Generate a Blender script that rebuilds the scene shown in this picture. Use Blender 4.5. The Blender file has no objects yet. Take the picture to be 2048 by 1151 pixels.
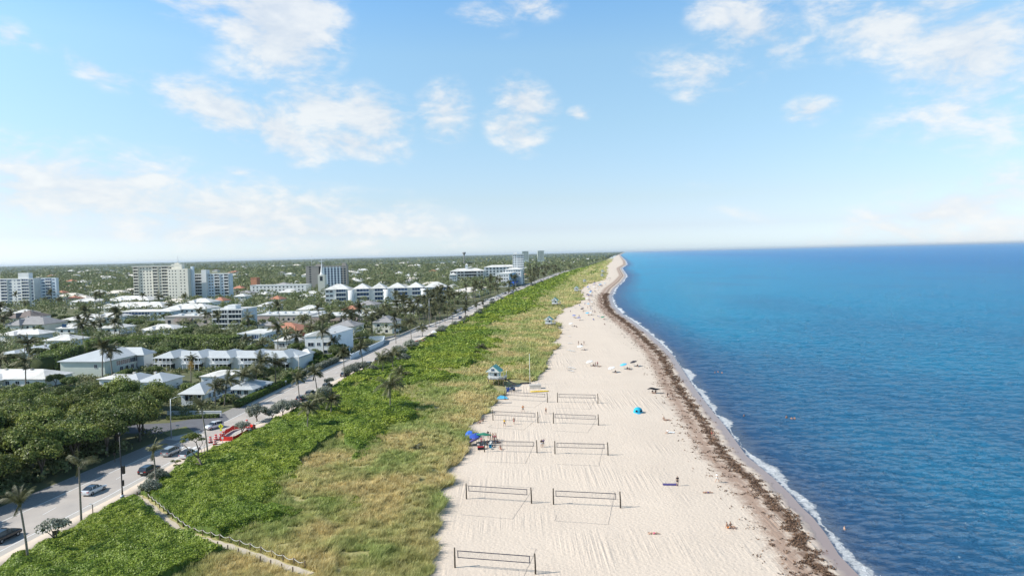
import bpy, bmesh, math, random
import numpy as np
from mathutils import Vector, Matrix
random.seed(7); RNG = np.random.default_rng(11)
SC = bpy.context.scene; COL = SC.collection
EXPO = 0.55; SUNE = 4.0; SKYS = 0.10
SKYR = [(1.2,1.46,1.98,1),(.97,1.06,1.40,1),(1.02,1.055,1.17,1),(1.12,1.26,1.24,1),(1.20,1.44,1.40,1),(1.0,1.42,1.55,1),(.55,.75,.8,1)]; SKYP = [.05,.11,.26,.4,.5]
CLD0 = (5.2,5.5,5.9,1); CLD1 = (6.6,6.6,6.5,1)
SAND0 = (.60,.50,.405); SAND1 = (.70,.595,.49)
SEA0 = (.040,.135,.30); SEA1 = (.012,.31,.55); SEA2 = (.010,.19,.47)
SEASPEC = 1.2; SEAMAX = .38; SEAROUGH = .05; SEABUMP = 1.9
HAZE = 0.000024
# ------------------------------------------------------------------ camera
F = 1365.0; H = 42.0; ROLL = math.atan(0.0232)
PITCH = math.atan((575.5 - (502.3 - 0.0232*(1024-1250)))*math.cos(ROLL)/F)
cp, sp, cr, sr = math.cos(PITCH), math.sin(PITCH), math.cos(ROLL), math.sin(ROLL)
cam = bpy.data.cameras.new('camera'); cam_o = bpy.data.objects.new('camera', cam); COL.objects.link(cam_o)
cam.sensor_width = 36.0; cam.lens = 36.0*F/2048; cam.clip_start = 1.0; cam.clip_end = 120000
_r0 = Vector((1, 0, 0)); _f = Vector((0, cp, -sp)); _u0 = Vector((0, sp, cp))
_r = cr*_r0 - sr*_u0; _u = sr*_r0 + cr*_u0
cam_o.matrix_world = Matrix(((_r.x, _u.x, -_f.x, 0), (_r.y, _u.y, -_f.y, 0), (_r.z, _u.z, -_f.z, H), (0, 0, 0, 1)))
SC.camera = cam_o
SC.render.resolution_x = 1024; SC.render.resolution_y = 575
def ray(px, py):                                    # photo pixel -> world ray
    dx = px-1024; dy = py-575.5
    x = dx*cr-dy*sr; y = dx*sr+dy*cr
    return x, F*cp-y*sp, -(y*cp+F*sp)
def G(px, py, z=0.0):                               # where that ray meets height z
    x, y, dz = ray(px, py); t = (H-z)/(-dz)
    return (x*t, y*t)
def ZY(px, py, Y):                                  # X and height where it reaches distance Y
    x, y, dz = ray(px, py); t = Y/y
    return x*t, H+dz*t
# ------------------------------------------------------------------ world, sun, exposure
SUN_EL = math.radians(40); SUN_AZ = math.radians(-98)         # measured from +Y towards +X: the sun stands to the left
world = bpy.data.worlds.new('World'); SC.world = world; world.use_nodes = True
SC.view_settings.view_transform = 'Standard'; SC.view_settings.look = 'None'
SC.view_settings.exposure = EXPO; SC.view_settings.gamma = 1.0
SC.cycles.max_bounces = 5; SC.cycles.diffuse_bounces = 3; SC.cycles.glossy_bounces = 2
SC.cycles.transparent_max_bounces = 6; SC.cycles.transmission_bounces = 2; SC.cycles.volume_bounces = 0
SC.cycles.caustics_reflective = False; SC.cycles.caustics_refractive = False
SC.cycles.sample_clamp_indirect = 4.0
def world_setup():
    nt = world.node_tree; N = nt.nodes; L = nt.links; N.clear()
    def nd(t, **k):
        n = N.new(t)
        for a, v in k.items(): setattr(n, a, v)
        return n
    def put(sock, v):
        if hasattr(v, 'is_output'): L.new(v, sock)
        else: sock.default_value = v
    def M(op, a, b=0.0, c=0.0, clamp=False):
        n = nd('ShaderNodeMath', operation=op); n.use_clamp = clamp
        put(n.inputs[0], a); put(n.inputs[1], b); put(n.inputs[2], c)
        return n.outputs[0]
    def MIX(f, a, b, mode='MIX'):
        n = nd('ShaderNodeMix', data_type='RGBA', blend_type=mode)
        put(n.inputs[0], f); put(n.inputs[6], a); put(n.inputs[7], b)
        return n.outputs[2]
    sky = nd('ShaderNodeTexSky', sky_type='NISHITA', sun_disc=False)
    sky.sun_elevation = SUN_EL; sky.sun_rotation = SUN_AZ; sky.altitude = 40; sky.air_density = 1.0; sky.dust_density = 0.6; sky.ozone_density = 2.0
    tc = nd('ShaderNodeTexCoord'); se = nd('ShaderNodeSeparateXYZ'); L.new(tc.outputs['Generated'], se.inputs[0])
    az = M('MULTIPLY', M('ARCTAN2', se.outputs[0], se.outputs[1]), 57.2958)
    el = M('MULTIPLY', M('ARCSINE', se.outputs[2]), 57.2958)
    hs = nd('ShaderNodeHueSaturation'); hs.inputs['Saturation'].default_value = 0.92; hs.inputs['Value'].default_value = 1.0
    L.new(sky.outputs[0], hs.inputs['Color'])
    # clear maritime air: pale low down, deeper overhead and dimmed there to limit ambient fill
    rmp = nd('ShaderNodeValToRGB'); e = rmp.color_ramp.elements
    e[0].position = 0.0; e[0].color = SKYR[0]; e[1].position = 1.0; e[1].color = SKYR[-1]
    for i, c in enumerate(SKYR[1:-1]):
        k = rmp.color_ramp.elements.new(SKYP[i]); k.color = c
    put(rmp.inputs[0], M('DIVIDE', el, 40.0, clamp=True))
    base = MIX(1.0, hs.outputs[0], rmp.outputs[0], 'MULTIPLY')
    comb = nd('ShaderNodeCombineXYZ'); put(comb.inputs[0], az); put(comb.inputs[1], el)
    mp0 = nd('ShaderNodeMapping'); mp0.inputs['Scale'].default_value = (0.20, 0.42, 1); mp0.inputs['Rotation'].default_value = (0, 0, 0.35)
    L.new(comb.outputs[0], mp0.inputs[0])
    n1 = nd('ShaderNodeTexNoise'); n1.inputs['Scale'].default_value = 1.0; n1.inputs['Detail'].default_value = 9; n1.inputs['Roughness'].default_value = 0.58
    n1.inputs['Distortion'].default_value = 0.5
    L.new(mp0.outputs[0], n1.inputs['Vector'])
    n2 = nd('ShaderNodeTexNoise'); n2.inputs['Scale'].default_value = 3.6; n2.inputs['Detail'].default_value = 6; n2.inputs['Roughness'].default_value = 0.6
    L.new(mp0.outputs[0], n2.inputs['Vector'])
    fb = M('ADD', M('MULTIPLY', M('SUBTRACT', n1.outputs[0], 0.5), 3.6), M('MULTIPLY', M('SUBTRACT', n2.outputs[0], 0.5), 1.5))
    def azel(px, py):
        x, y, z = ray(px, py)
        return math.degrees(math.atan2(x, y)), math.degrees(math.atan2(z, math.hypot(x, y)))
    # cloud banks: photo px, py, half-width, half-height (px), tilt, strength
    C = [(560,40,115,90,-25,1.6),(420,10,160,45,-15,.75),(640,120,30,50,-50,.6),
         (440,218,110,40,-20,1.25),(560,262,95,38,-35,1.2),(640,215,90,48,-12,1.0),(740,235,80,50,-18,1.3),(700,285,120,32,-10,1.1),(800,290,40,30,-25,.5),
         (890,225,52,55,-10,.95),(1050,208,62,42,-30,1.15),(1030,262,60,36,-25,1.05),(1158,228,24,14,0,.8),(960,30,70,28,-20,.55),
         (1060,12,60,26,-10,.75),(1500,50,120,48,-28,1.05),(1780,60,190,60,-18,.8),(1930,100,130,85,-15,1.15),(1880,10,190,30,0,.7),
         (1400,145,110,38,-12,.75),(1380,188,36,20,-10,.55),(1620,222,48,24,0,.95),(1900,225,170,48,10,.6),(1980,250,110,60,10,.5),
         (190,140,60,26,-25,.75),(250,165,30,16,-20,.6),(370,185,90,24,-18,.65),(20,72,34,22,-20,.65),(75,92,30,14,-20,.45),(460,140,60,30,-15,.4),
         (60,320,130,30,-5,.6),(150,380,330,70,-6,1.1),(480,430,460,60,-6,.95),(480,345,50,12,-10,.5),(1900,420,260,48,14,.95),(1990,460,150,32,10,.8),(1450,365,80,10,0,.35),(1480,425,90,14,-15,.35)]
    acc = 0.0
    for (px, py, w, h, t, s) in C:
        a, e_ = azel(px, py); k = 57.3/F*math.cos(math.radians(a))
        mp = nd('ShaderNodeMapping', vector_type='TEXTURE')
        mp.inputs['Location'].default_value = (a, e_, 0); mp.inputs['Rotation'].default_value = (0, 0, math.radians(t+1.3))
        mp.inputs['Scale'].default_value = (w*k*1.45, h*57.3/F*1.55, 1)
        L.new(comb.outputs[0], mp.inputs[0])
        ln = nd('ShaderNodeVectorMath', operation='LENGTH'); L.new(mp.outputs[0], ln.inputs[0])
        v = M('MULTIPLY', M('SUBTRACT', 1.0, ln.outputs['Value'], clamp=True), s*1.5)
        acc = v if isinstance(acc, float) else M('MAXIMUM', acc, v)
    dens = M('ADD', acc, M('MULTIPLY', fb, M('MINIMUM', M('ADD', M('MULTIPLY', acc, 1.5), 0.10), 1.0)))
    mr = nd('ShaderNodeMapRange', interpolation_type='SMOOTHSTEP')
    put(mr.inputs[0], dens); mr.inputs[1].default_value = 0.10; mr.inputs[2].default_value = 1.5; mr.inputs[3].default_value = 0; mr.inputs[4].default_value = 0.80
    # thin veil over the lower sky
    alpha = mr.outputs[0]
    shade = MIX(M('MULTIPLY', M('ADD', fb, 0.5, clamp=True), 1.0), CLD0, CLD1)
    out = MIX(alpha, base, shade)
    bg = nd('ShaderNodeBackground'); bg.inputs[1].default_value = SKYS; L.new(out, bg.inputs[0])
    wo = nd('ShaderNodeOutputWorld'); L.new(bg.outputs[0], wo.inputs[0])
    world.cycles.sampling_method = 'MANUAL'; world.cycles.sample_map_resolution = 512
world_setup()
sun = bpy.data.lights.new('sun', 'SUN'); sun.energy = SUNE; sun.angle = math.radians(0.5); sun.color = (1.0, 0.95, 0.87)
sun_o = bpy.data.objects.new('sun', sun); COL.objects.link(sun_o)
_sd = Vector((math.sin(SUN_AZ)*math.cos(SUN_EL), math.cos(SUN_AZ)*math.cos(SUN_EL), math.sin(SUN_EL)))
sun_o.rotation_euler = _sd.to_track_quat('Z', 'Y').to_euler(); sun_o.location = (-50, 0, 200)
# ------------------------------------------------------------------ materials
def nmat(name):
    m = bpy.data.materials.new(name); m.use_nodes = True
    nt = m.node_tree; N = nt.nodes; b = N['Principled BSDF']
    return m, nt, N, nt.links, b
def mat(name, c, rough=0.7, c2=None, scale=1.0, bump=0.0, bscale=None, metal=0.0, spec=0.4, stretch=None, detail=4):
    m, nt, N, L, b = nmat(name)
    b.inputs['Roughness'].default_value = rough; b.inputs['Metallic'].default_value = metal
    b.inputs['Specular IOR Level'].default_value = spec
    if c2 is None: c2 = tuple(x*0.82 for x in c)
    tc = N.new('ShaderNodeTexCoord'); mp = N.new('ShaderNodeMapping'); L.new(tc.outputs['Object'], mp.inputs[0])
    if stretch: mp.inputs['Scale'].default_value = stretch
    n = N.new('ShaderNodeTexNoise'); n.inputs['Scale'].default_value = scale; n.inputs['Detail'].default_value = detail
    L.new(mp.outputs[0], n.inputs['Vector'])
    r = N.new('ShaderNodeValToRGB'); r.color_ramp.elements[0].position = .3; r.color_ramp.elements[1].position = .7
    r.color_ramp.elements[0].color = (*c2, 1); r.color_ramp.elements[1].color = (*c, 1)
    L.new(n.outputs[0], r.inputs[0]); L.new(r.outputs[0], b.inputs['Base Color'])
    if bump:
        n2 = N.new('ShaderNodeTexNoise'); n2.inputs['Scale'].default_value = bscale or scale*4; n2.inputs['Detail'].default_value = 3
        L.new(mp.outputs[0], n2.inputs['Vector'])
        bp = N.new('ShaderNodeBump'); bp.inputs['Strength'].default_value = bump; bp.inputs['Distance'].default_value = 0.1
        L.new(n2.outputs[0], bp.inputs['Height']); L.new(bp.outputs[0], b.inputs['Normal'])
    return m
def seam_mat(name, c, freq=2.2, axis='X'):               # standing seam metal or ribs
    m, nt, N, L, b = nmat(name)
    b.inputs['Roughness'].default_value = 0.45; b.inputs['Base Color'].default_value = (*c, 1)
    tc = N.new('ShaderNodeTexCoord'); w = N.new('ShaderNodeTexWave'); w.bands_direction = axis; w.inputs['Scale'].default_value = freq*0.314
    L.new(tc.outputs['Object'], w.inputs[0])
    r = N.new('ShaderNodeValToRGB'); r.color_ramp.elements[0].position = .86; r.color_ramp.elements[1].position = 1.0
    r.color_ramp.elements[0].color = (*c, 1); r.color_ramp.elements[1].color = (*[x*.62 for x in c], 1)
    L.new(w.outputs[0], r.inputs[0])
    n = N.new('ShaderNodeTexNoise'); n.inputs['Scale'].default_value = .25; L.new(tc.outputs['Object'], n.inputs[0])
    mx = N.new('ShaderNodeMix'); mx.data_type = 'RGBA'; mx.blend_type = 'MULTIPLY'; mx.inputs[0].default_value = .25
    L.new(r.outputs[0], mx.inputs[6]); L.new(n.outputs[0], mx.inputs[7]); L.new(mx.outputs[2], b.inputs['Base Color'])
    bp = N.new('ShaderNodeBump'); bp.inputs['Strength'].default_value = .6; bp.inputs['Distance'].default_value = .05
    L.new(w.outputs[0], bp.inputs['Height']); L.new(bp.outputs[0], b.inputs['Normal'])
    return m
def leaf_mat(name, dark, light, trans=0.3, patch=None, pscale=0.08, rough=0.5, objvar=0.35, pz=(0.42, 0.58), spec=.3):
    m, nt, N, L, b = nmat(name)
    at = N.new('ShaderNodeAttribute'); at.attribute_name = 'v'
    r = N.new('ShaderNodeValToRGB'); r.color_ramp.elements[0].color = (*dark, 1); r.color_ramp.elements[1].color = (*light, 1)
    L.new(at.outputs['Fac'], r.inputs[0]); col = r.outputs[0]
    if patch:
        ge = N.new('ShaderNodeNewGeometry'); n = N.new('ShaderNodeTexNoise'); n.inputs['Scale'].default_value = pscale; n.inputs['Detail'].default_value = 5
        mp = N.new('ShaderNodeMapping'); mp.inputs['Scale'].default_value = (1, 1, 0.2)
        L.new(ge.outputs['Position'], mp.inputs[0]); L.new(mp.outputs[0], n.inputs['Vector'])
        mr = N.new('ShaderNodeMapRange'); mr.inputs[1].default_value = pz[0]; mr.inputs[2].default_value = pz[1]; L.new(n.outputs[0], mr.inputs[0])
        r2 = N.new('ShaderNodeValToRGB'); r2.color_ramp.elements[0].color = (*patch[0], 1); r2.color_ramp.elements[1].color = (*patch[1], 1)
        L.new(at.outputs['Fac'], r2.inputs[0])
        mx = N.new('ShaderNodeMix'); mx.data_type = 'RGBA'; L.new(mr.outputs[0], mx.inputs[0]); L.new(col, mx.inputs[6]); L.new(r2.outputs[0], mx.inputs[7]); col = mx.outputs[2]
    oi = N.new('ShaderNodeObjectInfo'); mr2 = N.new('ShaderNodeMapRange'); mr2.inputs[3].default_value = 1-objvar; mr2.inputs[4].default_value = 1+objvar
    L.new(oi.outputs['Random'], mr2.inputs[0])
    hs = N.new('ShaderNodeHueSaturation'); L.new(col, hs.inputs['Color']); L.new(mr2.outputs[0], hs.inputs['Value'])
    L.new(hs.outputs[0], b.inputs['Base Color']); b.inputs['Roughness'].default_value = rough; b.inputs['Specular IOR Level'].default_value = spec
    tr = N.new('ShaderNodeBsdfTranslucent'); L.new(hs.outputs[0], tr.inputs[0])
    ms = N.new('ShaderNodeMixShader'); ms.inputs[0].default_value = trans
    L.new(b.outputs[0], ms.inputs[1]); L.new(tr.outputs[0], ms.inputs[2])
    L.new(ms.outputs[0], N['Material Output'].inputs[0])
    return m
M_ = {}
M_['white'] = mat('white_stucco', (.80,.80,.78), .8, (.72,.73,.73), .25)
M_['whiteblue'] = mat('cool_white_and_shade_stucco', (.70,.76,.82), .8, (.62,.70,.77), .25)  # own cool white on some walls, painted-in shade on east flanks
M_['cream'] = mat('cream_stucco', (.80,.76,.66), .8, (.72,.68,.58), .2)
M_['taupe'] = mat('taupe_stucco', (.52,.47,.43), .85, (.44,.40,.37), .3)
M_['tan'] = mat('tan_concrete', (.44,.39,.35), .85, (.38,.34,.30), .3)
M_['palegreen'] = mat('pale_green_stucco', (.62,.66,.60), .85, (.55,.60,.54), .3)
M_['bluewall'] = mat('light_blue_stucco', (.38,.60,.78), .8, (.32,.54,.74), .3)
M_['deepblue'] = mat('deep_blue_paint', (.03,.13,.55), .6, (.02,.10,.45), .5)
M_['teal'] = mat('teal_paint', (.16,.44,.40), .6, (.12,.38,.35), 1.5)
M_['terracotta'] = mat('terracotta_stucco', (.55,.26,.15), .85, (.46,.20,.12), .4)
M_['roofwhite'] = mat('white_tile_roof', (.80,.79,.76), .8, (.50,.49,.46), .22, bump=.8, bscale=5, detail=10)
M_['roofflat'] = mat('pale_membrane_roof', (.74,.73,.70), .9, (.52,.51,.49), .12, detail=8)
M_['roofbeige'] = mat('beige_gravel_roof', (.72,.66,.58), .95, (.64,.58,.50), .1, detail=8)
M_['roofgrey'] = mat('grey_shingle_roof', (.34,.33,.33), .9, (.26,.25,.25), .6, bump=.3)
M_['roofbrown'] = mat('brown_shingle_roof', (.23,.19,.17), .9, (.17,.14,.13), .6, bump=.3)
M_['redtile'] = mat('red_clay_tile', (.52,.24,.15), .8, (.40,.17,.11), .9, bump=.6, bscale=3)
M_['seam'] = seam_mat('white_standing_seam_metal', (.60,.63,.64), 2.0, 'X')
M_['seamy'] = seam_mat('white_standing_seam_metal_side', (.62,.65,.66), 2.0, 'Y')
M_['ribwhite'] = seam_mat('white_ribbed_roof', (.82,.80,.76), .28, 'Y')
M_['glass'] = mat('dark_window_glass', (.035,.05,.07), .12, (.02,.03,.045), .3, spec=.6)
M_['bglass'] = mat('blue_window_glass', (.05,.11,.22), .12, (.03,.07,.15), .3, spec=.6)
M_['shadegl'] = mat('balcony_recess', (.07,.08,.10), .4, (.04,.05,.07), .5)
M_['rail'] = mat('white_railing', (.78,.79,.80), .5, (.70,.71,.73), 1)
M_['metal'] = mat('galvanised_metal', (.50,.53,.55), .4, (.42,.45,.48), 1.5, metal=.5)
M_['black'] = mat('black_paint', (.018,.018,.02), .4, (.012,.012,.014), 2)
M_['dark'] = mat('charcoal_fabric', (.03,.03,.04), .8, (.02,.02,.03), 3)
M_['wood'] = mat('weathered_timber', (.20,.15,.10), .85, (.11,.08,.06), 3, stretch=(1,1,.2), bump=.3)
M_['bark'] = mat('grey_brown_bark', (.20,.17,.14), .9, (.11,.09,.075), 3, stretch=(1,1,.4), bump=.5)
M_['palmbark'] = mat('grey_palm_trunk', (.30,.26,.22), .9, (.17,.145,.12), 5, stretch=(.3,.3,1.6), bump=.4)
M_['concrete'] = mat('pale_concrete', (.58,.54,.49), .9, (.50,.47,.43), .5, bump=.1, detail=8)
M_['asphalt'] = mat('sun_bleached_asphalt', (.50,.45,.40), .9, (.40,.365,.335), .22, bump=.25, bscale=12, detail=12)
M_['asphalt2'] = mat('dark_asphalt', (.15,.155,.17), .9, (.12,.12,.135), .4, bump=.2, bscale=12, detail=10)
M_['lane'] = mat('pale_bicycle_lane', (.50,.46,.41), .9, (.43,.40,.36), .4, detail=10)
M_['walk'] = mat('beige_pavement', (.56,.475,.39), .9, (.47,.40,.33), .5, bump=.1, detail=9)
M_['paint'] = mat('white_road_paint', (.78,.78,.76), .7, (.66,.66,.65), 2)
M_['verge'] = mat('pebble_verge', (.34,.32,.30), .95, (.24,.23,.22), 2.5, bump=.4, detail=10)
M_['lawn'] = mat('dry_lawn', (.24,.22,.09), .95, (.12,.15,.04), .5, bump=.3, detail=9)
M_['ground'] = mat('leaf_litter_soil', (.16,.16,.075), .95, (.07,.085,.035), .08, bump=.3, detail=12)
M_['dunesoil'] = mat('straw_covered_sand', (.50,.43,.22), .95, (.26,.25,.09), .25, bump=.5, detail=12)
M_['sandpath'] = mat('trail_sand', (.55,.48,.39), .95, (.46,.40,.32), .8, bump=.2, detail=9)
M_['red'] = mat('red_plastic', (.80,.045,.03), .5, (.66,.03,.02), 2)
M_['orange'] = mat('orange_plastic', (.85,.16,.03), .5, (.75,.12,.02), 2)
M_['yellow'] = mat('yellow_plastic', (.88,.62,.03), .45, (.80,.55,.02), 1)
M_['signyel'] = mat('fluorescent_yellow_sign', (.82,.85,.05), .5, (.75,.78,.04), 1)
M_['brownsign'] = mat('brown_sign', (.10,.075,.06), .7, (.07,.05,.04), 2)
M_['skin'] = mat('tanned_skin', (.42,.25,.17), .6, (.36,.20,.135), 4)
M_['skin2'] = mat('fair_skin', (.58,.38,.28), .6, (.50,.32,.23), 4)
M_['hair'] = mat('dark_hair', (.03,.02,.015), .7, (.02,.012,.01), 8)
M_['blond'] = mat('light_hair', (.30,.20,.09), .7, (.2,.13,.06), 8)
M_['net'] = mat('net_tape', (.035,.04,.07), .7, (.025,.03,.05), 3)
M_['pole'] = mat('dark_timber_pole', (.095,.075,.055), .8, (.05,.04,.03), 6)
M_['rope'] = mat('pale_rope', (.62,.60,.55), .8, (.5,.48,.44), 4)
M_['tyre'] = mat('tyre_rubber', (.02,.02,.022), .8, (.015,.015,.016), 4)
M_['rim'] = mat('wheel_rim', (.45,.46,.48), .35, (.35,.36,.38), 4, metal=.6)
M_['lampw'] = mat('headlamp_lens', (.75,.78,.8), .15, (.7,.72,.75), 2)
M_['lampr'] = mat('tail_lamp_red', (.45,.02,.02), .2, (.4,.015,.015), 2)
for k, c in dict(blue=(.02,.07,.38), cobalt=(.03,.14,.60), sky=(.10,.50,.80), green=(.03,.22,.13), whitef=(.82,.82,.80), tealf=(.02,.42,.62), pink=(.70,.14,.24), yel=(.80,.48,.02), org=(.85,.25,.03), redf=(.40,.03,.03), purple=(.08,.06,.20), grey=(.25,.26,.28), lime=(.35,.5,.05)).items():
    M_[k] = mat(k+'_fabric', c, .7, tuple(x*.85 for x in c), 2)
def paint(name, c, metal=.1):
    m = mat(name, c, .28, tuple(x*.95 for x in c), .8, metal=metal, spec=.5); m.node_tree.nodes['Principled BSDF'].inputs['Coat Weight'].default_value = .5; return m
M_['carwhite'] = paint('white_car_paint', (.78,.79,.80)); M_['carblack'] = paint('black_car_paint', (.015,.016,.02)); M_['carsilver'] = paint('silver_car_paint', (.42,.43,.44), .5)
M_['cargrey'] = paint('dark_grey_car_paint', (.07,.075,.085), .3); M_['carblue'] = paint('blue_car_paint', (.05,.10,.22), .2)
# foliage
M_['lf_ham'] = leaf_mat('sea_grape_canopy_leaf', (.03,.055,.012), (.24,.30,.075), .25, patch=((.06,.085,.015),(.36,.39,.09)), pscale=.11)
M_['lf_tree'] = leaf_mat('broadleaf_canopy', (.06,.09,.03), (.24,.29,.09), .3, objvar=.4)
M_['lf_far'] = leaf_mat('distant_canopy', (.085,.115,.05), (.25,.29,.12), .25, patch=((.10,.12,.055),(.34,.35,.16)), pscale=.02, objvar=0)
M_['lf_grape'] = leaf_mat('sea_grape_leaf', (.08,.15,.015), (.36,.48,.07), .3, patch=((.17,.24,.018),(.54,.58,.08)), pscale=.05, objvar=0, pz=(.40,.68), spec=.3, rough=.5)
M_['lf_grass'] = leaf_mat('dune_grass_blade', (.34,.28,.11), (.95,.80,.42), .35, patch=((.13,.18,.04),(.62,.66,.25)), pscale=.06, objvar=0, pz=(.42,.60))
M_['lf_silver'] = leaf_mat('silver_buttonwood_leaf', (.15,.16,.12), (.40,.42,.34), .2, objvar=.2)
M_['lf_palm'] = leaf_mat('palm_frond', (.045,.05,.022), (.20,.20,.095), .25, objvar=.25)
M_['lf_hedge'] = leaf_mat('hedge_leaf', (.06,.11,.015), (.20,.28,.04), .25, objvar=.1)
M_['lf_ficus'] = leaf_mat('ficus_leaf', (.06,.10,.02), (.26,.32,.075), .25, objvar=.1)
M_['lf_gold'] = leaf_mat('golden_palm_skirt', (.35,.22,.06), (.55,.38,.12), .3, objvar=.1)
M_['lf_pink'] = leaf_mat('bougainvillea_bloom', (.40,.06,.06), (.75,.20,.16), .3, objvar=.1)
M_['wrack'] = leaf_mat('dry_seaweed', (.07,.04,.025), (.26,.16,.10), .05, objvar=0)
M_['core'] = mat('inner_light_block', (.06,.08,.025), .95, (.035,.05,.015), 1.5)  # dark filling added inside crowns and hedges to block light
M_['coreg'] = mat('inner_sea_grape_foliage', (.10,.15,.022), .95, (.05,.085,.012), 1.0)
# ------------------------------------------------------------------ object helpers
def tag(o, label=None, cat=None, group=None, kind=None):
    if label and len(label.split()) > 16: label = ' '.join(label.split()[:16]); print('LONG', label)
    if label: o['label'] = label
    if cat: o['category'] = cat
    if group: o['group'] = group
    if kind: o['kind'] = kind
    return o
def empty(name, loc=(0, 0, 0), rz=0.0, label=None, cat=None, group=None):
    o = bpy.data.objects.new(name, None); COL.objects.link(o); o.empty_display_size = .3
    o.location = loc; o.rotation_euler = (0, 0, rz)
    return tag(o, label, cat, group)
def link(name, me, parent=None, loc=None, rz=None, mats=None):
    o = bpy.data.objects.new(name, me); COL.objects.link(o)
    if parent is not None: o.parent = parent
    if loc is not None: o.location = loc
    if rz is not None: o.rotation_euler = (0, 0, rz)
    if mats:
        for i, m in enumerate(mats):
            o.material_slots[i].link = 'OBJECT'; o.material_slots[i].material = m
    return o
def dup(root, loc, rz=None, label=None, group=None, scale=None):
    r = root.copy(); COL.objects.link(r); r.location = loc
    if rz is not None: r.rotation_euler = (0, 0, rz)
    if scale is not None: r.scale = (scale,)*3 if not hasattr(scale, '__len__') else scale
    if label: r['label'] = label
    if group: r['group'] = group
    for ch in KIDS.get(root.name) or root.children:
        c = ch.copy(); COL.objects.link(c); c.parent = r
        for g in ch.children:
            d = g.copy(); COL.objects.link(d); d.parent = c
    return r
KIDS = {}
class MB:                                            # mesh builder
    def __init__(s): s.v = []; s.f = []; s.m = []; s.sm = []
    def add(s, vs, fs, mi=0, smooth=False):
        b = len(s.v); s.v += [tuple(v) for v in vs]
        for f in fs: s.f.append([b+i for i in f]); s.m.append(mi); s.sm.append(smooth)
    def box(s, x0, x1, y0, y1, z0, z1, mi=0):
        s.add([(x0,y0,z0),(x1,y0,z0),(x1,y1,z0),(x0,y1,z0),(x0,y0,z1),(x1,y0,z1),(x1,y1,z1),(x0,y1,z1)],
              [(0,3,2,1),(4,5,6,7),(0,1,5,4),(1,2,6,5),(2,3,7,6),(3,0,4,7)], mi); return s
    def prism(s, pts, z0, z1, mi=0):                 # vertical prism over xy polygon
        n = len(pts); s.add([(x,y,z0) for x,y in pts]+[(x,y,z1) for x,y in pts],
            [tuple(range(n))[::-1], tuple(range(n,2*n))]+[(i,(i+1)%n,n+(i+1)%n,n+i) for i in range(n)], mi); return s
    def xprism(s, pts, x0, x1, mi=0):                # (y,z) outline extruded along x
        n = len(pts); s.add([(x0,y,z) for y,z in pts]+[(x1,y,z) for y,z in pts],
            [tuple(range(n)), tuple(range(n,2*n))[::-1]]+[(i,n+i,n+(i+1)%n,(i+1)%n) for i in range(n)], mi); return s
    def tube(s, pts, rs, n=6, mi=0, smooth=True, cap=True):
        pts = [Vector(p) for p in pts]; k = len(pts)
        if not hasattr(rs, '__len__'): rs = [rs]*k
        vs = []
        for i, p in enumerate(pts):
            d = (pts[min(i+1,k-1)]-pts[max(i-1,0)]).normalized()
            a = d.cross(Vector((0,0,1)) if abs(d.z) < .9 else Vector((1,0,0))).normalized(); b = d.cross(a)
            for j in range(n):
                t = 2*math.pi*j/n; vs.append(p+(a*math.cos(t)+b*math.sin(t))*rs[i])
        fs = [(i*n+j, i*n+(j+1)%n, (i+1)*n+(j+1)%n, (i+1)*n+j) for i in range(k-1) for j in range(n)]
        if cap: fs += [tuple(range(n))[::-1], tuple((k-1)*n+j for j in range(n))]
        s.add(vs, fs, mi, smooth); return s
    def lathe(s, prof, c=(0,0,0), n=12, mi=0, smooth=True):
        vs = [(c[0]+r*math.cos(2*math.pi*j/n), c[1]+r*math.sin(2*math.pi*j/n), c[2]+z) for r, z in prof for j in range(n)]
        k = len(prof)
        s.add(vs, [(i*n+j, i*n+(j+1)%n, (i+1)*n+(j+1)%n, (i+1)*n+j) for i in range(k-1) for j in range(n)], mi, smooth); return s
    def mesh(s, name, mats):
        me = bpy.data.meshes.new(name); me.from_pydata(s.v, [], s.f)
        for m in (mats if isinstance(mats, (list, tuple)) else [mats]): me.materials.append(m)
        me.polygons.foreach_set('material_index', s.m); me.polygons.foreach_set('use_smooth', s.sm); me.update(); return me
    def obj(s, name, mats, parent=None, loc=None, rz=None): return link(name, s.mesh(name, mats), parent, loc, rz)
def np_mesh(name, V, Fq, mats, smooth=False, v=None, uv=None, mi=None):
    """V (n,3); Fq (m,k) faces of equal size"""
    me = bpy.data.meshes.new(name); n = len(V); m, k = Fq.shape
    me.vertices.add(n); me.vertices.foreach_set('co', np.ascontiguousarray(V, dtype=np.float32).ravel())
    me.loops.add(m*k); me.loops.foreach_set('vertex_index', np.ascontiguousarray(Fq, dtype=np.int32).ravel())
    me.polygons.add(m); me.polygons.foreach_set('loop_start', np.arange(0, m*k, k, dtype=np.int32))
    for mm in (mats if isinstance(mats, (list, tuple)) else [mats]): me.materials.append(mm)
    if smooth: me.polygons.foreach_set('use_smooth', np.ones(m, dtype=bool))
    if mi is not None: me.polygons.foreach_set('material_index', mi.astype(np.int32))
    me.update(calc_edges=True)
    if v is not None:
        a = me.attributes.new('v', 'FLOAT', 'FACE'); a.data.foreach_set('value', v.astype(np.float32))
    if uv is not None:                               # per-vertex uv
        a = me.uv_layers.new(name='UVMap'); a.data.foreach_set('uv', np.ascontiguousarray(uv[Fq.ravel()], dtype=np.float32).ravel())
    return me
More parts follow.
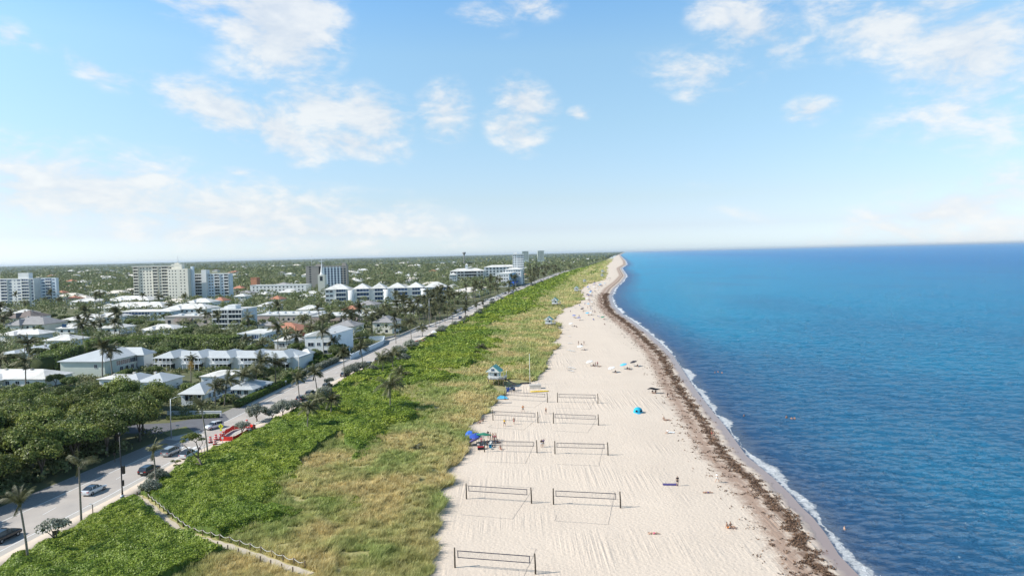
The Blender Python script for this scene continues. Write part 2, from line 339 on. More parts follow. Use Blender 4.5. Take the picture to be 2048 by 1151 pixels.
# ------------------------------------------------------------------ noise
_P = RNG.random((256, 256))
def vn(x, y):
    xi = np.floor(x).astype(int); yi = np.floor(y).astype(int); fx = x-xi; fy = y-yi
    fx = fx*fx*(3-2*fx); fy = fy*fy*(3-2*fy); x0 = xi & 255; y0 = yi & 255; x1 = (xi+1) & 255; y1 = (yi+1) & 255
    return (_P[x0,y0]*(1-fx)+_P[x1,y0]*fx)*(1-fy)+(_P[x0,y1]*(1-fx)+_P[x1,y1]*fx)*fy
def fbm(x, y, o=4):
    s = 0; a = .5; t = 0
    for i in range(o): s = s+a*vn(x*2**i+17.3*i, y*2**i+5.1*i); t += a; a *= .5
    return s/t
# ------------------------------------------------------------------ leaves
def leaves(C, Nn, S, aspect=.62, tri=False):
    """rhombic leaf faces at C with normals Nn and size S -> V, F"""
    n = len(C); Nn = Nn/np.maximum(np.linalg.norm(Nn, axis=1, keepdims=True), 1e-6)
    R = RNG.normal(size=(n, 3)); A = np.cross(Nn, R); A /= np.maximum(np.linalg.norm(A, axis=1, keepdims=True), 1e-6); B = np.cross(Nn, A)
    s = np.asarray(S).reshape(-1, 1)*np.ones((n, 1))
    a = A*s*.5; b = B*s*.5*aspect
    V = np.stack([C-a, C+b, C+a, C-b], 1).reshape(-1, 3); Fq = np.arange(n*4).reshape(n, 4)
    return V, Fq
def blades(B, Hh, W, lean):
    """grass blades: thin triangles rising from B"""
    n = len(B); t = RNG.random(n)*2*math.pi; w = np.stack([np.cos(t), np.sin(t), t*0], 1)*W.reshape(-1, 1)*.5
    l = RNG.normal(size=(n, 3))*lean.reshape(-1, 1); l[:, 2] = 0; l[:, 0] += .28*Hh
    T = B+l; T[:, 2] += Hh
    V = np.stack([B-w, B+w, T], 1).reshape(-1, 3)
    return V, np.arange(n*3).reshape(n, 3)
def rand_dir(n):
    v = RNG.normal(size=(n, 3)); return v/np.linalg.norm(v, axis=1, keepdims=True)
def blob_crown(blobs, nleaf, size, zsq=.8, core=.72, spread=.3):
    """blobs: list of (x,y,z,r); leaf faces over each blob's shell plus an inner mass"""
    w = np.array([b[3]**2 for b in blobs]); w = w/w.sum(); Cs = []; Ns = []
    for (x, y, z, r), k in zip(blobs, w):
        n = max(8, int(nleaf*k)); d = rand_dir(n); d[:, 2] = np.where(d[:, 2] < -.35, -d[:, 2], d[:, 2])
        rr = r*(1-spread*RNG.random(n)**1.5)*(1+.16*np.sin(d[:, 0]*5+x)*np.cos(d[:, 1]*6+y))
        p = d*rr[:, None]; p[:, 2] *= zsq; Cs.append(p+np.array([x, y, z])); Ns.append(d+RNG.normal(size=(n, 3))*.55)
    C = np.concatenate(Cs); N = np.concatenate(Ns); V, Fq = leaves(C, N, size*(.65+.7*RNG.random(len(C))), .7)
    v = RNG.random(len(Fq)); nl = len(Fq)
    VV = [V]; FF = [Fq]; off = len(V)
    if core:  # inner shells added to stop light showing through the leaves
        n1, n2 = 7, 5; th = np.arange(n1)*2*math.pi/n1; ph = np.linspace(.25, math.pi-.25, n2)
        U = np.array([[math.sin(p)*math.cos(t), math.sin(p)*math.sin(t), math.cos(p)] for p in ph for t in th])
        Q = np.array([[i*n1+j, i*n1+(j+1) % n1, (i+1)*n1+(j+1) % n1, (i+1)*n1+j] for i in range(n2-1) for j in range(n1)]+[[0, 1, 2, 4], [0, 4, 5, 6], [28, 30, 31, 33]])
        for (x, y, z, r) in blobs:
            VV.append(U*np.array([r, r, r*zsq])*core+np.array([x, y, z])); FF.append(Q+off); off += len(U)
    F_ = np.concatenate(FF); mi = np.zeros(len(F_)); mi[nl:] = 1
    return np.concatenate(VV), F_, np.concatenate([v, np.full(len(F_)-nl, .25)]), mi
# ------------------------------------------------------------------ plan of the coast (distances along Y)
def curve(pts, z=0.0, ends=None):
    P = sorted([G(*p, z)[::-1] for p in pts]); Y = np.array([p[0] for p in P]); X = np.array([p[1] for p in P])
    def f(y):
        y = np.asarray(y, dtype=float); r = np.interp(y, Y, X)
        s0 = (X[1]-X[0])/(Y[1]-Y[0]) if ends is None else ends[0]
        r = np.where(y < Y[0], X[0]+(y-Y[0])*s0, r)
        if ends: r = np.where(y > Y[-1], X[-1]+(y-Y[-1])*ends[1], r)
        return r
    return f
XS = curve([(1716,1148),(1678,1109),(1651,1066),(1626,1034),(1604,1014),(1584,991),(1546,954),(1493,911),(1468,876),(1447,848),(1424,820),(1400,790),(1380,762),(1364,738),(1347,712),(1332,697),(1297,665),(1263,640),(1245,628),(1230,613),(1225,603),(1223,592),(1230,577),(1245,563),(1253,551),(1246,541),(1243,536),(1254,528.5),(1251,521),(1243,513),(1240,509.5)], -.8, (.0, 0.17))
XT = curve([(845,1151),(868,1095),(884,1040),(890,985),(905,940),(928,912),(940,872),(926,853),(958,838),(974,815),(1004,790),(1020,772),(1066,764),(1084,752),(1098,738),(1094,720),(1103,700),(1108,686),(1119,665),(1112,650),(1108,640),(1124,625),(1134,615),(1156,605),(1163,595),(1159,580),(1178,568),(1204,560),(1214,546),(1212,532),(1222,522),(1232,513),(1237,509.3)], 0, (.0, .17))
XB = curve([(381,1151),(487,1087),(523,1082),(566,1062),(562,1047),(580,1035),(566,1022),(553,1003),(548,991),(558,976),(593,964),(647,943),(700,933),(744,926),(770,909),(765,888),(786,869),(804,856),(835,838),(843,825),(822,808),(812,795),(817,776),(905,768),(925,757),(893,747),(945,740),(975,722),(985,716),(1010,690),(985,678),(1017,668),(975,660),(1038,648),(1024,638),(1068,626),(1090,616),(1092,601),(1107,585),(1140,565),(1150,548),(1180,533),(1212,522),(1225,512)], 0, (.0, .17))
XR = curve([(0,1137),(45,1118),(160,1052),(270,992),(300,973),(400,912),(470,882),(540,850),(600,816),(690,760),(740,735),(830,690),(880,662),(930,640),(985,607),(1020,590),(1080,566),(1130,546),(1180,531),(1212,520),(1226,511)], 0, (.148, .17))
XW = curve([(0,1028),(345,880),(440,838),(590,765),(700,716),(770,683),(900,636),(960,606),(1010,586),(1080,559),(1126,542),(1172,529),(1205,519)], 0, (.148, .17))
# trail through the thicket
TR = [G(262,985), G(285,1003), G(325,1040), G(372,1075), G(420,1095), G(470,1112), G(540,1135), G(620,1166)]
def dist_trail(x, y):
    d = np.full(np.shape(x), 1e9)
    for (ax, ay), (bx, by) in zip(TR[:-1], TR[1:]):
        t = np.clip(((x-ax)*(bx-ax)+(y-ay)*(by-ay))/((bx-ax)**2+(by-ay)**2), 0, 1)
        d = np.minimum(d, np.hypot(x-ax-t*(bx-ax), y-ay-t*(by-ay)))
    return d
def toe(y):                                          # ragged edge of the dune plants
    y = np.asarray(y, dtype=float)
    return XT(y)+(fbm(y/4.0, y*0+3, 3)-.5)*np.clip(3.2+y*.006, 0, 11)+(fbm(y/16., y*0+9, 2)-.5)*np.clip(2+y*.012, 0, 14)
EXC = []                                             # clearings (x, y, r) in the dune plants
def clearing(x, y):
    m = np.zeros(np.shape(x), dtype=bool)
    for (cx, cy, r) in EXC: m |= np.hypot(x-cx, y-cy) < r
    return m
_pc = G(672,1018); _pc2 = G(1000, 765)
def is_grape(x, y):
    n = (fbm(x/9+40, y/9, 3)-.5)*np.clip(10+y*.02, 0, 40)+(fbm(x/2.2, y/2.2, 2)-.5)*3
    g = (x < XB(y)+n) & (x < XT(y)-4)
    g |= np.hypot((x-_pc[0])/4.6, (y-_pc[1])/2.8)+(fbm(x/2, y/2, 2)-.5)*.7 < 1
    g |= (fbm(x/14+9, y/30+7, 3) > .66) & (x < XT(y)-8) & (y > 150)
    g &= ~((fbm(x/13+70, y/22+31, 3) > .70) & (x > XR(y)+6))
    # grass below the trail
    a = G(470,1103); b = G(360,1160)
    side = (x-a[0])*(b[1]-a[1])-(y-a[1])*(b[0]-a[0])
    g &= ~((side < (fbm(x/3, y/3, 2)-.5)*14) & (y < 98.5) & (dist_trail(x, y) < 60) & (x > a[0]-12) & (y < a[1]+1))
    return g
def grape_edge(x, y):
    n = (fbm(x/9+40, y/9, 3)-.5)*np.clip(10+y*.02, 0, 40)+(fbm(x/2.2, y/2.2, 2)-.5)*3
    return np.clip((XB(y)+n-x)/(3.0+y*.01), .28, 1)
def dune_h(x, y):
    w = np.clip((XT(y)-x)/6, 0, 1)*np.clip((x-XR(y))/5, 0, 1)
    return w*(.25+1.3*fbm(x/13, y/13, 3)*np.clip((x-XR(y))/25, 0.2, 1))
def grape_h(x, y):
    return .25+1.75*fbm(x/3.4+5, y/2.6, 3)**1.6+.75*fbm(x/13+2, y/9+8, 2)+.35*fbm(x/1.1, y/1.1, 2)
# ------------------------------------------------------------------ sheets
def strip_sheet(name, rows, lo, hi, ncol, zf, mats, uvf=None, pw=1.0):
    t = np.linspace(0, 1, ncol)**pw; Y, T = np.meshgrid(rows, t, indexing='ij')
    X = lo(Y)*(1-T)+hi(Y)*T; Z = zf(X, Y); V = np.stack([X, Y, Z], -1).reshape(-1, 3)
    n, k = Y.shape; idx = np.arange(n*k).reshape(n, k)
    Fq = np.stack([idx[:-1,:-1], idx[:-1,1:], idx[1:,1:], idx[1:,:-1]], -1).reshape(-1, 4)
    uv = None if uvf is None else uvf(X, Y).reshape(-1, 2)
    return np_mesh(name, V, Fq, mats, smooth=True, uv=uv), V, Fq
def rows(y0, y1, n): return np.geomspace(y0, y1, n)
# land, to the horizon
me, _, _ = strip_sheet('ground', np.concatenate([np.linspace(20, 80, 8), rows(82, 60000, 130)]), lambda y: -1.1*y-400, lambda y: XR(y)+2, 40, lambda X, Y: X*0-.03, M_['ground'])
tag(link('ground', me), kind='structure', label='land floor of litter and soil reaching the horizon')
# beach material
def beach_mat():
    m, nt, N, L, b = nmat('beach_sand')
    tc = N.new('ShaderNodeTexCoord'); se = N.new('ShaderNodeSeparateXYZ'); L.new(tc.outputs['UV'], se.inputs[0])
    def M(op, a, bb=0., c=0., clamp=False):
        n = N.new('ShaderNodeMath'); n.operation = op; n.use_clamp = clamp
        for i, v in enumerate((a, bb, c)):
            if hasattr(v, 'is_output'): L.new(v, n.inputs[i])
            else: n.inputs[i].default_value = v
        return n.outputs[0]
    def noise(sc, det=6, ro=.55, vec=None, dist=0):
        n = N.new('ShaderNodeTexNoise'); n.inputs['Scale'].default_value = sc; n.inputs['Detail'].default_value = det; n.inputs['Roughness'].default_value = ro; n.inputs['Distortion'].default_value = dist
        L.new(vec or tc.outputs['Object'], n.inputs['Vector']); return n.outputs[0]
    def MX(f, a, c):
        n = N.new('ShaderNodeMix'); n.data_type = 'RGBA'
        for s, v in ((n.inputs[0], f), (n.inputs[6], a), (n.inputs[7], c)):
            if hasattr(v, 'is_output'): L.new(v, s)
            else: s.default_value = v
        return n.outputs[2]
    u = se.outputs[0]; w = se.outputs[1]                      # u: metres seaward of the water line; w: width factor
    big = noise(.05, 8); mid = noise(.6, 8); fine = noise(2.6, 8, .65)
    sand = MX(M('MULTIPLY', big, 1.0), (*SAND0, 1), (*SAND1, 1))
    sand = MX(M('MULTIPLY', M('SUBTRACT', fine, .42, clamp=True), 1.2, clamp=True), sand, (*[x*.80 for x in SAND0], 1))
    un = M('ADD', u, M('MULTIPLY', M('SUBTRACT', noise(.35, 6), .5), M('MULTIPLY', w, 3.2)))
    ud = M('DIVIDE', un, w)
    wr = M('SUBTRACT', 1.0, M('DIVIDE', M('ABSOLUTE', M('ADD', ud, 5.1)), 2.4), clamp=True)        # main wrack band
    wr2 = M('SUBTRACT', 1.0, M('DIVIDE', M('ABSOLUTE', M('ADD', ud, 8.4)), 4.4), clamp=True)      # scattered older band
    k1 = M('MULTIPLY', M('SUBTRACT', M('ADD', M('MULTIPLY', wr, .62), M('MULTIPLY', M('ADD', fine, mid), .5)), .70, clamp=True), 3.2, clamp=True)
    k2 = M('MULTIPLY', M('SUBTRACT', M('ADD', M('MULTIPLY', wr2, .50), M('MULTIPLY', M('ADD', fine, mid), .5)), .64, clamp=True), 3.4, clamp=True)
    wet = M('MULTIPLY', M('ADD', ud, 3.3), .6, clamp=True)
    c = MX(M('MULTIPLY', k2, .8), sand, (.30, .19, .135, 1)); c = MX(M('MULTIPLY', k1, .85), c, (.17, .10, .065, 1))
    c = MX(wet, c, (.32, .245, .22, 1))
    L.new(c, b.inputs['Base Color'])
    rg = M('SUBTRACT', .95, M('MULTIPLY', wet, .65)); L.new(rg, b.inputs['Roughness']); b.inputs['Specular IOR Level'].default_value = .35
    # footprints, rake and tyre marks
    mp = N.new('ShaderNodeMapping'); mp.inputs['Rotation'].default_value = (0, 0, .10); mp.inputs['Scale'].default_value = (1.7, .06, 1); L.new(tc.outputs['Object'], mp.inputs[0])
    trk = noise(1.0, 3, .5, mp.outputs[0], .25)
    vo = N.new('ShaderNodeTexVoronoi'); vo.inputs['Scale'].default_value = 1.7; L.new(tc.outputs['Object'], vo.inputs['Vector'])
    foot = M('MINIMUM', M('MULTIPLY', vo.outputs['Distance'], 1.6), 1.0)
    mpb = N.new('ShaderNodeMapping'); mpb.inputs['Rotation'].default_value = (0, 0, -.62); mpb.inputs['Scale'].default_value = (1.9, .05, 1); L.new(tc.outputs['Object'], mpb.inputs[0])
    trk2 = noise(1.0, 3, .5, mpb.outputs[0], .3); msk2 = M('MULTIPLY', M('SUBTRACT', noise(.03, 2), .52, clamp=True), 8.0, clamp=True)
    msk = M('MULTIPLY', M('SUBTRACT', noise(.045, 3), .47, clamp=True), 6.0, clamp=True)
    hgt = M('ADD', M('ADD', M('MULTIPLY', trk, M('MULTIPLY', msk, 1.8)), M('MULTIPLY', trk2, M('MULTIPLY', msk2, 2.2))), M('ADD', M('MULTIPLY', fine, .55), M('MULTIPLY', foot, .30)))
    hgt = M('MULTIPLY', hgt, M('SUBTRACT', 1.0, M('MULTIPLY', wet, .9)))
    bp = N.new('ShaderNodeBump'); bp.inputs['Strength'].default_value = .55; bp.inputs['Distance'].default_value = .24
    L.new(hgt, bp.inputs['Height']); L.new(bp.outputs[0], b.inputs['Normal'])
    return m
def wfac(y): return np.clip(.88+(y-90)/1100, .85, 1.25)
def beach_z(X, Y):
    u = X-XS(Y)
    return np.where(u < 0, -.8*np.clip((u+22)/22, 0, 1)**1.3, -.8-.06*u)+.004
rw = np.concatenate([np.linspace(55, 82, 8), rows(84, 1200, 420), rows(1220, 25000, 120)])
me, _, _ = strip_sheet('beach_sand', rw, lambda y: XT(y)-9, lambda y: XS(y)+16, 56, beach_z, beach_mat(), lambda X, Y: np.stack([X-XS(Y), wfac(Y)], -1))
tag(link('beach', me), kind='structure', label='wide pale sand beach with footprints and a brown weed line')
# sea
def sea_mat():
    m, nt, N, L, b = nmat('sea_water')
    tc = N.new('ShaderNodeTexCoord'); se = N.new('ShaderNodeSeparateXYZ'); L.new(tc.outputs['UV'], se.inputs[0]); u = se.outputs[0]
    sp_ = N.new('ShaderNodeSeparateXYZ'); L.new(tc.outputs['Object'], sp_.inputs[0])
    def M(op, a, bb=0., c=0., clamp=False):
        n = N.new('ShaderNodeMath'); n.operation = op; n.use_clamp = clamp
        for i, v in enumerate((a, bb, c)):
            if hasattr(v, 'is_output'): L.new(v, n.inputs[i])
            else: n.inputs[i].default_value = v
        return n.outputs[0]
    def noise(sc, det=6, ro=.55, stretch=(1, 1, 1), dist=0, rz=0):
        mp = N.new('ShaderNodeMapping'); mp.inputs['Scale'].default_value = stretch; mp.inputs['Rotation'].default_value = (0, 0, rz); L.new(tc.outputs['Object'], mp.inputs[0])
        n = N.new('ShaderNodeTexNoise'); n.inputs['Scale'].default_value = sc; n.inputs['Detail'].default_value = det; n.inputs['Roughness'].default_value = ro; n.inputs['Distortion'].default_value = dist
        L.new(mp.outputs[0], n.inputs['Vector']); return n.outputs[0]
    def MX(f, a, c):
        n = N.new('ShaderNodeMix'); n.data_type = 'RGBA'
        for s, v in ((n.inputs[0], f), (n.inputs[6], a), (n.inputs[7], c)):
            if hasattr(v, 'is_output'): L.new(v, s)
            else: s.default_value = v
        return n.outputs[2]
    # sea bed: navy weed beds near the shore and to the south, turquoise sand farther up, blue offshore
    patch = noise(.012, 5, .5, (1, .55, 1))
    yy = M('MULTIPLY', M('SUBTRACT', sp_.outputs[1], 95.), 1/420., clamp=True)
    off = M('MULTIPLY', M('SUBTRACT', u, 4.), 1/26., clamp=True)
    far = M('MULTIPLY', M('SUBTRACT', u, 60.), 1/700., clamp=True)
    tur = M('MULTIPLY', M('ADD', M('MULTIPLY', M('SUBTRACT', patch, .5), 1.3), M('ADD', .38, M('MULTIPLY', yy, .62))), off, clamp=True)
    c = MX(tur, (*SEA0, 1), (*SEA1, 1)); c = MX(M('MULTIPLY', far, .85), c, (*SEA2, 1))
    # surf: broken foam line and the lace behind it
    wf = se.outputs[1]
    f1 = noise(.5, 5, .6); f2 = noise(2.2, 6, .65); brk = noise(.055, 2)
    uc = M('SUBTRACT', u, M('MULTIPLY', M('SUBTRACT', f1, .4), 2.4))
    wid = M('MULTIPLY', M('ADD', .10, M('MULTIPLY', M('SUBTRACT', brk, .38, clamp=True), 9.5)), wf)
    band = M('SUBTRACT', 1.0, M('DIVIDE', M('ABSOLUTE', M('SUBTRACT', uc, M('MULTIPLY', wid, .5))), wid), clamp=True)
    fo = M('MULTIPLY', M('SUBTRACT', M('ADD', M('MULTIPLY', band, 1.0), M('MULTIPLY', f2, 1.2)), .98), 3.4, clamp=True)
    lace = M('MULTIPLY', M('SUBTRACT', 1.0, M('DIVIDE', u, M('MULTIPLY', wf, 3.4)), clamp=True), M('MULTIPLY', M('SUBTRACT', f2, .54, clamp=True), 7., clamp=True), clamp=True)
    lace = M('MULTIPLY', lace, M('MULTIPLY', M('SUBTRACT', wf, .95, clamp=True), 8., clamp=True))
    fo = M('MAXIMUM', fo, lace)
    shal = M('SUBTRACT', 1.0, M('DIVIDE', M('MAXIMUM', u, 0.), 5.0), clamp=True)
    c = MX(M('MULTIPLY', shal, .55), c, (.13, .15, .20, 1)); c = MX(fo, c, (.86, .88, .9, 1))
    gl = N.new('ShaderNodeBsdfGlossy'); gl.inputs['Color'].default_value = (1, 1, 1, 1); L.new(M('ADD', SEAROUGH, M('MULTIPLY', fo, .6)), gl.inputs['Roughness'])
    di = N.new('ShaderNodeBsdfDiffuse'); L.new(c, di.inputs['Color'])
    def waves(k): return M('ADD', M('MULTIPLY', noise(.10, 3, .5, (1, 2.0, 1), .5, .5), 2.0*k[0]), M('ADD', M('MULTIPLY', noise(.34, 5, .62, (1, 2.1, 1), .5, .35), 1.5*k[1]), M('MULTIPLY', noise(1.15, 5, .7, (1, 2.0, 1), .3, .15), .75*k[2])))
    h = waves((1, 1, 1))
    bp = N.new('ShaderNodeBump'); bp.inputs['Strength'].default_value = 1.0; bp.inputs['Distance'].default_value = SEABUMP
    L.new(h, bp.inputs['Height'])
    for nd_ in (gl, di): L.new(bp.outputs[0], nd_.inputs['Normal'])
    fr_ = N.new('ShaderNodeFresnel'); fr_.inputs['IOR'].default_value = 1.33; L.new(bp.outputs[0], fr_.inputs['Normal'])
    k_ = M('MULTIPLY', M('MINIMUM', M('MULTIPLY', fr_.outputs[0], SEASPEC), SEAMAX), M('SUBTRACT', 1.0, M('MULTIPLY', fo, .9)))
    ms = N.new('ShaderNodeMixShader'); L.new(k_, ms.inputs[0]); L.new(di.outputs[0], ms.inputs[1]); L.new(gl.outputs[0], ms.inputs[2]); L.new(ms.outputs[0], N['Material Output'].inputs[0])
    return m
rw = np.concatenate([np.linspace(45, 82, 8), rows(84, 1200, 420), rows(1220, 60000, 140)])
def sea_z(X, Y):
    u = X-XS(Y)
    a = np.clip((u-2)/8, 0, 1)*np.clip(1.6-Y/500, 0, 1)
    return -.8+np.where(u < 0, -.45*np.clip(-u/5, 0, 1), a*((fbm(X/5.5, Y/3.2+9, 3)-.5)*.5+(fbm(X/1.9, Y/1.2, 2)-.5)*.16))
me, _, _ = strip_sheet('sea', rw, lambda y: XS(y)-4, lambda y: XS(y)+np.maximum(350, 1.5*y), 300, sea_z, sea_mat(), lambda X, Y: np.stack([X-XS(Y), wfac(Y)], -1), pw=2.2)
tag(link('sea', me), kind='structure', label='blue and turquoise rippled ocean reaching the horizon')
# dune floor
def soilz(X, Y): return dune_h(X, Y)-.5*np.clip((X-toe(Y)+.6)/1.2, 0, 1)
rw = np.concatenate([np.linspace(60, 82, 12), rows(83, 1200, 520), rows(1210, 4200, 60)])
me, _, _ = strip_sheet('dune', rw, lambda y: XR(y)-.2, lambda y: XT(y)+8, 110, lambda X, Y: soilz(X, Y)*np.clip((X-XR(Y))/3, 0, 1)+.012, M_['dunesoil'])
tag(link('dune', me), kind='structure', label='low sandy dune ridge behind the beach')
# road and pavements
def edge_strip(name, f0, f1, z, m, y0=60, y1=1600, n=200, ncol=3):
    me, _, _ = strip_sheet(name, rows(y0, y1, n), f0, f1, ncol, lambda X, Y: X*0+z, m); o = link(name, me); tag(o, kind='structure'); return o
fr = lambda a: (lambda y: XW(y)+(XR(y)-XW(y))*a)
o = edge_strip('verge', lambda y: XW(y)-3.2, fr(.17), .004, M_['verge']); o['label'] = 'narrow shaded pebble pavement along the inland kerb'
o = edge_strip('road', fr(.165), fr(.80), .012, M_['asphalt']); o['label'] = 'two lane asphalt beach road running straight north'
edge_strip('bicycle_lane', fr(.70), fr(.80), .020, M_['lane'])['label'] = 'pale bicycle lane on the beach side of the road'
def kerbed(name, f0, f1, zt, m, y0=60, y1=1600, n=220):
    me, V, Fq = strip_sheet(name, rows(y0, y1, n), f0, f1, 4, lambda X, Y: X*0+zt, m)
    V = V.reshape(n, 4, 3); V[:, 0, 2] = 0; V[:, 3, 2] = 0; V[:, 1, :2] = V[:, 0, :2]*.997+V[:, 3, :2]*.003; V[:, 2, :2] = V[:, 3, :2]
    me.vertices.foreach_set('co', V.astype(np.float32).ravel()); me.update(); return tag(link(name, me), kind='structure')
kerbed('pavement', fr(.80), lambda y: XR(y)+.3, .13, M_['walk'])['label'] = 'beige concrete pavement between the road and the dune'
kerbed('inland_pavement', lambda y: XW(y)-1.4, lambda y: XW(y)+.9, .13, M_['concrete'], 195, 1600)['label'] = 'grey inland pavement beside hedges and gardens'
for nm, a, w in (('lane_marking', .170, .16), ('lane_marking', .700, .16)):
    edge_strip(nm, lambda y, a=a: fr(a)(y), lambda y, a=a, w=w: fr(a)(y)+w+y*.0004, .026, M_['paint'])['label'] = 'solid white edge line painted along the road'
mb = MB()                                            # double centre line dashes and turn marks
for y in np.arange(95, 420, 9.0):
    x = float(fr(.43)(y)); mb.box(x-.07, x+.07, y, y+3.4, .020, .027)
tag(mb.obj('centre_marking', M_['paint']), kind='structure', label='dashed centre line of the beach road')
# side street, junction lawn, crosswalk
def poly(name, pts, z, m, label):
    mb = MB(); mb.add([(*G(*p), z) for p in pts], [tuple(range(len(pts)))]); o = mb.obj(name, m)
    if o.data.polygons[0].normal.z < 0: o.data.flip_normals()
    return tag(o, kind='structure', label=label)
poly('side_street', [(200,866),(335,866),(420,861),(462,842),(448,826),(340,845),(200,852)], .008, M_['asphalt2'], 'side street joining the beach road beside the hammock')
poly('lawn', [(325,864),(338,872),(392,866),(372,852)], .015, M_['lawn'], 'dry grass corner at the street junction')
poly('kerb_apron', [(352,880),(412,872),(398,860),(330,878)], .018, M_['concrete'], 'concrete apron at the junction corner')
mb = MB()
for k in range(5):
    a = .22+k*.10
    for s in (0,):
        y = 151.5; x = float(fr(a)(y)); mb.box(x-.45, x+.45, y-1.6, y+1.6, .030, .034)
tag(mb.obj('crosswalk', M_['paint']), kind='structure', label='white ladder crosswalk across the beach road')
mb = MB(); P = [Vector((*p, 0)) for p in TR]; vs = []
Q = []
for a, b in zip(P[:-1], P[1:]):
    for t in np.linspace(0, 1, 8, endpoint=False): Q.append(a.lerp(b, t))
Q.append(P[-1])
for i, p in enumerate(Q):
    d = (Q[min(i+1, len(Q)-1)]-Q[max(i-1, 0)]).normalized(); n = Vector((-d.y, d.x, 0)); w = .62+.14*math.sin(i*1.7)
    for s in (-1, 1):
        q = p+n*w*s; vs.append((q.x, q.y, float(dune_h(np.array(q.x), np.array(q.y)))*1.0+.07))
mb.add(vs, [(2*i, 2*i+2, 2*i+3, 2*i+1) for i in range(len(Q)-1)], 0, True)
o = mb.obj('sand_trail', M_['sandpath'])
if o.data.polygons[0].normal.z < 0: o.data.flip_normals()
tag(o, kind='structure', label='narrow sandy footpath through the dune plants')
# clearings in the dune plants
for px, py, r in ((1000,776,3.2),(1018,781,5),(1042,770,6),(1102,655,4.6),(1114,615,5.5),(1157,587,5.5),(1060,772,3)): EXC.append((*G(px, py), r))
# ------------------------------------------------------------------ dune plants
def scatter(y0, y1, dens):                            # random points between pavement and toe
    ys = np.linspace(y0, y1, 200); a = np.trapz(np.maximum(XT(ys)+3-XR(ys), 1), ys); n = int(a*dens)
    y = y0+(y1-y0)*RNG.random(int(n*1.7)); wmax = (XT(ys)+3-XR(ys)).max(); x = XR(y)+.4+wmax*RNG.random(len(y)); k = x < toe(y)
    return x[k], y[k]
GV, GF, gv, goff = [], [], [], 0
BV, BF, bv, boff = [], [], [], 0
for (y0, y1, dl, sl, db) in ((76,104,78,.215,80),(104,128,66,.225,66),(128,160,44,.27,44),(160,210,26,.34,28),(210,300,12,.50,14),(300,450,4.6,.8,6),(450,700,1.2,1.5,1.8),(700,1200,.4,2.4,.6),(1200,3200,.07,5.0,.10)):
    x, y = scatter(y0, y1, dl); k = is_grape(x, y) & (dist_trail(x, y) > 1.15) & ~clearing(x, y); x, y = x[k], y[k]
    hh = grape_h(x, y)*grape_edge(x, y)*np.clip((x-XR(y))/1.5, .35, 1)*np.clip((toe(y)-x)/1.5, .3, 1); z = dune_h(x, y)+hh-RNG.random(len(x))**2*.55
    e = .25; nx = grape_h(x+e, y)-grape_h(x-e, y); ny = grape_h(x, y+e)-grape_h(x, y-e)
    Nn = np.stack([-nx/(2*e)*1.3, -ny/(2*e)*1.3, np.ones(len(x))], 1)+RNG.normal(size=(len(x), 3))*.42
    V, Fq = leaves(np.stack([x, y, z+.06], 1), Nn, sl*(.6+.8*RNG.random(len(x))), .85)
    GV.append(V); GF.append(Fq+goff); goff += len(V); gv.append(np.clip(RNG.random(len(Fq))*.75+.35*(fbm(x/1.3, y/1.3, 2)-.35), 0, 1))
    x, y = scatter(y0, y1, db); k = (~is_grape(x, y) | (grape_edge(x, y)+.35*(RNG.random(len(x))-.5) < .62)) & (dist_trail(x, y) > .85) & ~clearing(x, y)
    k &= (fbm(x/3+4, y/3, 3) < .74); x, y = x[k], y[k]
    tuft = .55+.75*fbm(x/1.6, y/1.6, 2); tuft = tuft*(1+.5*np.clip((x-toe(y)+3.5)/3.5, 0, 1))*np.where(fbm(x/1.2+3, y/1.2, 2) > .55, 1.45, .8); hb = (.30+.6*RNG.random(len(x)))*tuft*np.clip(1+(y-150)/500, 1, 2)
    V, Fq = blades(np.stack([x, y, dune_h(x, y)-.03], 1), hb, (.05+.05*RNG.random(len(x)))*(1+(y-80)/55), hb*.35)
    BV.append(V); BF.append(Fq+boff); boff += len(V); bv.append(np.clip(RNG.random(len(Fq))*.7+.9*(fbm(x/.9, y/.9, 2)-.32), 0, 1))
me = np_mesh('sea_grape_leaves', np.concatenate(GV), np.concatenate(GF), M_['lf_grape'], v=np.concatenate(gv))
tag(link('sea_grape_thicket', me), 'glossy green sea grape ground cover spread over the dune', 'shrubs', kind='stuff')
me = np_mesh('dune_grass_blades', np.concatenate(BV), np.concatenate(BF), M_['lf_grass'], v=np.concatenate(bv))
tag(link('dune_grass', me), 'yellow green dune grass along the beach edge', 'grass', kind='stuff')
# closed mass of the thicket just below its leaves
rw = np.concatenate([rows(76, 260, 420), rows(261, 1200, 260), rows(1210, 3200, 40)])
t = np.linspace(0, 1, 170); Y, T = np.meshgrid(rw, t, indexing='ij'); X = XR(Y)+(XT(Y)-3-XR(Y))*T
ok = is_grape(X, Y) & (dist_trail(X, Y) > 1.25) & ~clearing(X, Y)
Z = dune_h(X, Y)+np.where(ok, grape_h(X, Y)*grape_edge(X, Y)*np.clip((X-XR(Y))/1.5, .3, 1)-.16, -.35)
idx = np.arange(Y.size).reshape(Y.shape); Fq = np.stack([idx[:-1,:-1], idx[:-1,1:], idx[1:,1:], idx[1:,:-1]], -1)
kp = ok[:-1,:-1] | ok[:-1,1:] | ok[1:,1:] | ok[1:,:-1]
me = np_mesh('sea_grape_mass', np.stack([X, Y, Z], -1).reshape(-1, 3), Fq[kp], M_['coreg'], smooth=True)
tag(link('sea_grape_undergrowth', me), 'dense leafy undergrowth of the sea grape on the dune', 'shrubs', kind='stuff')
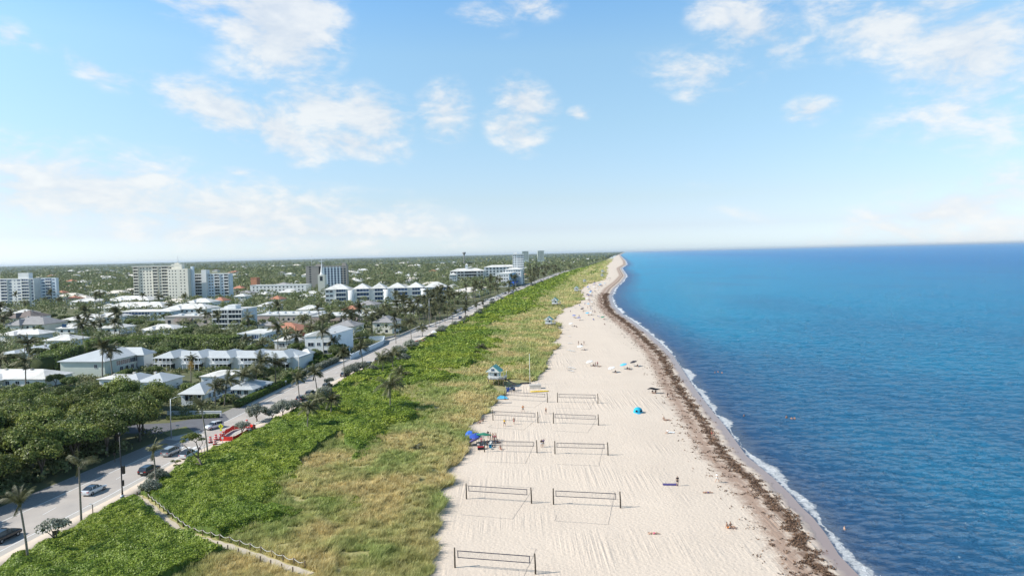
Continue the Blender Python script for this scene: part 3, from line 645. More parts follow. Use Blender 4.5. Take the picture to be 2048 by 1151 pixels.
# seaweed on the tide line
n = 52000; y = 80+(RNG.random(n)**1.8)*620; wf_ = wfac(y); ud = np.where(RNG.random(n) < .72, -4.9+RNG.normal(size=n)*1.15, -9+RNG.normal(size=n)*2.2)
x = XS(y)+ud*wf_+(fbm(y/3, y*0, 3)-.5)*3*wf_; k = (fbm(x/1.1, y/1.1, 3)+.25*np.exp(-((ud+4.9)/1.5)**2) > .60); x, y = x[k], y[k]
z = beach_z(x, y)+.03+.10*RNG.random(len(x))
V, Fq = leaves(np.stack([x, y, z], 1), np.stack([x*0, x*0, x*0+1], 1)+RNG.normal(size=(len(x), 3))*.5, (.16+.34*RNG.random(len(x)))*(1+(y-90)/260), .5)
tag(link('seaweed_wrack', np_mesh('seaweed_wrack', V, Fq, M_['wrack'], v=RNG.random(len(Fq)))), 'dark brown seaweed strewn along the tide line', 'seaweed', kind='stuff')
# ------------------------------------------------------------------ buildings
A8 = math.radians(8.4); FOOT = []
EX = Vector((math.cos(A8), -math.sin(A8))); UX = Vector((math.sin(A8), math.cos(A8)))
class Bd: pass
def bld(name, label, xsw, xse, ytop, Y, L, wall, group=None, cat='building', xne=None, yaw=A8, base=True):
    B = Bd(); X, h = ZY(xse, ytop, Y); e = Vector((math.cos(yaw), -math.sin(yaw))); u = Vector((math.sin(yaw), math.cos(yaw)))
    rx, ry, _ = ray(xsw, ytop); r = rx/ry; W = (X-r*Y)/(e.x+r*(-e.y)) if True else 0
    if xne is not None:                              # depth from where the far roof corner shows
        py = ytop
        for _ in range(8):
            rx, ry, _z = ray(xne, py); q = rx/ry; L = (q*Y-X)/(u.x-q*u.y)
            XX, YY = X+u.x*L, Y+u.y*L; py = ypix(XX, YY, h)
    o = Vector((X, Y))-e*W
    B.W, B.L, B.h, B.o, B.e, B.u = W, L, h, o, e, u
    B.root = empty(name, (o.x, o.y, 0), -yaw, label, cat, group); B.cache = {}
    if base: MB().box(0, W, 0, L, -.3, h).obj('wall', wall, B.root)
    FOOT.append((o, e, u, W, L, h)); return B
def ypix(X, Y, Z):
    d = Vector((X, Y, Z-H)); xr = d.dot(_r); yu = d.dot(_u); zf = d.dot(_f)
    return 575.5-F*yu/zf
def xpix(X, Y, Z):
    d = Vector((X, Y, Z-H)); return 1024+F*d.dot(_r)/d.dot(_f)
def place_face(B, ob, face, s, z, off=0):
    if face == 'S': ob.location = (s, -off, z)
    elif face == 'E': ob.location = (B.W+off, s, z); ob.rotation_euler = (0, 0, math.pi/2)
def win(B, face, ss, zs, w, h, glass='glass', frame='rail', name='window', fr=.09):
    k = (w, h, glass, frame)
    if k not in B.cache:
        mb = MB(); mb.box(-w/2, w/2, -.03, .02, 0, h, 0); t = fr
        if frame:
            mb.box(-w/2-t, w/2+t, -.10, .03, -t, 0, 1); mb.box(-w/2-t, w/2+t, -.10, .03, h, h+t, 1)
            mb.box(-w/2-t, -w/2, -.10, .03, 0, h, 1); mb.box(w/2, w/2+t, -.10, .03, 0, h, 1)
            if w > 1.1: mb.box(-.04, .04, -.07, .03, 0, h, 1)
        B.cache[k] = mb.mesh(name, [M_[glass], M_[frame or 'rail']])
    for z in zs:
        for s in ss: place_face(B, link(name, B.cache[k], B.root), face, s, z)
def balc(B, face, s0, s1, zs, fh, dep=1.3, glass='glass', wallm='white', rail=.95, mull=0, name='balcony'):
    k = ('b', s0, s1, fh, dep, glass)
    if k not in B.cache:
        w = s1-s0; mb = MB(); mb.box(0, w, -.04, .02, .15, fh-.25, 0)
        n = mull or max(1, int(w/2.6))
        for i in range(n+1): mb.box(i*w/n-.09, i*w/n+.09, -dep if i in (0, n) else -.12, -.005, .12, fh-.2, 1)
        mb.box(-.1, w+.1, -dep, .02, -.13, .1, 1)
        mb.box(-.1, w+.1, -dep-.08, -dep+.04, .1, .1+rail, 1)
        B.cache[k] = mb.mesh(name, [M_[glass], M_[wallm]])
    for z in zs: place_face(B, link(name, B.cache[k], B.root), face, s0, z)
def flatroof(B, m='roofflat', par='white', ph=.5, over=.25):
    W, L, h = B.W, B.L, B.h; mb = MB(); mb.box(-over, W+over, -over, L+over, h-.02, h+.22, 0)
    o = mb.obj('roof', M_[m], B.root)
    mb = MB(); t = .25; a = -over-.01
    mb.box(a, W-a, a, a+t, h-.3, h+ph); mb.box(a, W-a, L-a-t, L-a, h-.3, h+ph); mb.box(a, a+t, a+t, L-a-t, h-.3, h+ph); mb.box(W-a-t, W-a, a+t, L-a-t, h-.3, h+ph)
    mb.obj('parapet', M_[par], o); return o
def hipmesh(x0, x1, y0, y1, z, rise, ov=.5, mi=0, mb=None):
    mb = mb or MB(); x0 -= ov; x1 += ov; y0 -= ov; y1 += ov; W = x1-x0; L = y1-y0
    if W >= L: a, b = (x0+L/2, (y0+y1)/2), (x1-L/2, (y0+y1)/2)
    else: a, b = ((x0+x1)/2, y0+W/2), ((x0+x1)/2, y1-W/2)
    V = [(x0,y0,z),(x1,y0,z),(x1,y1,z),(x0,y1,z),(*a,z+rise),(*b,z+rise),(x0,y0,z-.18),(x1,y0,z-.18),(x1,y1,z-.18),(x0,y1,z-.18)]
    top = [(0,1,5,4),(1,2,5),(2,3,4,5),(3,0,4)] if W >= L else [(0,1,4),(1,2,5,4),(2,3,5),(3,0,4,5)]
    mb.add(V, top+[(6,7,1,0),(7,8,2,1),(8,9,3,2),(9,6,0,3),(9,8,7,6)], mi); return mb
def hip(B, rise=2.2, m='roofwhite', ov=.6, box=None, z=None, name='roof'):
    x0, x1, y0, y1 = box or (0, B.W, 0, B.L)
    return hipmesh(x0, x1, y0, y1, B.h if z is None else z, rise, ov).obj(name, M_[m], B.root)
def boxp(B, name, x0, x1, y0, y1, z0, z1, m, parent=None): return MB().box(x0, x1, y0, y1, z0, z1).obj(name, M_[m], parent or B.root)
def lin(a, b, n): return [a+(b-a)*(i+.5)/n for i in range(n)]
def fl(B, n, z0=.9, fh=3.0): return [z0+fh*i for i in range(n)]
# white eight-storey block at the far left
B = bld('apartment_block', 'white apartment block with rooftop box and blue-black glazed balconies at the far left', -40, 67, 557, 690, 7.6, M_['white'], cat='apartment building')
n = int(B.h/3.05); fh = B.h/n; z9 = [fh*i+.1 for i in range(n)]
for f0 in (-.0, .27, .62): pass
W = B.W; m = W/107.
def X_(p): return (p+40)*m
balc(B, 'S', X_(2), X_(15), z9, fh, 1.2, 'bglass'); win(B, 'S', [X_(20)], [z+1 for z in z9], 4.2*.8, 1.3, 'bglass'); win(B, 'S', [X_(29)], [z+1 for z in z9], .9, .9, 'bglass'); win(B, 'S', [X_(37.5)], [z+1 for z in z9], 3.4, 1.3, 'bglass')
balc(B, 'S', X_(44), X_(59), z9, fh, 1.2, 'bglass', mull=4); win(B, 'S', [X_(63.5)], [z+.6 for z in z9], 2.2, 2.0, 'bglass')
flatroof(B); r = boxp(B, 'rooftop_box', X_(35), X_(56), 1, 6, B.h+.2, B.h+6, 'white')
x0 = B.W; boxp(B, 'wall', x0+.01, x0+32*m, 7.6, 11, -.3, B.h+.3, 'whiteblue')
B2 = Bd(); B2.__dict__.update(B.__dict__)
g = empty('dummy') ; bpy.data.objects.remove(g)
def sub(B, off):                                     # face helper for a set-back wing
    C = Bd(); C.__dict__.update(B.__dict__); C.cache = dict()
    C.root = B.root; return C
for zz in z9:
    for (p, w, hh) in ((70, .8, .7), (74, 3.0, 1.2), (94, 2.4, 1.1)):
        o = MB().box(-w/2, w/2, -.06, .02, 0, hh).obj('window', M_['bglass'], B.root); o.location = (x0+(p-67)*m, 7.6, zz+1.0)
    mb = MB(); w = 12*m; mb.box(0, w, -.04, .02, .15, fh-.3, 0); mb.box(0, w, -1.2, .02, -.1, .12, 1); mb.box(0, w, -1.25, -1.15, .12, 1.0, 1)
    for i in range(4): mb.box(i*w/3-.08, i*w/3+.08, -.2, 0, .1, fh-.2, 1)
    o = mb.obj('balcony', [M_['bglass'], M_['white']], B.root); o.location = (x0+(78-67)*m, 7.6, zz)
# cream tower block with spire
B = bld('apartment_tower', 'tall cream apartment tower with spire and rows of dark balconies', 266, 345, 532.5, 700, 6, M_['cream'], cat='apartment building')
n = 12; fh = B.h/n; z_ = [fh*i+.1 for i in range(n)]; m = B.W/79.
balc(B, 'S', 1*m, 11*m, z_, fh, 1.2, mull=3, wallm='cream'); balc(B, 'S', 40*m, 50*m, z_, fh, 1.2, mull=3, wallm='cream'); balc(B, 'S', 58*m, 71*m, z_, fh, 1.2, mull=3, wallm='cream')
win(B, 'S', [15.5*m, 21*m, 28*m, 34*m, 54*m, 75*m], [z+1.0 for z in z_], 1.7, 1.2, frame=None)
flatroof(B, par='cream'); boxp(B, 'roof_slab', -.8, B.W+1, -1.4, B.L+.5, B.h+.5, B.h+1.0, 'white')
tw = 40*m; x0 = 72*m
boxp(B, 'wall', x0, x0+tw, -3, 5, -.3, B.h-2.5, 'cream'); boxp(B, 'wall', x0+tw+.01, x0+tw+4*m, 2, 5, -.3, B.h-.3, 'whiteblue')
for z in z_[:-1]:
    for p in (4, 10, 16, 26, 33): MB().box(-.6, .6, -.05, .02, 0, 1.1).obj('window', M_['glass'], B.root, (x0+p*m, -3, z+.9))
    MB().box(-.8, .8, -.9, .02, 0, 1.0).obj('balcony', M_['whiteblue'], B.root, (x0+tw+2*m, 2, z))
t = boxp(B, 'penthouse', x0+6*m, x0+26*m, -1, 4, B.h-2.5, B.h+2.2, 'cream'); MB().box(x0+11*m, x0+21*m, 0, 3, B.h+2.2, B.h+3.4).obj('turret', M_['cream'], t)
mb = MB(); mb.tube([(x0+16*m, 1.5, B.h+3.3), (x0+16*m, 1.5, B.h+5.5), (x0+16*m, 1.5, B.h+11.5)], [.9, .35, .12], 8); mb.obj('spire', M_['white'], B.root)
# stepped white block
B = bld('apartment_block', 'stepped white mid-rise apartments with a lift tower right of the cream tower', 389, 459, 547, 705, 6, M_['whiteblue'], cat='apartment building')
n = 9; fh = B.h/n; z_ = [fh*i+.1 for i in range(n)]; m = B.W/78.
balc(B, 'S', 1*m, 17*m, z_, fh, 1.2, mull=4); balc(B, 'S', 45*m, 56*m, z_, fh, 1.2); balc(B, 'S', 66*m, 76*m, z_, fh, 1.2)
win(B, 'S', [33*m, 39*m, 61*m], [z+1.0 for z in z_], 1.8, 1.2, frame=None)
boxp(B, 'lift_tower', 18*m, 29*m, -2.5, 4, -.2, B.h+4.5, 'white'); flatroof(B)
# tan and white striped tower
B = bld('office_tower', 'square tan tower with a blank left side and white vertical fins on blue glass', 611, 693, 531, 920, 10, M_['tan'], cat='tower', yaw=0.0)
m = B.W/84.; n = 10; fh = B.h/n
win(B, 'S', [9*m], [fh*i+1.2 for i in range(n)], 2.6, 1.6, frame=None)
boxp(B, 'dark_slot', 27*m, 35*m, -.3, .1, 0, B.h-.4, 'black')
for i in range(7):
    g_ = 'bglass' if i < 5 else 'glass'; MB().box(0, 3.0*m+.9, -.25, .05, 0, B.h-2).obj('window', M_[g_], B.root, ((38.5+i*6.6)*m, 0, 0))
for i in range(8): MB().box(0, 1.7, -1.1, .03, 0, B.h-1.0).obj('fin', M_['whiteblue' if i < 6 else 'tan'], B.root, ((36+i*6.6)*m, 0, 0))
for z in range(1, n): MB().box(0, 45*m, -.6, -.26, 0, .7).obj('floor_band', M_['white' if 1 else 'tan'], B.root, (37.5*m, 0, z*fh))
flatroof(B, par='tan', m='roofbeige'); boxp(B, 'rooftop_box', 20*m, 34*m, 2, 8, B.h+.2, B.h+3, 'tan'); boxp(B, 'rooftop_box', 74*m, 82*m, 2, 8, B.h+.2, B.h+4, 'tan')
# steeple
X, h = ZY(643, 522, 800); t = empty('church_steeple', (X, 800, 0), 0, 'slim white church steeple with a cross in front of the tan tower', 'steeple')
hb = ZY(643, 549, 800)[1]
MB().box(-4, 4, -4, 4, -.2, hb).obj('belfry', M_['cream'], t); mb = MB(); mb.box(-1.6, 1.6, -4.08, -3.9, hb-7, hb-2)
mb.obj('louvre', M_['glass'], t); mb = MB(); mb.tube([(0,0,hb), (0,0,hb+2), (0,0,h-2)], [3.0, 1.9, .25], 8, smooth=False); mb.obj('spire', M_['white'], t)
mb = MB(); mb.box(-.35, .35, -.35, .35, h-4, h+2.5); mb.box(-3, 3, -.3, .3, h-.6, h+.1); mb.obj('cross', M_['white'], t)
# four-storey condominium with hipped pavilions
B = bld('condominium', 'long white four-storey condominium with hipped white roofs and round stair towers', 650, 893, 573, 595, 16, M_['white'], cat='apartment building', yaw=-.02, base=False)
m = B.W/243.; fh = 3.75; z_ = [fh*i+.2 for i in range(4)]
for i, (a, b, bays) in enumerate(((0, 47, [(22, 42)]), (55, 121, [(63, 88), (99, 120)]), (124, 196, [(138, 165), (174, 195)]), (199, 243, [(219, 243)]))):
    hh = B.h; MB().box(a*m, b*m, 0, B.L, -.2, hh).obj('wall', M_['white'], B.root)
    for (c, d) in bays: balc(B, 'S', c*m, d*m, z_, fh, 1.6, 'bglass', mull=4)
    if i == 0: win(B, 'S', [4*m, 12*m], [z+.9 for z in z_], 2.4, 1.5)
    k = len(bays)
    if k == 1: hip(B, 4.4, 'roofwhite', .8, (a*m, b*m, 0, B.L))
    else:
        q = (a+b)/2; hip(B, 4.6, 'roofwhite', .6, (a*m, q*m, 0, B.L)); hip(B, 4.6, 'roofwhite', .6, (q*m+1.3, b*m, -.5, B.L), z=B.h+.01)
for c in (51.5, 122.5, 197.5): mb = MB(); mb.lathe([(3.4, 0), (3.4, B.h-1), (0, B.h-.9)], (c*m, 1, 0), 16); mb.obj('stair_tower', M_['white'], B.root)
# grand hotel
B = bld('hotel', 'white four-storey hotel with long dark galleries, cupola and red roof patch', 900, 968, 541, 1040, 22, M_['white'], cat='hotel', yaw=0)
m = B.W/68.; z_ = [B.h-4.2*(i+1)-.4 for i in range(4)]
for (c, d) in ((2, 7), (8, 12), (15, 20), (22, 27), (29, 53), (56, 60), (62, 66)): balc(B, 'S', c*m, d*m, z_, 4.2, 1.6, mull=2 if d-c < 10 else 7)
hip(B, 4, 'roofwhite', 1.0); mb = MB(); mb.box(30*m, 35*m, 8, 12, B.h+1, B.h+9); mb.obj('cupola', M_['white'], B.root)
hipmesh(30*m, 35*m, 8, 12, B.h+9, 3, .4).obj('roof', M_['roofwhite'], B.root)
x0 = B.W; boxp(B, 'wall', x0+.01, x0+52, 3, 26, -.2, B.h+5, 'white')
hipmesh(x0, x0+52, 3, 26, B.h+5, 3, .6).obj('roof', M_['roofwhite'], B.root)
for z in [B.h+5-4.2*(i+1) for i in range(4)]:
    for p in lin(2, 50, 9): MB().box(-1.2, 1.2, -.1, .02, 0, 2.2).obj('window', M_['glass'], B.root, (x0+p, 3, z+1))
hipmesh(x0+44, x0+56, 0, 9, B.h+8, 3, .8).obj('roof', M_['roofwhite'], B.root)
B = bld('hotel_annex', 'small three-storey white pavilion with a pyramid roof before the hotel', 899, 913, 549, 960, 10, M_['white'], cat='building', yaw=0)
hip(B, 3, 'roofwhite', .8); win(B, 'S', lin(.5, B.W-.5, 3), [B.h-3, B.h-6.5, B.h-10], 1.8, 1.6, frame=None)
# slender white tower
B = bld('apartment_tower', 'slender bright white high-rise standing behind the seafront hotel', 1025, 1047, 508.5, 950, 14, M_['white'], cat='tower', yaw=.05)
m = B.W/22.; n = 13; z_ = [B.h-3.1*(i+1) for i in range(n)]
win(B, 'S', [2*m, 6*m, 11*m, 14.5*m, 18*m, 20.8*m], [z+.8 for z in z_], 1.5, 1.3, frame=None); flatroof(B); boxp(B, 'rooftop_box', 1.5*m, 9*m, 2, 9, B.h+.2, B.h+3.5, 'white')
boxp(B, 'roof_slab', -.5, B.W+.8, -1, B.L+.5, B.h+.55, B.h+1.0, 'white')
# seafront block with blue flank
B = bld('seafront_block', 'white seafront block with a blue side wall and blue awnings by the far road', 991, 1018, 547, 880, 20, M_['white'], cat='building', xne=1031)
m = B.W/27.; win(B, 'S', [4*m, 9*m, 13*m, 18*m, 23*m], [B.h-3.2, B.h-7.3, B.h-11.2], 1.8, 1.5, frame=None)
flatroof(B); boxp(B, 'side_wall', B.W+.01, B.W+.25, 0, B.L, -.2, B.h-.6, 'bluewall'); win(B, 'E', lin(2, B.L-2, 5), [B.h-3.5, B.h-7.5], 1.8, 1.6, frame=None)
boxp(B, 'terrace', -3, B.W-.5, -7, -.01, -.2, 5.5, 'white'); win(B, 'S', [], [], 1, 1)
for q in lin(1, B.W-2, 4): MB().box(-1.5, 1.5, -.1, .02, 0, 2.4).obj('window', M_['glass'], B.root, (q, -7, 1.5))
mb = MB(); mb.xprism([(0, 3.2), (0, 6.2), (-4, 4.6), (-4, 3.2)], B.W-2, B.W+6); mb.obj('awning', M_['deepblue'], B.root, (0, 2, 0)); boxp(B, 'awning', B.W+.3, B.W+5, 3, B.L-2, 3.5, 5.6, 'deepblue')
B = bld('seafront_block', 'low white seafront building with wide terrace behind the blue-flanked block', 1010, 1042, 538, 930, 18, M_['white'], cat='building')
hip(B, 2.5, 'roofwhite', .8); win(B, 'S', lin(1, B.W-1, 6), [B.h-3, B.h-7], 1.9, 1.5, frame=None)
# far twins and water tower
B = bld('distant_tower', 'left one of two pale hazy towers on the skyline', 1044, 1057, 502, 2600, 25, M_['palegreen'], cat='tower', yaw=0); flatroof(B); win(B, 'S', lin(2, B.W-2, 4), [B.h-4*(i+1) for i in range(8)], 3, 2, frame=None)
B = bld('distant_tower', 'right and taller one of two pale hazy towers on the skyline', 1075, 1088, 501, 2600, 25, M_['palegreen'], cat='tower', yaw=0); flatroof(B); win(B, 'S', lin(2, B.W-2, 4), [B.h-4*(i+1) for i in range(9)], 3, 2, frame=None)
X, h = ZY(928, 504, 2900); t = empty('water_tower', (X, 2900, 0), 0, 'funnel-shaped water tower on the wooded skyline', 'water tower')
mb = MB(); mb.lathe([(2.4, 0), (1.8, h-14)], n=12); mb.obj('stem', M_['roofgrey'], t); mb = MB(); mb.lathe([(1.8, h-14), (7.5, h-4), (8, h-1.5), (7, h), (0, h+.5)], n=18); mb.obj('tank', M_['roofgrey'], t)
X, h = ZY(623, 511, 2600); t = empty('radio_mast', (X, 2600, 0), 0, 'thin radio mast on the skyline left of the tan tower', 'mast')
mb = MB(); mb.tube([(0,0,0), (0,0,h)], [1.1, .5], 4); mb.obj('lattice', M_['metal'], t); mb = MB(); mb.tube([(0,0,h), (0,0,h+4)], [.3,.1], 4); mb.obj('antenna', M_['metal'], t)
# four-storey office slab
B = bld('office_building', 'white-blue four-storey block with ribbon windows and a rooftop box', 424, 486, 618.6, 410, 16, M_['white'], cat='building', xne=513)
m = B.W/62.; fh = 2.95; z_ = [B.h-fh*(i+1)+.1 for i in range(4)]
balc(B, 'S', 1*m, 31*m, z_, fh, .8, mull=5, rail=.6); balc(B, 'S', 33*m, 60*m, z_, fh, .8, mull=4, rail=.6)
boxp(B, 'side_wall', B.W+.01, B.W+.2, -.3, B.L, -.2, B.h+.2, 'whiteblue'); win(B, 'E', [B.L*.45], [B.h-3.6, B.h-6.6], 1.2, 2.6, frame=None); flatroof(B)  # cooler white sheet puts the east side's shade into its colour
boxp(B, 'rooftop_box', 24*m, 40*m, 4, 10, B.h+.2, B.h+2.6, 'white'); boxp(B, 'rooftop_box', 10*m, 22*m, 8, 13, B.h+.2, B.h+1.6, 'white')
# two-storey pale blue motel-like range
B = bld('motel', 'low pale blue two-storey range with white balcony bands among palms', 242, 342, 622, 490, 11, M_['whiteblue'], cat='building')
m = B.W/100.; balc(B, 'S', 2*m, 60*m, [B.h-3.2, B.h-6.4], 3.1, 1.2, 'bglass', mull=9); win(B, 'S', [68*m, 78*m, 90*m], [B.h-2.2, B.h-5.2], 2.0, 1.3); hip(B, 1.2, 'roofwhite', .8)
# taupe town houses
B = bld('townhouse_row', 'taupe stucco town houses with a brown lean-to roof left of the office block', 330, 423, 632, 436, 16, M_['taupe'], cat='town houses')
m = B.W/93.; flatroof(B, 'roofflat', 'taupe', .4); win(B, 'S', [8*m, 60*m, 80*m], [B.h-4.5], 2.2, 2.2, frame=None)
mb = MB(); mb.xprism([(-.01, 0), (-.01, 2.4), (-2.2, .2)], 0, 34*m); mb.obj('lean_to_roof', M_['roofbrown'], B.root, (20*m, 0, B.h-3.2)); balc(B, 'S', 30*m, 52*m, [B.h-6.3], 3, 1.2)
for i in range(3): boxp(B, 'rooftop_unit', (15+i*26)*m, (22+i*26)*m, 6, 9, B.h+.2, B.h+1.3, 'white')
B = bld('townhouse_row', 'long taupe town houses with flat white roof behind the red-tiled house', 513, 620, 629, 440, 24, M_['taupe'], cat='town houses')
m = B.W/107.; flatroof(B, 'roofflat', 'white', .5); win(B, 'S', lin(2, B.W-2, 9), [B.h-3.5], 1.4, 1.5, frame=None)
mb = MB(); mb.xprism([(-.01, 0), (-.01, 2.2), (-2, .2)], 0, 26*m); mb.obj('lean_to_roof', M_['roofbrown'], B.root, (2*m, 0, B.h-3.0))
for i in range(6): boxp(B, 'rooftop_unit', (8+i*16)*m, (13+i*16)*m, 8, 11, B.h+.2, B.h+1.5, 'white')
B = bld('townhouse_row', 'taupe town houses with dark lean-to roofs behind roadside palms', 624, 735, 631, 430, 24, M_['taupe'], cat='town houses')
m = B.W/111.; flatroof(B, 'roofflat', 'white', .5); win(B, 'S', lin(2, B.W-2, 10), [B.h-3.5], 1.4, 1.5, frame=None)
for i in range(3):
    mb = MB(); mb.xprism([(-.01, 0), (-.01, 2.2), (-2, .2)], 0, 20*m); mb.obj('lean_to_roof', M_['roofbrown'], B.root, ((4+i*34)*m, 0, B.h-3.0))
for i in range(6): boxp(B, 'rooftop_unit', (8+i*16)*m, (13+i*16)*m, 8, 11, B.h+.2, B.h+1.5, 'white')
# red-tiled villa
B = bld('villa', 'villa with a terracotta red tiled hip roof', 530, 597, 660, 378, 17, M_['terracotta'], cat='house')
hip(B, 3.6, 'redtile', .8); m = B.W/67; hip(B, 2.4, 'redtile', .5, (B.W*.55, B.W*.95, -6, 5), z=B.h-.8); boxp(B, 'wall', B.W*.57, B.W*.93, -5.9, -.01, -.2, B.h-.8, 'terracotta'); win(B, 'S', [5, 10], [1.4], 1.6, 1.6)
boxp(B, 'chimney', 6, 7.2, 8, 9.2, B.h, B.h+4.2, 'taupe')
# modern white block
B = bld('modern_house', 'modern white two-storey block with small dark windows and blue-windowed flank', 475, 529, 667, 327, 12, M_['whiteblue'], cat='house', xne=566)
m = B.W/54.; flatroof(B, 'roofwhite', 'white', .35); win(B, 'S', [5*m], [B.h-3.2], 1.2, 1.3); win(B, 'S', [17*m], [B.h-2.7, B.h-6.2], 1.1, 2.1)
balc(B, 'S', 28*m, 44*m, [B.h-3.4, B.h-6.7], 3, .9, 'bglass', mull=3); win(B, 'E', lin(2, B.L-2, 5), [B.h-2.8], 1.8, 1.7, 'bglass'); win(B, 'E', lin(2, B.L-2, 4), [B.h-6], 1.6, 1.5, 'bglass')
B = bld('villa', 'low white villa with a curved white roof beside the modern block', 549, 592, 681, 309, 14, M_['white'], cat='house')
hip(B, 2.2, 'roofwhite', .6); win(B, 'S', [3, B.W-3.2, B.W-6.4], [B.h-2.6], 1.4, 1.5); boxp(B, 'garden_wall', -1, B.W+3, -5.3, -5, -.1, 1.8, 'taupe')
# three-storey gabled apartments by the road
B = bld('apartment_house', 'white three-storey house with ribbed gable roof and shaded blue-white flank by the road', 609, 664, 668, 294, 20, M_['white'], cat='building', xne=705)
m = B.W/55.; W, L, h = B.W, B.L, B.h
mb = MB(); mb.add([(-.3,-.3,h-1.2),(W*.5,-.3,h+1.6),(W+.3,-.3,h-.1),(W+.3,L+.3,h-.1),(W*.5,L+.3,h+1.6),(-.3,L+.3,h-1.2)], [(0,1,4,5),(1,2,3,4),(0,5,3,2),(0,2,1),(5,4,3)]); mb.obj('roof', M_['ribwhite'], B.root)
boxp(B, 'side_wall', W+.01, W+.2, .05, L-.05, -.2, h-.25, 'whiteblue')  # bluish sheet: the flank's shade is painted into the wall colour
win(B, 'E', [L*.16, L*.44, L*.60, L*.9], [h-3.0, h-5.9], 1.0, 1.7, frame=None); win(B, 'S', [W*.22], [h-5.2], 2.6, 1.6); win(B, 'S', [W*.82], [h-5.0, .8], 3.4, 1.5); win(B, 'S', [W*.5], [h-4.9], 1.4, 1.3)
B = bld('garden_pavilion', 'small pavilion with pale blue hip roof before the gabled white house', 598, 620, 706, 268, 12, M_['whiteblue'], cat='house', xne=628)
hip(B, 1.6, 'roofwhite', .5); win(B, 'E', lin(1, B.L-1, 3), [.9], 1.4, 1.6); win(B, 'S', [2], [.9], 1.4, 1.6)
# terrace with five hipped metal roofs
B = bld('terrace_row', 'long two-storey white terrace under five hipped standing-seam metal roofs', 314, 598, 713, 258, 12, M_['white'], cat='terrace houses', group=None)
m = B.W/284.; W = B.W; h = B.h
for i in range(5):
    a = i*W/5; b = (i+1)*W/5; q = b-a; hipmesh(a+q*.05, b-q*.25, -2.6, B.L, h+.02*i, 2.1, .5).obj('roof', M_['seam'], B.root)
    if i: MB().box(a+q*.08, b-q*.28, -2.1, -.01, 2.8, h-.2).obj('upper_room', M_['white'], B.root)
    MB().box(a+q*.10, a+q*.66, -2.16, -2.05, 3.7, h-.35).obj('window', M_['glass'], B.root)
    mb = MB()
    for k in range(5): xx = a+q*(.10+.14*k); mb.box(xx-.09, xx+.09, -3.3, -3.1, 0, h-.2)
    mb.box(a+q*.05, a+q*.72, -3.4, -2.0, 2.55, 2.8); mb.box(a+q*.05, a+q*.72, -3.36, -3.24, 3.5, 3.6)
    for k in range(22): xx = a+q*(.05+.67*k/21); mb.box(xx-.03, xx+.03, -3.33, -3.27, 2.8, 3.5)
    mb.obj('balcony', M_['rail'], B.root); MB().box(a+q*.12, a+q*.64, -.08, -.01, .2, 2.3).obj('window', M_['glass'], B.root)
hipmesh(0, W, .5, B.L+.6, h-.35, 1.9, .4).obj('roof', M_['seam'], B.root)
# hipped house with pale green end wall
B = bld('villa', 'big two-storey villa with pale metal hip roof and blank pale green end wall', 120, 209, 722, 252, 30, M_['palegreen'], cat='house', xne=306)
hip(B, 3.2, 'seamy', .7); win(B, 'E', lin(6, B.L-2, 9), [3.2], 2.0, 1.7); win(B, 'E', lin(7, B.L-2, 6), [.6], 1.6, 1.8); m = B.W/89
hip(B, 2.6, 'seam', .6, (B.W*.3, B.W+3.5, B.L*.62, B.L*.86), z=B.h-.1); boxp(B, 'wall', B.W+.02, B.W+3, B.L*.64, B.L*.84, -.2, B.h-.1, 'white')
win(B, 'S', [B.W*.8], [3.2], 1.2, 1.3)
# cottage with blue flank beside the road
B = bld('cottage', 'roadside cottage with white metal hip roof, dark windows and blue flank', 362, 408, 787, 197, 22, M_['whiteblue'], cat='house')
hip(B, 2.6, 'seamy', .7); win(B, 'S', lin(1.2, B.W-.8, 4), [1.4], 1.1, 1.9); win(B, 'E', lin(1.5, B.L-1.5, 8), [1.6], 1.2, 1.5, 'bglass')
mb = MB(); mb.box(B.W+.02, B.W+2.4, 1, 15, 1.15, 1.35); [mb.box(B.W+2.2, B.W+2.3, y, y+.1, 0, 2.2) for y in np.arange(1, 15, 1.8)]; mb.box(B.W+2.2, B.W+2.3, 1, 15, 2.1, 2.2); mb.obj('veranda', M_['rail'], B.root)
B = bld('cottage', 'white flat-roofed cottage just behind the blue-flanked cottage', 402, 472, 752, 226, 11, M_['white'], cat='house'); hip(B, 1.3, 'roofwhite', .5); win(B, 'S', lin(1, B.W-1, 4), [1.0], 1.4, 1.3)
B = bld('cottage', 'low house with pale roof between palms and the long roadside hedge', 452, 505, 778, 207, 12, M_['white'], cat='house'); hip(B, 1.8, 'seam', .5); win(B, 'E', lin(1, B.L-1, 4), [.8], 1.3, 1.4); win(B, 'S', lin(1, B.W-1, 3), [.9], 1.2, 1.3)
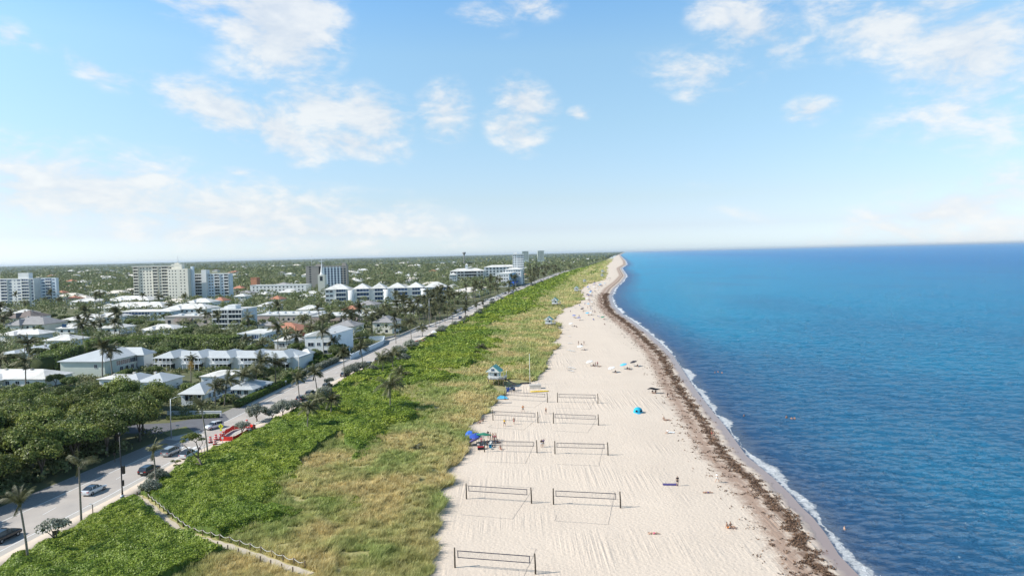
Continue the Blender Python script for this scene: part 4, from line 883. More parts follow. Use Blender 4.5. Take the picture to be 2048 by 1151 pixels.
for (nm, lb, a, b, yt, Y, L, rise, rf) in (
    ('bungalow', 'white-roofed bungalow with dark porch at the left edge before the hammock', -60, 90, 757, 233, 12, 2.4, 'roofwhite'),
    ('bungalow', 'flat pale roof just above the hammock canopy, beneath the green-walled villa', 198, 243, 757, 224, 8, .6, 'roofwhite'),
    ('bungalow', 'small white hip roof in the hammock canopy, left of its near twin', 238, 277, 762, 219, 9, 2.0, 'seamy'),
    ('bungalow', 'small white hip roof in the hammock canopy, right of its near twin', 276, 326, 763, 218, 10, 2.2, 'seamy'),
    ('bungalow', 'little white house with hip roof behind the diagonal ficus hedge', 88, 141, 680, 334, 12, 2.4, 'roofwhite'),
    ('bungalow', 'long low pale blue house at the left, below the white two-storey one', 8, 75, 704, 300, 24, 1.6, 'seamy'),
    ('house', 'white-roofed two-storey house near the left edge, above the low blue house', 0, 78, 668, 361, 12, 2.2, 'roofwhite'),
    ('house', 'broad white hip roof among palms, topmost of the white-roof cluster', 205, 298, 600, 655, 24, 4, 'roofwhite'),
    ('house', 'low white-roofed house left of the broad hip roofs', 140, 192, 602, 640, 18, 2.5, 'roofwhite'),
    ('house', 'wide white multi-hip house just behind the pale blue motel', 207, 326, 614, 552, 20, 4, 'roofwhite'),
    ('house', 'white hip-roofed house left of the palm clump at the motel', 125, 200, 638, 470, 18, 3, 'roofwhite'),
    ('house', 'white-roofed house right behind the tall palm clump', 185, 236, 633, 455, 14, 2.5, 'roofwhite'),
    ('house', 'small white roof with solar panel left of the palms', 113, 148, 656, 400, 12, 2.2, 'roofwhite'),
    ('house', 'white hip roof above the ficus hedge, right of the palm clump', 284, 345, 658, 387, 13, 2.5, 'roofwhite'),
    ('house', 'low white roof partly hidden behind palms over the ficus hedge', 195, 240, 655, 395, 13, 2.2, 'roofwhite'),
    ('house', 'white hip-roofed house behind the taupe town houses', 325, 412, 617, 500, 18, 3.4, 'roofwhite'),
    ('house', 'white house left of the office block, behind the lean-to roof', 370, 420, 604, 560, 16, 3, 'roofwhite'),
    ('house', 'grey-brown shingled house at the left edge under the apartment block', 10, 88, 648, 410, 18, 4.2, 'roofgrey'),
    ('house', 'brown-roofed house behind palms near the left apartment block', 18, 62, 634, 450, 16, 4.2, 'roofbrown'),
    ('house', 'pale grey hip-roofed house behind the gabled white house', 662, 708, 652, 352, 14, 2.6, 'roofgrey'),
    ('house', 'white house with grey roof and round window behind the road palms', 745, 784, 644, 372, 16, 3, 'roofgrey'),
    ('house', 'small white villa among trees above the office block', 468, 490, 592, 640, 12, 2.5, 'roofwhite'),
    ('house', 'red-roofed house partly hidden in trees above the office block', 424, 446, 601, 600, 12, 3, 'redtile'),
    ('house', 'pale house with blue-grey roof left of the red-tiled villa', 516, 548, 650, 395, 10, 2.0, 'roofgrey')):
    B = bld(nm, lb, a, b, yt, Y, L, M_['white' if rf not in ('roofgrey',) else 'cream'], cat='house')
    hip(B, rise, rf, .6); n = max(2, int(B.W/4)); win(B, 'S', lin(1, B.W-1, n), [max(.7, B.h-2.3)], 1.5, 1.3, frame='rail' if Y < 350 else None)
    if B.h > 5.4: win(B, 'S', lin(1, B.W-1, n), [.7], 1.5, 1.4, frame=None)
    for q in range(2 if B.W > 12 else 1):
        xx = B.W*(.3+.35*q); boxp(B, 'roof_vent', xx, xx+.7, B.L*.42, B.L*.42+.7, B.h, B.h+rise*.9+.5, 'roofgrey' if q else 'concrete')
    if B.W > 16: hipmesh(B.W*.18, B.W*.46, -2.4, B.L*.5, B.h-.25, rise*.75, .5).obj('roof', M_[rf], B.root); boxp(B, 'wall', B.W*.2, B.W*.44, -2.3, -.01, -.2, B.h-.25, 'cream')
    if 'solar' in lb: MB().box(1, 4, 1.0, 1.1, 0, 2).obj('solar_panel', M_['bglass'], B.root, (2, -.3, B.h+.5))
B = bld('apartment_range', 'long low white flats with small windows across the middle distance', 500, 612, 569, 800, 14, M_['white'], cat='building'); flatroof(B); win(B, 'S', lin(2, B.W-2, 14), [B.h-3, B.h-6.4], 1.9, 1.5, frame=None)
B = bld('water_works_tower', 'square terracotta stair tower rising above the low white flats', 501, 513, 555.5, 840, 8, M_['terracotta'], cat='tower'); flatroof(B, 'redtile', 'terracotta')
B = bld('shop_block', 'low building with a broad flat beige roof right of the condominium', 894, 944, 584, 668, 95, M_['cream'], cat='building'); flatroof(B, 'roofbeige', 'cream', .4)
for i in range(6): boxp(B, 'rooftop_unit', 3+i*3.4, 5+i*3.4, 12+i*11, 15+i*11, B.h+.2, B.h+1.6, 'roofgrey' if 0 else 'white')
# garden walls
def wallrun(name, pts, hh, m, label, cat='wall', th=.25):
    mb = MB(); Q = [Vector((*p, 0)) for p in pts]
    for a, b in zip(Q[:-1], Q[1:]):
        d = (b-a).normalized(); n = Vector((-d.y, d.x, 0))*th/2
        mb.prism([((a-n).x, (a-n).y), ((b-n).x, (b-n).y), ((b+n).x, (b+n).y), ((a+n).x, (a+n).y)], -.1, hh)
        mb.prism([((a-n*1.5).x, (a-n*1.5).y), ((b-n*1.5).x, (b-n*1.5).y), ((b+n*1.5).x, (b+n*1.5).y), ((a+n*1.5).x, (a+n*1.5).y)], hh, hh+.1)
    return tag(mb.obj(name, m), label, cat)
wallrun('garden_wall', [G(699,705), G(701,719), G(766,689), G(769,680), G(738,681)], 2.1, M_['whiteblue'], 'long white garden wall along the inland side of the road')
wallrun('garden_wall', [G(335,829), G(443,829)], 1.0, M_['white'], 'low white wall beside the side street under the cottage')
wallrun('garden_wall', [G(760,679), G(800,672), G(850,650)], .9, M_['concrete'], 'low concrete wall on the street corner past the white garden wall')
# scattered homes through the distant woods
HP = []
for k in range(5):
    mb = MB(); W = (14, 18, 11, 22, 16)[k]; L = (11, 12, 10, 13, 15)[k]; hh = (4, 5, 6, 4.5, 5)[k]
    mb.box(-W/2, W/2, -L/2, L/2, -.3, hh); wl = mb.mesh('wall', M_['white' if k % 2 else 'cream'])
    rm = hipmesh(-W/2, W/2, -L/2, L/2, hh, 2.8, .7).mesh('roof', M_[('roofwhite', 'roofflat', 'redtile', 'roofbeige', 'roofgrey')[k]])
    HP.append((wl, rm, W, L))
WM_ = MB().box(-.7, .7, -.05, .02, 0, 1.6).mesh('window', M_['glass'])
rr = random.Random(5); FARH = []
desc = ('white bungalow', 'white-roofed long house', 'red-tiled cottage', 'wide white villa', 'grey-roofed house')
for i in range(230):
    for _ in range(30):
        Y = 430*math.exp(rr.random()**1.15*math.log(3600/430)); x = (-.80+rr.random()*1.5)*Y
        if x > float(XW(Y))-22: continue
        if all(math.hypot(x-q[0], Y-q[1]) > 17+Y*.006 for q in FARH) and not any((abs((Vector((x, Y))-o).dot(e)-W/2) < W/2+14 and -45 < (Vector((x, Y))-o).dot(u) < L+14) for o, e, u, W, L, h in FOOT): break
    else: continue
    k = rr.choice([0, 1, 1, 3, 3, 0, 2, 4]); FARH.append((x, Y)); sc = 1+Y/3500.*rr.random(); z = 'nearer' if Y < 800 else ('middle' if Y < 1600 else 'farthest')
    r = empty('house', (x, Y, 0), -A8+rr.choice([0, math.pi/2]), '%s half hidden in the %s part of the wooded suburb' % (desc[k], z), 'house', 'houses in the %s wooded suburb' % z); r.scale = (sc,)*3
    FOOT.append((Vector((x-9, Y-8)), Vector((1, 0)), Vector((0, 1)), 18, 16, 6))
    for nm, me in zip(('wall', 'roof'), HP[k][:2]): link(nm, me, r)
    if Y < 1300:
        for q in lin(-HP[k][2]/2+1, HP[k][2]/2-1, int(HP[k][2]/3)): link('window', WM_, r, (q, -HP[k][3]/2, 1))
# ------------------------------------------------------------------ trees, palms, shrubs, hedges
def tree_meshes(seed, R, Ht, nleaf, size, leafm, trunkm='bark', nb=11, flat=.8, core=.72, limbs=4, open_=False):
    rnd = random.Random(seed); blobs = []
    zt = Ht-R*.75
    for i in range(nb):
        a = i*2.4+rnd.random(); d = R*(.15+.62*math.sqrt((i+.5)/nb)) if i else 0; r = R*(.34+.16*rnd.random())*(1.25 if i == 0 else 1)
        blobs.append((d*math.cos(a), d*math.sin(a), zt+R*.38*(1-(d/R)**2)*flat+rnd.uniform(-.3, .3), r))
    if open_:
        blobs = [b for i, b in enumerate(blobs) if i % 3 != 2]
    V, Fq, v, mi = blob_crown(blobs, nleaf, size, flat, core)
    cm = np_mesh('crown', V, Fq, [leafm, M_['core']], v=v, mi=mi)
    mb = MB(); th = max(.12, Ht*.03); z0 = zt*.45
    mb.tube([(0,0,-.3), (.1*rnd.uniform(-1,1), .1, z0*.5), (0,0,z0)], [th*1.3, th, th*.85], 7)
    for i in range(limbs):
        b = blobs[(i*2+1) % len(blobs)]; mb.tube([(0,0,z0), (b[0]*.4, b[1]*.4, z0+(b[2]-z0)*.5), (b[0]*.9, b[1]*.9, b[2])], [th*.7, th*.5, th*.22], 5)
    return mb.mesh('trunk', M_[trunkm]), cm
def put_tree(ms, name, x, y, label, cat, group=None, sc=1.0, rz=None, z=0.0):
    r = empty(name, (x, y, z), random.random()*6.28 if rz is None else rz, label, cat, group); r.scale = (sc*random.uniform(.92, 1.1), sc*random.uniform(.92, 1.1), sc*random.uniform(.9, 1.1)) if rz is None else (sc,)*3
    link('trunk', ms[0], r); link('crown', ms[1], r); return r
HAM = [tree_meshes(20+i, 3.9+.3*i, 7.6+.35*i, 5600, .38, M_['lf_ham'], nb=17, flat=.95, core=.6) for i in range(4)]
BRD = [tree_meshes(40+i, 3.0+.5*i, 5.0+.8*i, 2400, .42, M_['lf_tree'], nb=11) for i in range(4)]
SLV = [tree_meshes(60+i, (1.7, 2.2, 2.6)[i], (3.6, 3.2, 3.8)[i], (1300, 2400, 2800)[i], .22, M_['lf_silver'], nb=12, flat=.9, core=(.3, .5, .5)[i], open_=i == 0) for i in range(3)]
SHR = [tree_meshes(70+i, 1.5+.3*i, 1.9+.3*i, 1500, .26, M_[('lf_hedge', 'lf_ficus')[i % 2]], nb=9, flat=.8) for i in range(3)]
def px_ok(x, y): return -60 < xpix(x, y, 0) < 2100
def in_foot(x, y, mg=2.0, front=0.0):
    for o, e, u, W, L, h in FOOT:
        d = Vector((x, y))-o; a = d.dot(e); b = d.dot(u)
        if -mg < a < W+mg and -(mg+front) < b < L+mg: return True
    return False
rt = random.Random(3)
for p_, q_ in (((168,681),(250,674)),((250,674),(330,671)),((330,671),(472,672)),((84,716),(150,688))):
    A_ = Vector(G(*p_, 7)); B_ = Vector(G(*q_, 7)); e_ = (B_-A_).normalized(); u_ = Vector((-e_.y, e_.x)); FOOT.append((A_-u_*5, e_, u_, (B_-A_).length, 10, 7))
# the hammock: sea grape and gumbo trees standing shoulder to shoulder
pts = []
st_ = [G(200,868), G(335,868), G(425,862), G(466,840), G(440,822), G(335,842), G(200,850)]
def in_poly(x, y, P):
    c = False; j = len(P)-1
    for i in range(len(P)):
        if (P[i][1] > y) != (P[j][1] > y) and x < (P[j][0]-P[i][0])*(y-P[i][1])/(P[j][1]-P[i][1])+P[i][0]: c = not c
        j = i
    return c
for i in range(6000):
    y = rt.uniform(96, 197); x = rt.uniform(-.80*y-16, float(XW(y))-6.4)
    if y > 166 and xpix(x, y, 0) > 318: continue
    if in_poly(x+2, y, st_) or in_poly(x, y, st_) or in_poly(x+3.5, y-2.5, st_) or in_foot(x, y, 3.0): continue
    if all((x-a)**2+(y-b)**2 > 5.9**2 for a, b in pts): pts.append((x, y))
    if len(pts) > 135: break
for i, (x, y) in enumerate(pts):
    edge = float(XW(y))-x < 11; put_tree(rt.choice(HAM), 'hammock_tree', x, y, 'dark rounded hammock tree at the kerb edge of the grove' if edge else 'bushy green hammock tree inside the dense grove', 'tree', 'hammock trees at the kerb' if edge else 'hammock trees inside the grove', sc=rt.uniform(.95, 1.15) if edge else rt.uniform(.85, 1.15)*(1 if y < 168 else .86))
# broadleaf trees between the houses
pts = []; n_ind = 0
for i in range(9000):
    y = 200*math.exp(rt.random()**.9*math.log(520/200)); x = rt.uniform(-.80*y-8, float(XW(y))-5)
    if in_poly(x, y, st_) or in_foot(x, y, 3.2) or (in_foot(x, y, 3, 9) and rt.random() < .93): continue
    if (x, y) and y < 216 and xpix(x, y, 0) < 330: continue
    if 395 < xpix(x, y, 0) < 480 and y < 205: continue
    if all((x-a)**2+(y-b)**2 > (5.2+y*.004)**2 for a, b in pts): pts.append((x, y))
    if len(pts) >= 158: break
zn = lambda y: 'between the nearest cottages' if y < 265 else ('around the town houses' if y < 380 else 'beyond the office block')
for (x, y) in pts: put_tree(rt.choice(BRD), 'broadleaf_tree', x, y, 'green broadleaf tree '+zn(y), 'tree', 'broadleaf trees '+zn(y), sc=rt.uniform(.62, 1.05)*(1 if y > 260 else .85))
IND = pts
# palms
def palm_meshes(Ht, dx, dy, seed, R=2.7, nfr=18, nl=15, wide=.085, leafm=None, dead=2, th=.17, bend=.6, wind=(.35, 0), ups=(-10, 78), droop=.155):
    rnd = random.Random(seed); mb = MB(); P = []; rs = []
    for i in range(9):
        t = i/8.; P.append((dx*t**(1+bend), dy*t**(1+bend), -.2+(Ht+.2)*t)); rs.append(th*(1.5 if i == 0 else 1.05-.35*t))
    mb.tube(P, rs, 7); tm = mb.mesh('trunk', M_['palmbark'])
    V = []; Fs = []; v = []; top = Vector((dx, dy, Ht))
    for k in range(nfr+dead):
        a = k*2.39996+rnd.uniform(-.3, .3); up = math.radians(rnd.uniform(*ups)) if k < nfr else math.radians(-62)
        d = Vector((math.cos(a)*math.cos(up)+wind[0]*.5, math.sin(a)*math.cos(up)+wind[1]*.5, math.sin(up))).normalized(); Lf = R*rnd.uniform(.9, 1.2)*(1 if k < nfr else .7)
        p = top.copy(); pts = [p.copy()]; nn = nl
        for s in range(nn):
            p = p+d*(Lf/nn); d = (d+Vector((wind[0]*.05, wind[1]*.05, -droop*(.35+s/nn)))).normalized(); pts.append(p.copy())
        sh = rnd.uniform(.1, .9) if k < nfr else 0
        for s in range(1, nn):
            q = pts[s]; f = (pts[s+1]-pts[s-1]).normalized(); sd = f.cross(Vector((0, 0, 1))).normalized(); l = R*.30*math.sin(math.pi*min(1, .18+.8*s/nn))**.8
            for sg in (-1, 1):
                e = q+(sd*sg*.80+f*.45+Vector((0, 0, -.45-.3*rnd.random())))*l; w = f*wide
                b = len(V); V += [q-w, q+w, e+w*.25, e-w*.1]; Fs.append((b, b+1, b+2, b+3)); v.append(sh*.7+.3*rnd.random())
        for s in range(nn):                          # rachis
            w = Vector((0, 0, .035)); b = len(V); V += [pts[s]-w, pts[s+1]-w*.5, pts[s+1]+w*.5, pts[s]+w]; Fs.append((b, b+1, b+2, b+3)); v.append(.9)
    # heart of the crown
    b = len(V); n = 6
    for i in range(3):
        for j in range(n): V.append(top+Vector((math.cos(j*6.283/n)*(.2, .3, .12)[i], math.sin(j*6.283/n)*(.2, .3, .12)[i], (-.5, 0, .5)[i])))
    for i in range(2):
        for j in range(n): Fs.append((b+i*n+j, b+i*n+(j+1) % n, b+(i+1)*n+(j+1) % n, b+(i+1)*n+j)); v.append(.4)
    cm = np_mesh('crown', np.array([tuple(q) for q in V]), np.array(Fs), leafm or M_['lf_palm'], v=np.array(v)); return tm, cm
def palm(base, crown, label, R=2.7, seed=0, name='coconut_palm', **k):
    x, y = G(*base); X, h = ZY(crown[0], crown[1], y); tm, cm = palm_meshes(h, X-x, random.Random(seed).uniform(-.4, .4), seed, R, **k)
    if seed > 8 and h > 9: pass
    r = empty(name, (x, y, 0), 0, label, 'palm'); link('trunk', tm, r); link('crown', cm, r); return r
PL = [((57,1131),(42,1004),'coconut palm leaning left at the bottom left corner, nearest the camera',2.7),
 ((163,1050),(157,926),'straight coconut palm at the pavement, left of the black lamp post',2.8),
 ((313,974),(308,899),'slim coconut palm rising out of the silver bushes behind the black car',2.3),
 ((416,914),(400,812),'tall coconut palm leaning left over the road beside the windswept tree',2.6),
 ((615,868),(616,815),'coconut palm at the head of the rope line, leftmost of three in the thicket',2.9),
 ((634,836),(632,800),'coconut palm in the middle of three in the thicket, by the parked cars',3.2),
 ((662,842),(663,800),'coconut palm on the right of three in the thicket',2.8),
 ((599,803),(595,756),'coconut palm standing on the pavement at the two parked cars',2.7),
 ((634,782),(629,746),'coconut palm on the road edge before the black pick-up',3.0),
 ((689,760),(687,704),'tall coconut palm beside the grey bushes past the black pick-up',2.9),
 ((431,815),(429,774),'coconut palm before the cottage, leftmost of the garden row',3.2),
 ((449,811),(454,763),'coconut palm with leaning trunk before the cottage, second of the garden row',3.6),
 ((486,788),(487,750),'coconut palm standing behind the roadside hedge, third of the garden row',3.8),
 ((512,776),(514,742),'coconut palm with bushy crown, fourth of the garden row',3.6),
 ((531,768),(522,722),'coconut palm with tall crown before the terrace row',4.0),
 ((551,764),(551,728),'coconut palm at the right end of the garden row before the terrace',4.2),
 ((621,697),(620,656),'palm in front of the gabled white house, at its left window',3.6),
 ((648,712),(645,664),'palm close against the front of the gabled white house',3.6),
 ((660,710),(664,682),'small palm between two taller ones at the gabled white house',3.0),
 ((668,706),(667,674),'leaning palm at the shaded corner of the gabled white house',3.2),
 ((694,668),(692,624),'tall palm rising behind the gabled white house',4.2),
 ((727,746),(722,695),'coconut palm on the pavement opposite the white garden wall',3.0),
 ((792,686),(791,652),'palm on the street corner past the white garden wall',3.6),
 ((823,682),(820,645),'tall palm on the beach side of the road past the second lamp post',4.0),
 ((767,752),(762,719),'bushy palm on the dune edge hiding the parked black car',3.8),
 ((786,746),(785,708),'palm right of the bushy palm on the dune edge',3.8),
 ((781,829),(780,772),'lone dark coconut palm in the middle of the green thicket',4.2),
 ((802,762),(801,748),'low palm half sunk in the thicket behind the lone palm',3.6),
 ((961,704),(961,695),'small dark palm far out in the thicket',2.6),
 ((905,645),(904,622),'short palm at the pavement edge by the grey shrubs',3.6),
 ((845,672),(843,655),'short leafy palm by the red flowered shrub',3.4)]
for i, (b, c, lb, R) in enumerate(PL): palm(b, c, lb, R*1.08, seed=100+i, nfr=12 if i < 4 else 25, nl=19 if i < 4 else 13, wide=.055 if i < 4 else .13, wind=(-.25, .1) if i in (0, 3) else (.25, .1), dead=1, ups=(22, 86) if i < 4 else (-10, 78), droop=.10 if i < 4 else .155)
palm((782,862+33),(830,908-14),'tiny fan palm sprouting from the yellow dune grass',1.6,seed=190,nfr=10,dead=0) if 0 else None
x, y = G(832,906); tm, cm = palm_meshes(1.0, 0, 0, 191, 1.7, nfr=9, dead=0); r = empty('young_palm', (x, y, .4), 0, 'young palm sprouting alone from the dune grass near the umbrellas', 'palm'); link('trunk', tm, r); link('crown', cm, r)
r = palm((382,764),(382,716),'royal palm with golden dead skirt at the side garden',2.4,seed=77,name='royal_palm'); X, h = ZY(382, 722, G(382,764)[1])
mb = MB(); vs = []
C_ = np.array([[X-G(382,764)[0]+.0, 0, h-1.2]]*260)+RNG.normal(size=(260, 3))*np.array([.55, .55, .9]); V, Fq = leaves(C_, RNG.normal(size=(260, 3))*np.array([1, 1, .2]), .7, .2); link('skirt', np_mesh('skirt', V, Fq, M_['lf_gold'], v=RNG.random(len(Fq))), r)
PM = [palm_meshes(6.5+i*1.3, .5*(i-1.5), .3, 300+i, 3.5, nfr=19, nl=10, wide=.17) for i in range(4)]
ANCH = [(35,600),(50,612),(90,600),(105,598),(118,600),(70,640),(20,640),(165,668),(172,655),(160,660),(188,665),(178,648),(205,662),(240,665),(236,640),(242,655),(230,672),(190,610),(200,602),(350,622),(378,620),(372,602),(390,604),(340,620),(415,640),(440,660),(400,630),(500,650),(495,690),(556,690),(575,695),(524,700),(598,692),(560,640),(580,650),(610,655),(640,640),(650,652),(660,645),(688,640),(705,652),(712,640),(720,650),(735,640),(742,652),(752,645),(762,640),(768,650),(778,640),(790,660),(800,632),(812,640),(820,625),(830,640),(840,632),(848,640),(852,622),(862,630),(872,640),(880,625),(890,630),(790,612),(805,608),(825,610),(838,605),(850,612),(868,606),(877,612),(560,575),(475,585),(490,590),(305,612),(285,600),(320,600),(265,590),(0,640),(10,655),(45,700),(60,735),(5,745),(52,765),(205,745),(225,740)]
rp = random.Random(9); np_ = 0
for (px, py) in ANCH:
    y0 = G(px, py+14)[1]; x, y = G(px, py+14)
    if y > 900 or in_foot(x, y, .8): continue
    near = 'by the left apartment block' if px < 130 else ('in the garden clump above the ficus hedge' if px < 260 else ('around the town houses' if px < 620 else 'in the roadside grove'))
    put_tree(rp.choice(PM), 'coconut_palm', x, y, 'coconut palm '+near, 'palm', 'coconut palms '+near, sc=rp.uniform(1.0, 1.45)); np_ += 1
for i in range(150):                                 # palms lining the far road
    y = 430*math.exp(rp.random()*math.log(1500/430)); x = float(XW(y))-rp.uniform(4, 30+y*.02) if rp.random() < .88 else float(XR(y))+rp.uniform(1, 6)
    if in_foot(x, y, 1): continue
    put_tree(rp.choice(PM), 'coconut_palm', x, y, 'coconut palm lining the far stretch of the beach road', 'palm', 'coconut palms lining the far road', sc=rp.uniform(.85, 1.3)*(1+y/5000))
# shrubs along the pavement and in gardens
SH = [((112,1095),0,1.35,'silver-leaved open bush beside the brown sign at the bottom left'),((300,992),1,1.0,'dense silver bush at the start of the footpath'),((318,968),1,.95,'silver bush with bare stems behind the footpath bush'),
 ((513,842),1,1.45,'broad silver bush overhanging the red barrier'),((545,838),1,1.0,'lower silver bush right of the broad silver bush'),((566,832),2,1.25,'tall round grey bush between road and thicket'),((588,826),1,1.2,'round grey bush touching the tall round one'),
 ((484,873),0,1.15,'small silver bush inside the red barrier'),((660,778),0,1.15,'silver bush hiding the black pick-up'),((650,796),1,1.2,'silver bush beside the two parked cars'),((617,806),0,.9,'thin silver bush in front of the two parked cars'),
 ((700,756),2,1.3,'large grey bush on the pavement edge under the tall palm'),((715,748),1,1.4,'grey bush right of the large one under the tall palm'),((728,742),1,1.2,'grey bush at the foot of the palm opposite the garden wall'),
 ((745,748),1,1.1,'low grey bush at the end of the grey bush row'),((775,730),2,1.3,'grey bush behind the bushy palm on the dune edge'),((800,716),2,1.5,'wide grey bush beside the pavement past the bushy palm'),((822,705),2,1.6,'wide grey bush by the pavement before the little tent'),((808,728),1,1.4,'pale grey bush low on the dune beside the wide grey ones')]
for (b, k, s, lb) in SH: x, y = G(*b); put_tree(SLV[k], 'silver_buttonwood', x, y, lb, 'bush', sc=s*.92, rz=random.random()*6)
for i in range(44):
    y = 300*math.exp((i+.6*rp.random())/44*math.log(1500/300)); x = float(XR(y))+rp.uniform(1, 5); put_tree(rp.choice(SLV[1:]), 'silver_buttonwood', x, y, 'grey silver-leaved bush in the long row along the far pavement', 'bush', 'silver bushes along the far pavement', sc=rp.uniform(.6, 1.25))
for i in range(60):
    y = rp.uniform(198, 330); x = float(XW(y))-rp.uniform(3.5, 26)
    if in_foot(x, y, 1.2) or in_poly(x, y, st_): continue
    put_tree(rp.choice(SHR), 'garden_shrub', x, y, 'rounded garden shrub behind the roadside hedge', 'shrub', 'garden shrubs behind the roadside hedge', sc=rp.uniform(.6, 1.2))
for (px, py, s, lb) in ((632,726,2.0,'bright green rounded shrub at the bend below the gabled white house'),(622,724,1.6,'bright green shrub left of the bend shrub'),(657,722,1.5,'grey-green rounded shrub at the bend, between green shrub and hedge'),(675,716,1.6,'rounded shrub at the end of the bend planting')): x, y = G(px, py); put_tree(SHR[0], 'garden_shrub', x, y, lb, 'shrub', sc=s, rz=1.0)
for (px, py, s, lb) in ((607,678,2.0,'orange flowering tree beside the red-tiled villa'),(835,685,1.2,'red flowering shrub on the pavement side'),(846,682,1.0,'red flowering shrub right of its twin')):
    x, y = G(px, py+8); ms = tree_meshes(88, 1.7, 2.4, 900, .3, M_['lf_pink'], nb=8); put_tree(ms, 'flowering_shrub', x, y, lb, 'shrub', sc=s, rz=0)
# windswept tree beside the pavement
x, y = G(408,944); r = empty('windswept_tree', (x, y, 0), 0, 'windswept tree with flat crown and bare grey limbs leaning over the pavement', 'tree')
def P3(px, py, dy=0): X, z = ZY(px, py, y+dy); return (X-x, dy, z)
mb = MB(); B0 = (0, 0, -.2); fk = P3(396, 915)
mb.tube([B0, P3(404, 930), fk], [.26, .22, .19], 7); mb.tube([fk, P3(385, 905), P3(372, 893, .6), P3(362, 884, 1)], [.15, .12, .09, .04], 6); mb.tube([fk, P3(397, 898), P3(392, 884), P3(378, 874, -.8)], [.16, .13, .09, .03], 6)
mb.tube([P3(397, 898), P3(405, 886, -.4), P3(402, 870, -.6)], [.1, .07, .03], 5); mb.tube([P3(392, 884), P3(398, 872, .6), P3(395, 862, .8)], [.08, .05, .02], 5)
mb.tube([P3(404, 930), P3(392, 926), P3(376, 934, -.3), P3(360, 931, -.6), P3(344, 921, -1)], [.13, .12, .1, .07, .03], 6); mb.tube([P3(376, 934, -.3), P3(384, 922, -1), P3(370, 918, -1.2)], [.07, .05, .02], 5)
mb.tube([fk, P3(410, 905, .5), P3(408, 892, .8), P3(412, 880, 1)], [.1, .08, .05, .02], 5)
mb.obj('trunk', M_['bark'], r)
bl = [(*P3(a, b, c), s) for a, b, c, s in ((372,874,0,.9),(384,870,-.5,1.1),(394,872,.5,.95),(403,878,0,.7),(366,882,.6,.6),(385,877,1.2,.8),(356,922,-.6,.6),(345,922,-1,.5),(372,930,-.4,.5),(350,930,-.3,.4))]
V, Fq, v, mi = blob_crown(bl, 1900, .22, .5, .4); link('crown', np_mesh('crown', V, Fq, [M_['lf_ham'], M_['core']], v=v, mi=mi), r)
# hedges
def hedge(pts, wd, hh, leafm, size, dens, label, name='hedge', gr=None):
    Cs = []; Ns = []; mb = MB()
    for (ax, ay), (bx, by) in zip(pts[:-1], pts[1:]):
        d = Vector((bx-ax, by-ay)); L = d.length; d.normalize(); n = Vector((-d.y, d.x))
        mb.prism([(ax-n.x*wd*.42, ay-n.y*wd*.42), (bx-n.x*wd*.42, by-n.y*wd*.42), (bx+n.x*wd*.42, by+n.y*wd*.42), (ax+n.x*wd*.42, ay+n.y*wd*.42)], 0, hh*.93, 1)
        per = wd+2*hh; k = int(L*per*dens); t = RNG.random(k)*L; s = RNG.random(k)*per
        top = s < wd; sd = np.where(s < wd+hh, -1, 1); off = np.where(top, s-wd/2, sd*wd/2); z = np.where(top, hh, (s-wd) % hh)
        bump = 1+.22*(fbm(t/1.8+ax, z/1.8+off, 3)-.5)+.10*(fbm(t/.6, z/.6+off, 2)-.5); off = off*bump; z = z*(1+.18*(fbm(t/2.4+ay, off/1.5, 3)-.5))
        Cs.append(np.stack([ax+d.x*t+n.x*off, ay+d.y*t+n.y*off, z], 1)); Ns.append(np.stack([np.where(top, 0, sd)*n.x, np.where(top, 0, sd)*n.y, np.where(top, 1., .35)], 1)+RNG.normal(size=(k, 3))*.5)
    V, Fq = leaves(np.concatenate(Cs), np.concatenate(Ns), size*(.7+.6*RNG.random(sum(len(c) for c in Cs))), .75)
    V2 = np.array(mb.v); F2 = [f for f in mb.f if len(f) == 4]; F2 = np.array(F2)+len(V)
    me = np_mesh(name, np.concatenate([V, V2]), np.concatenate([Fq, F2]), [leafm, M_['core']], v=np.concatenate([RNG.random(len(Fq)), np.full(len(F2), .3)]), mi=np.concatenate([np.zeros(len(Fq)), np.ones(len(F2))])); return tag(link(name, me), label, 'hedge', gr)
ys = np.linspace(192, 262, 9)
hedge([(float(XW(y))-2.2, y) for y in np.linspace(193, 240, 8)], 2.0, 1.8, M_['lf_hedge'], .34, 16, 'long clipped green hedge along the inland pavement before the cottages')
hedge([(float(XW(y))-2.5, y) for y in np.linspace(243, 275, 5)], 2.6, 2.0, M_['lf_silver'], .40, 10, 'grey-green clipped hedge at the bend, continuing the clipped green one')
hedge([G(335,838), G(438,834)], 1.6, .9, M_['lf_ficus'], .3, 16, 'low dark hedge beside the side street')
hedge([G(600,713), G(690,714)], 2, 1.2, M_['lf_ficus'], .4, 10, 'low garden hedge at the foot of the gabled white house')
def at_h(px, py, z): return G(px, py, z)
hedge([at_h(168,681,7), at_h(250,674,7), at_h(330,671,7), at_h(400,671,7), at_h(472,672,7)], 9, 7, M_['lf_ficus'], .7, 4.2, 'tall thick ficus hedge behind the villa and the terrace row', name='ficus_hedge')
hedge([at_h(84,716,6.5), at_h(112,702,6.5), at_h(150,688,6.8)], 8, 6.6, M_['lf_ficus'], .65, 4.5, 'tall ficus hedge running down the slope at the left of the villa', name='ficus_hedge')
hedge([G(744,662), G(800,660)], 5, 3.2, M_['lf_hedge'], .5, 6, 'bright clipped hedge on the street corner before the grey-roofed house')
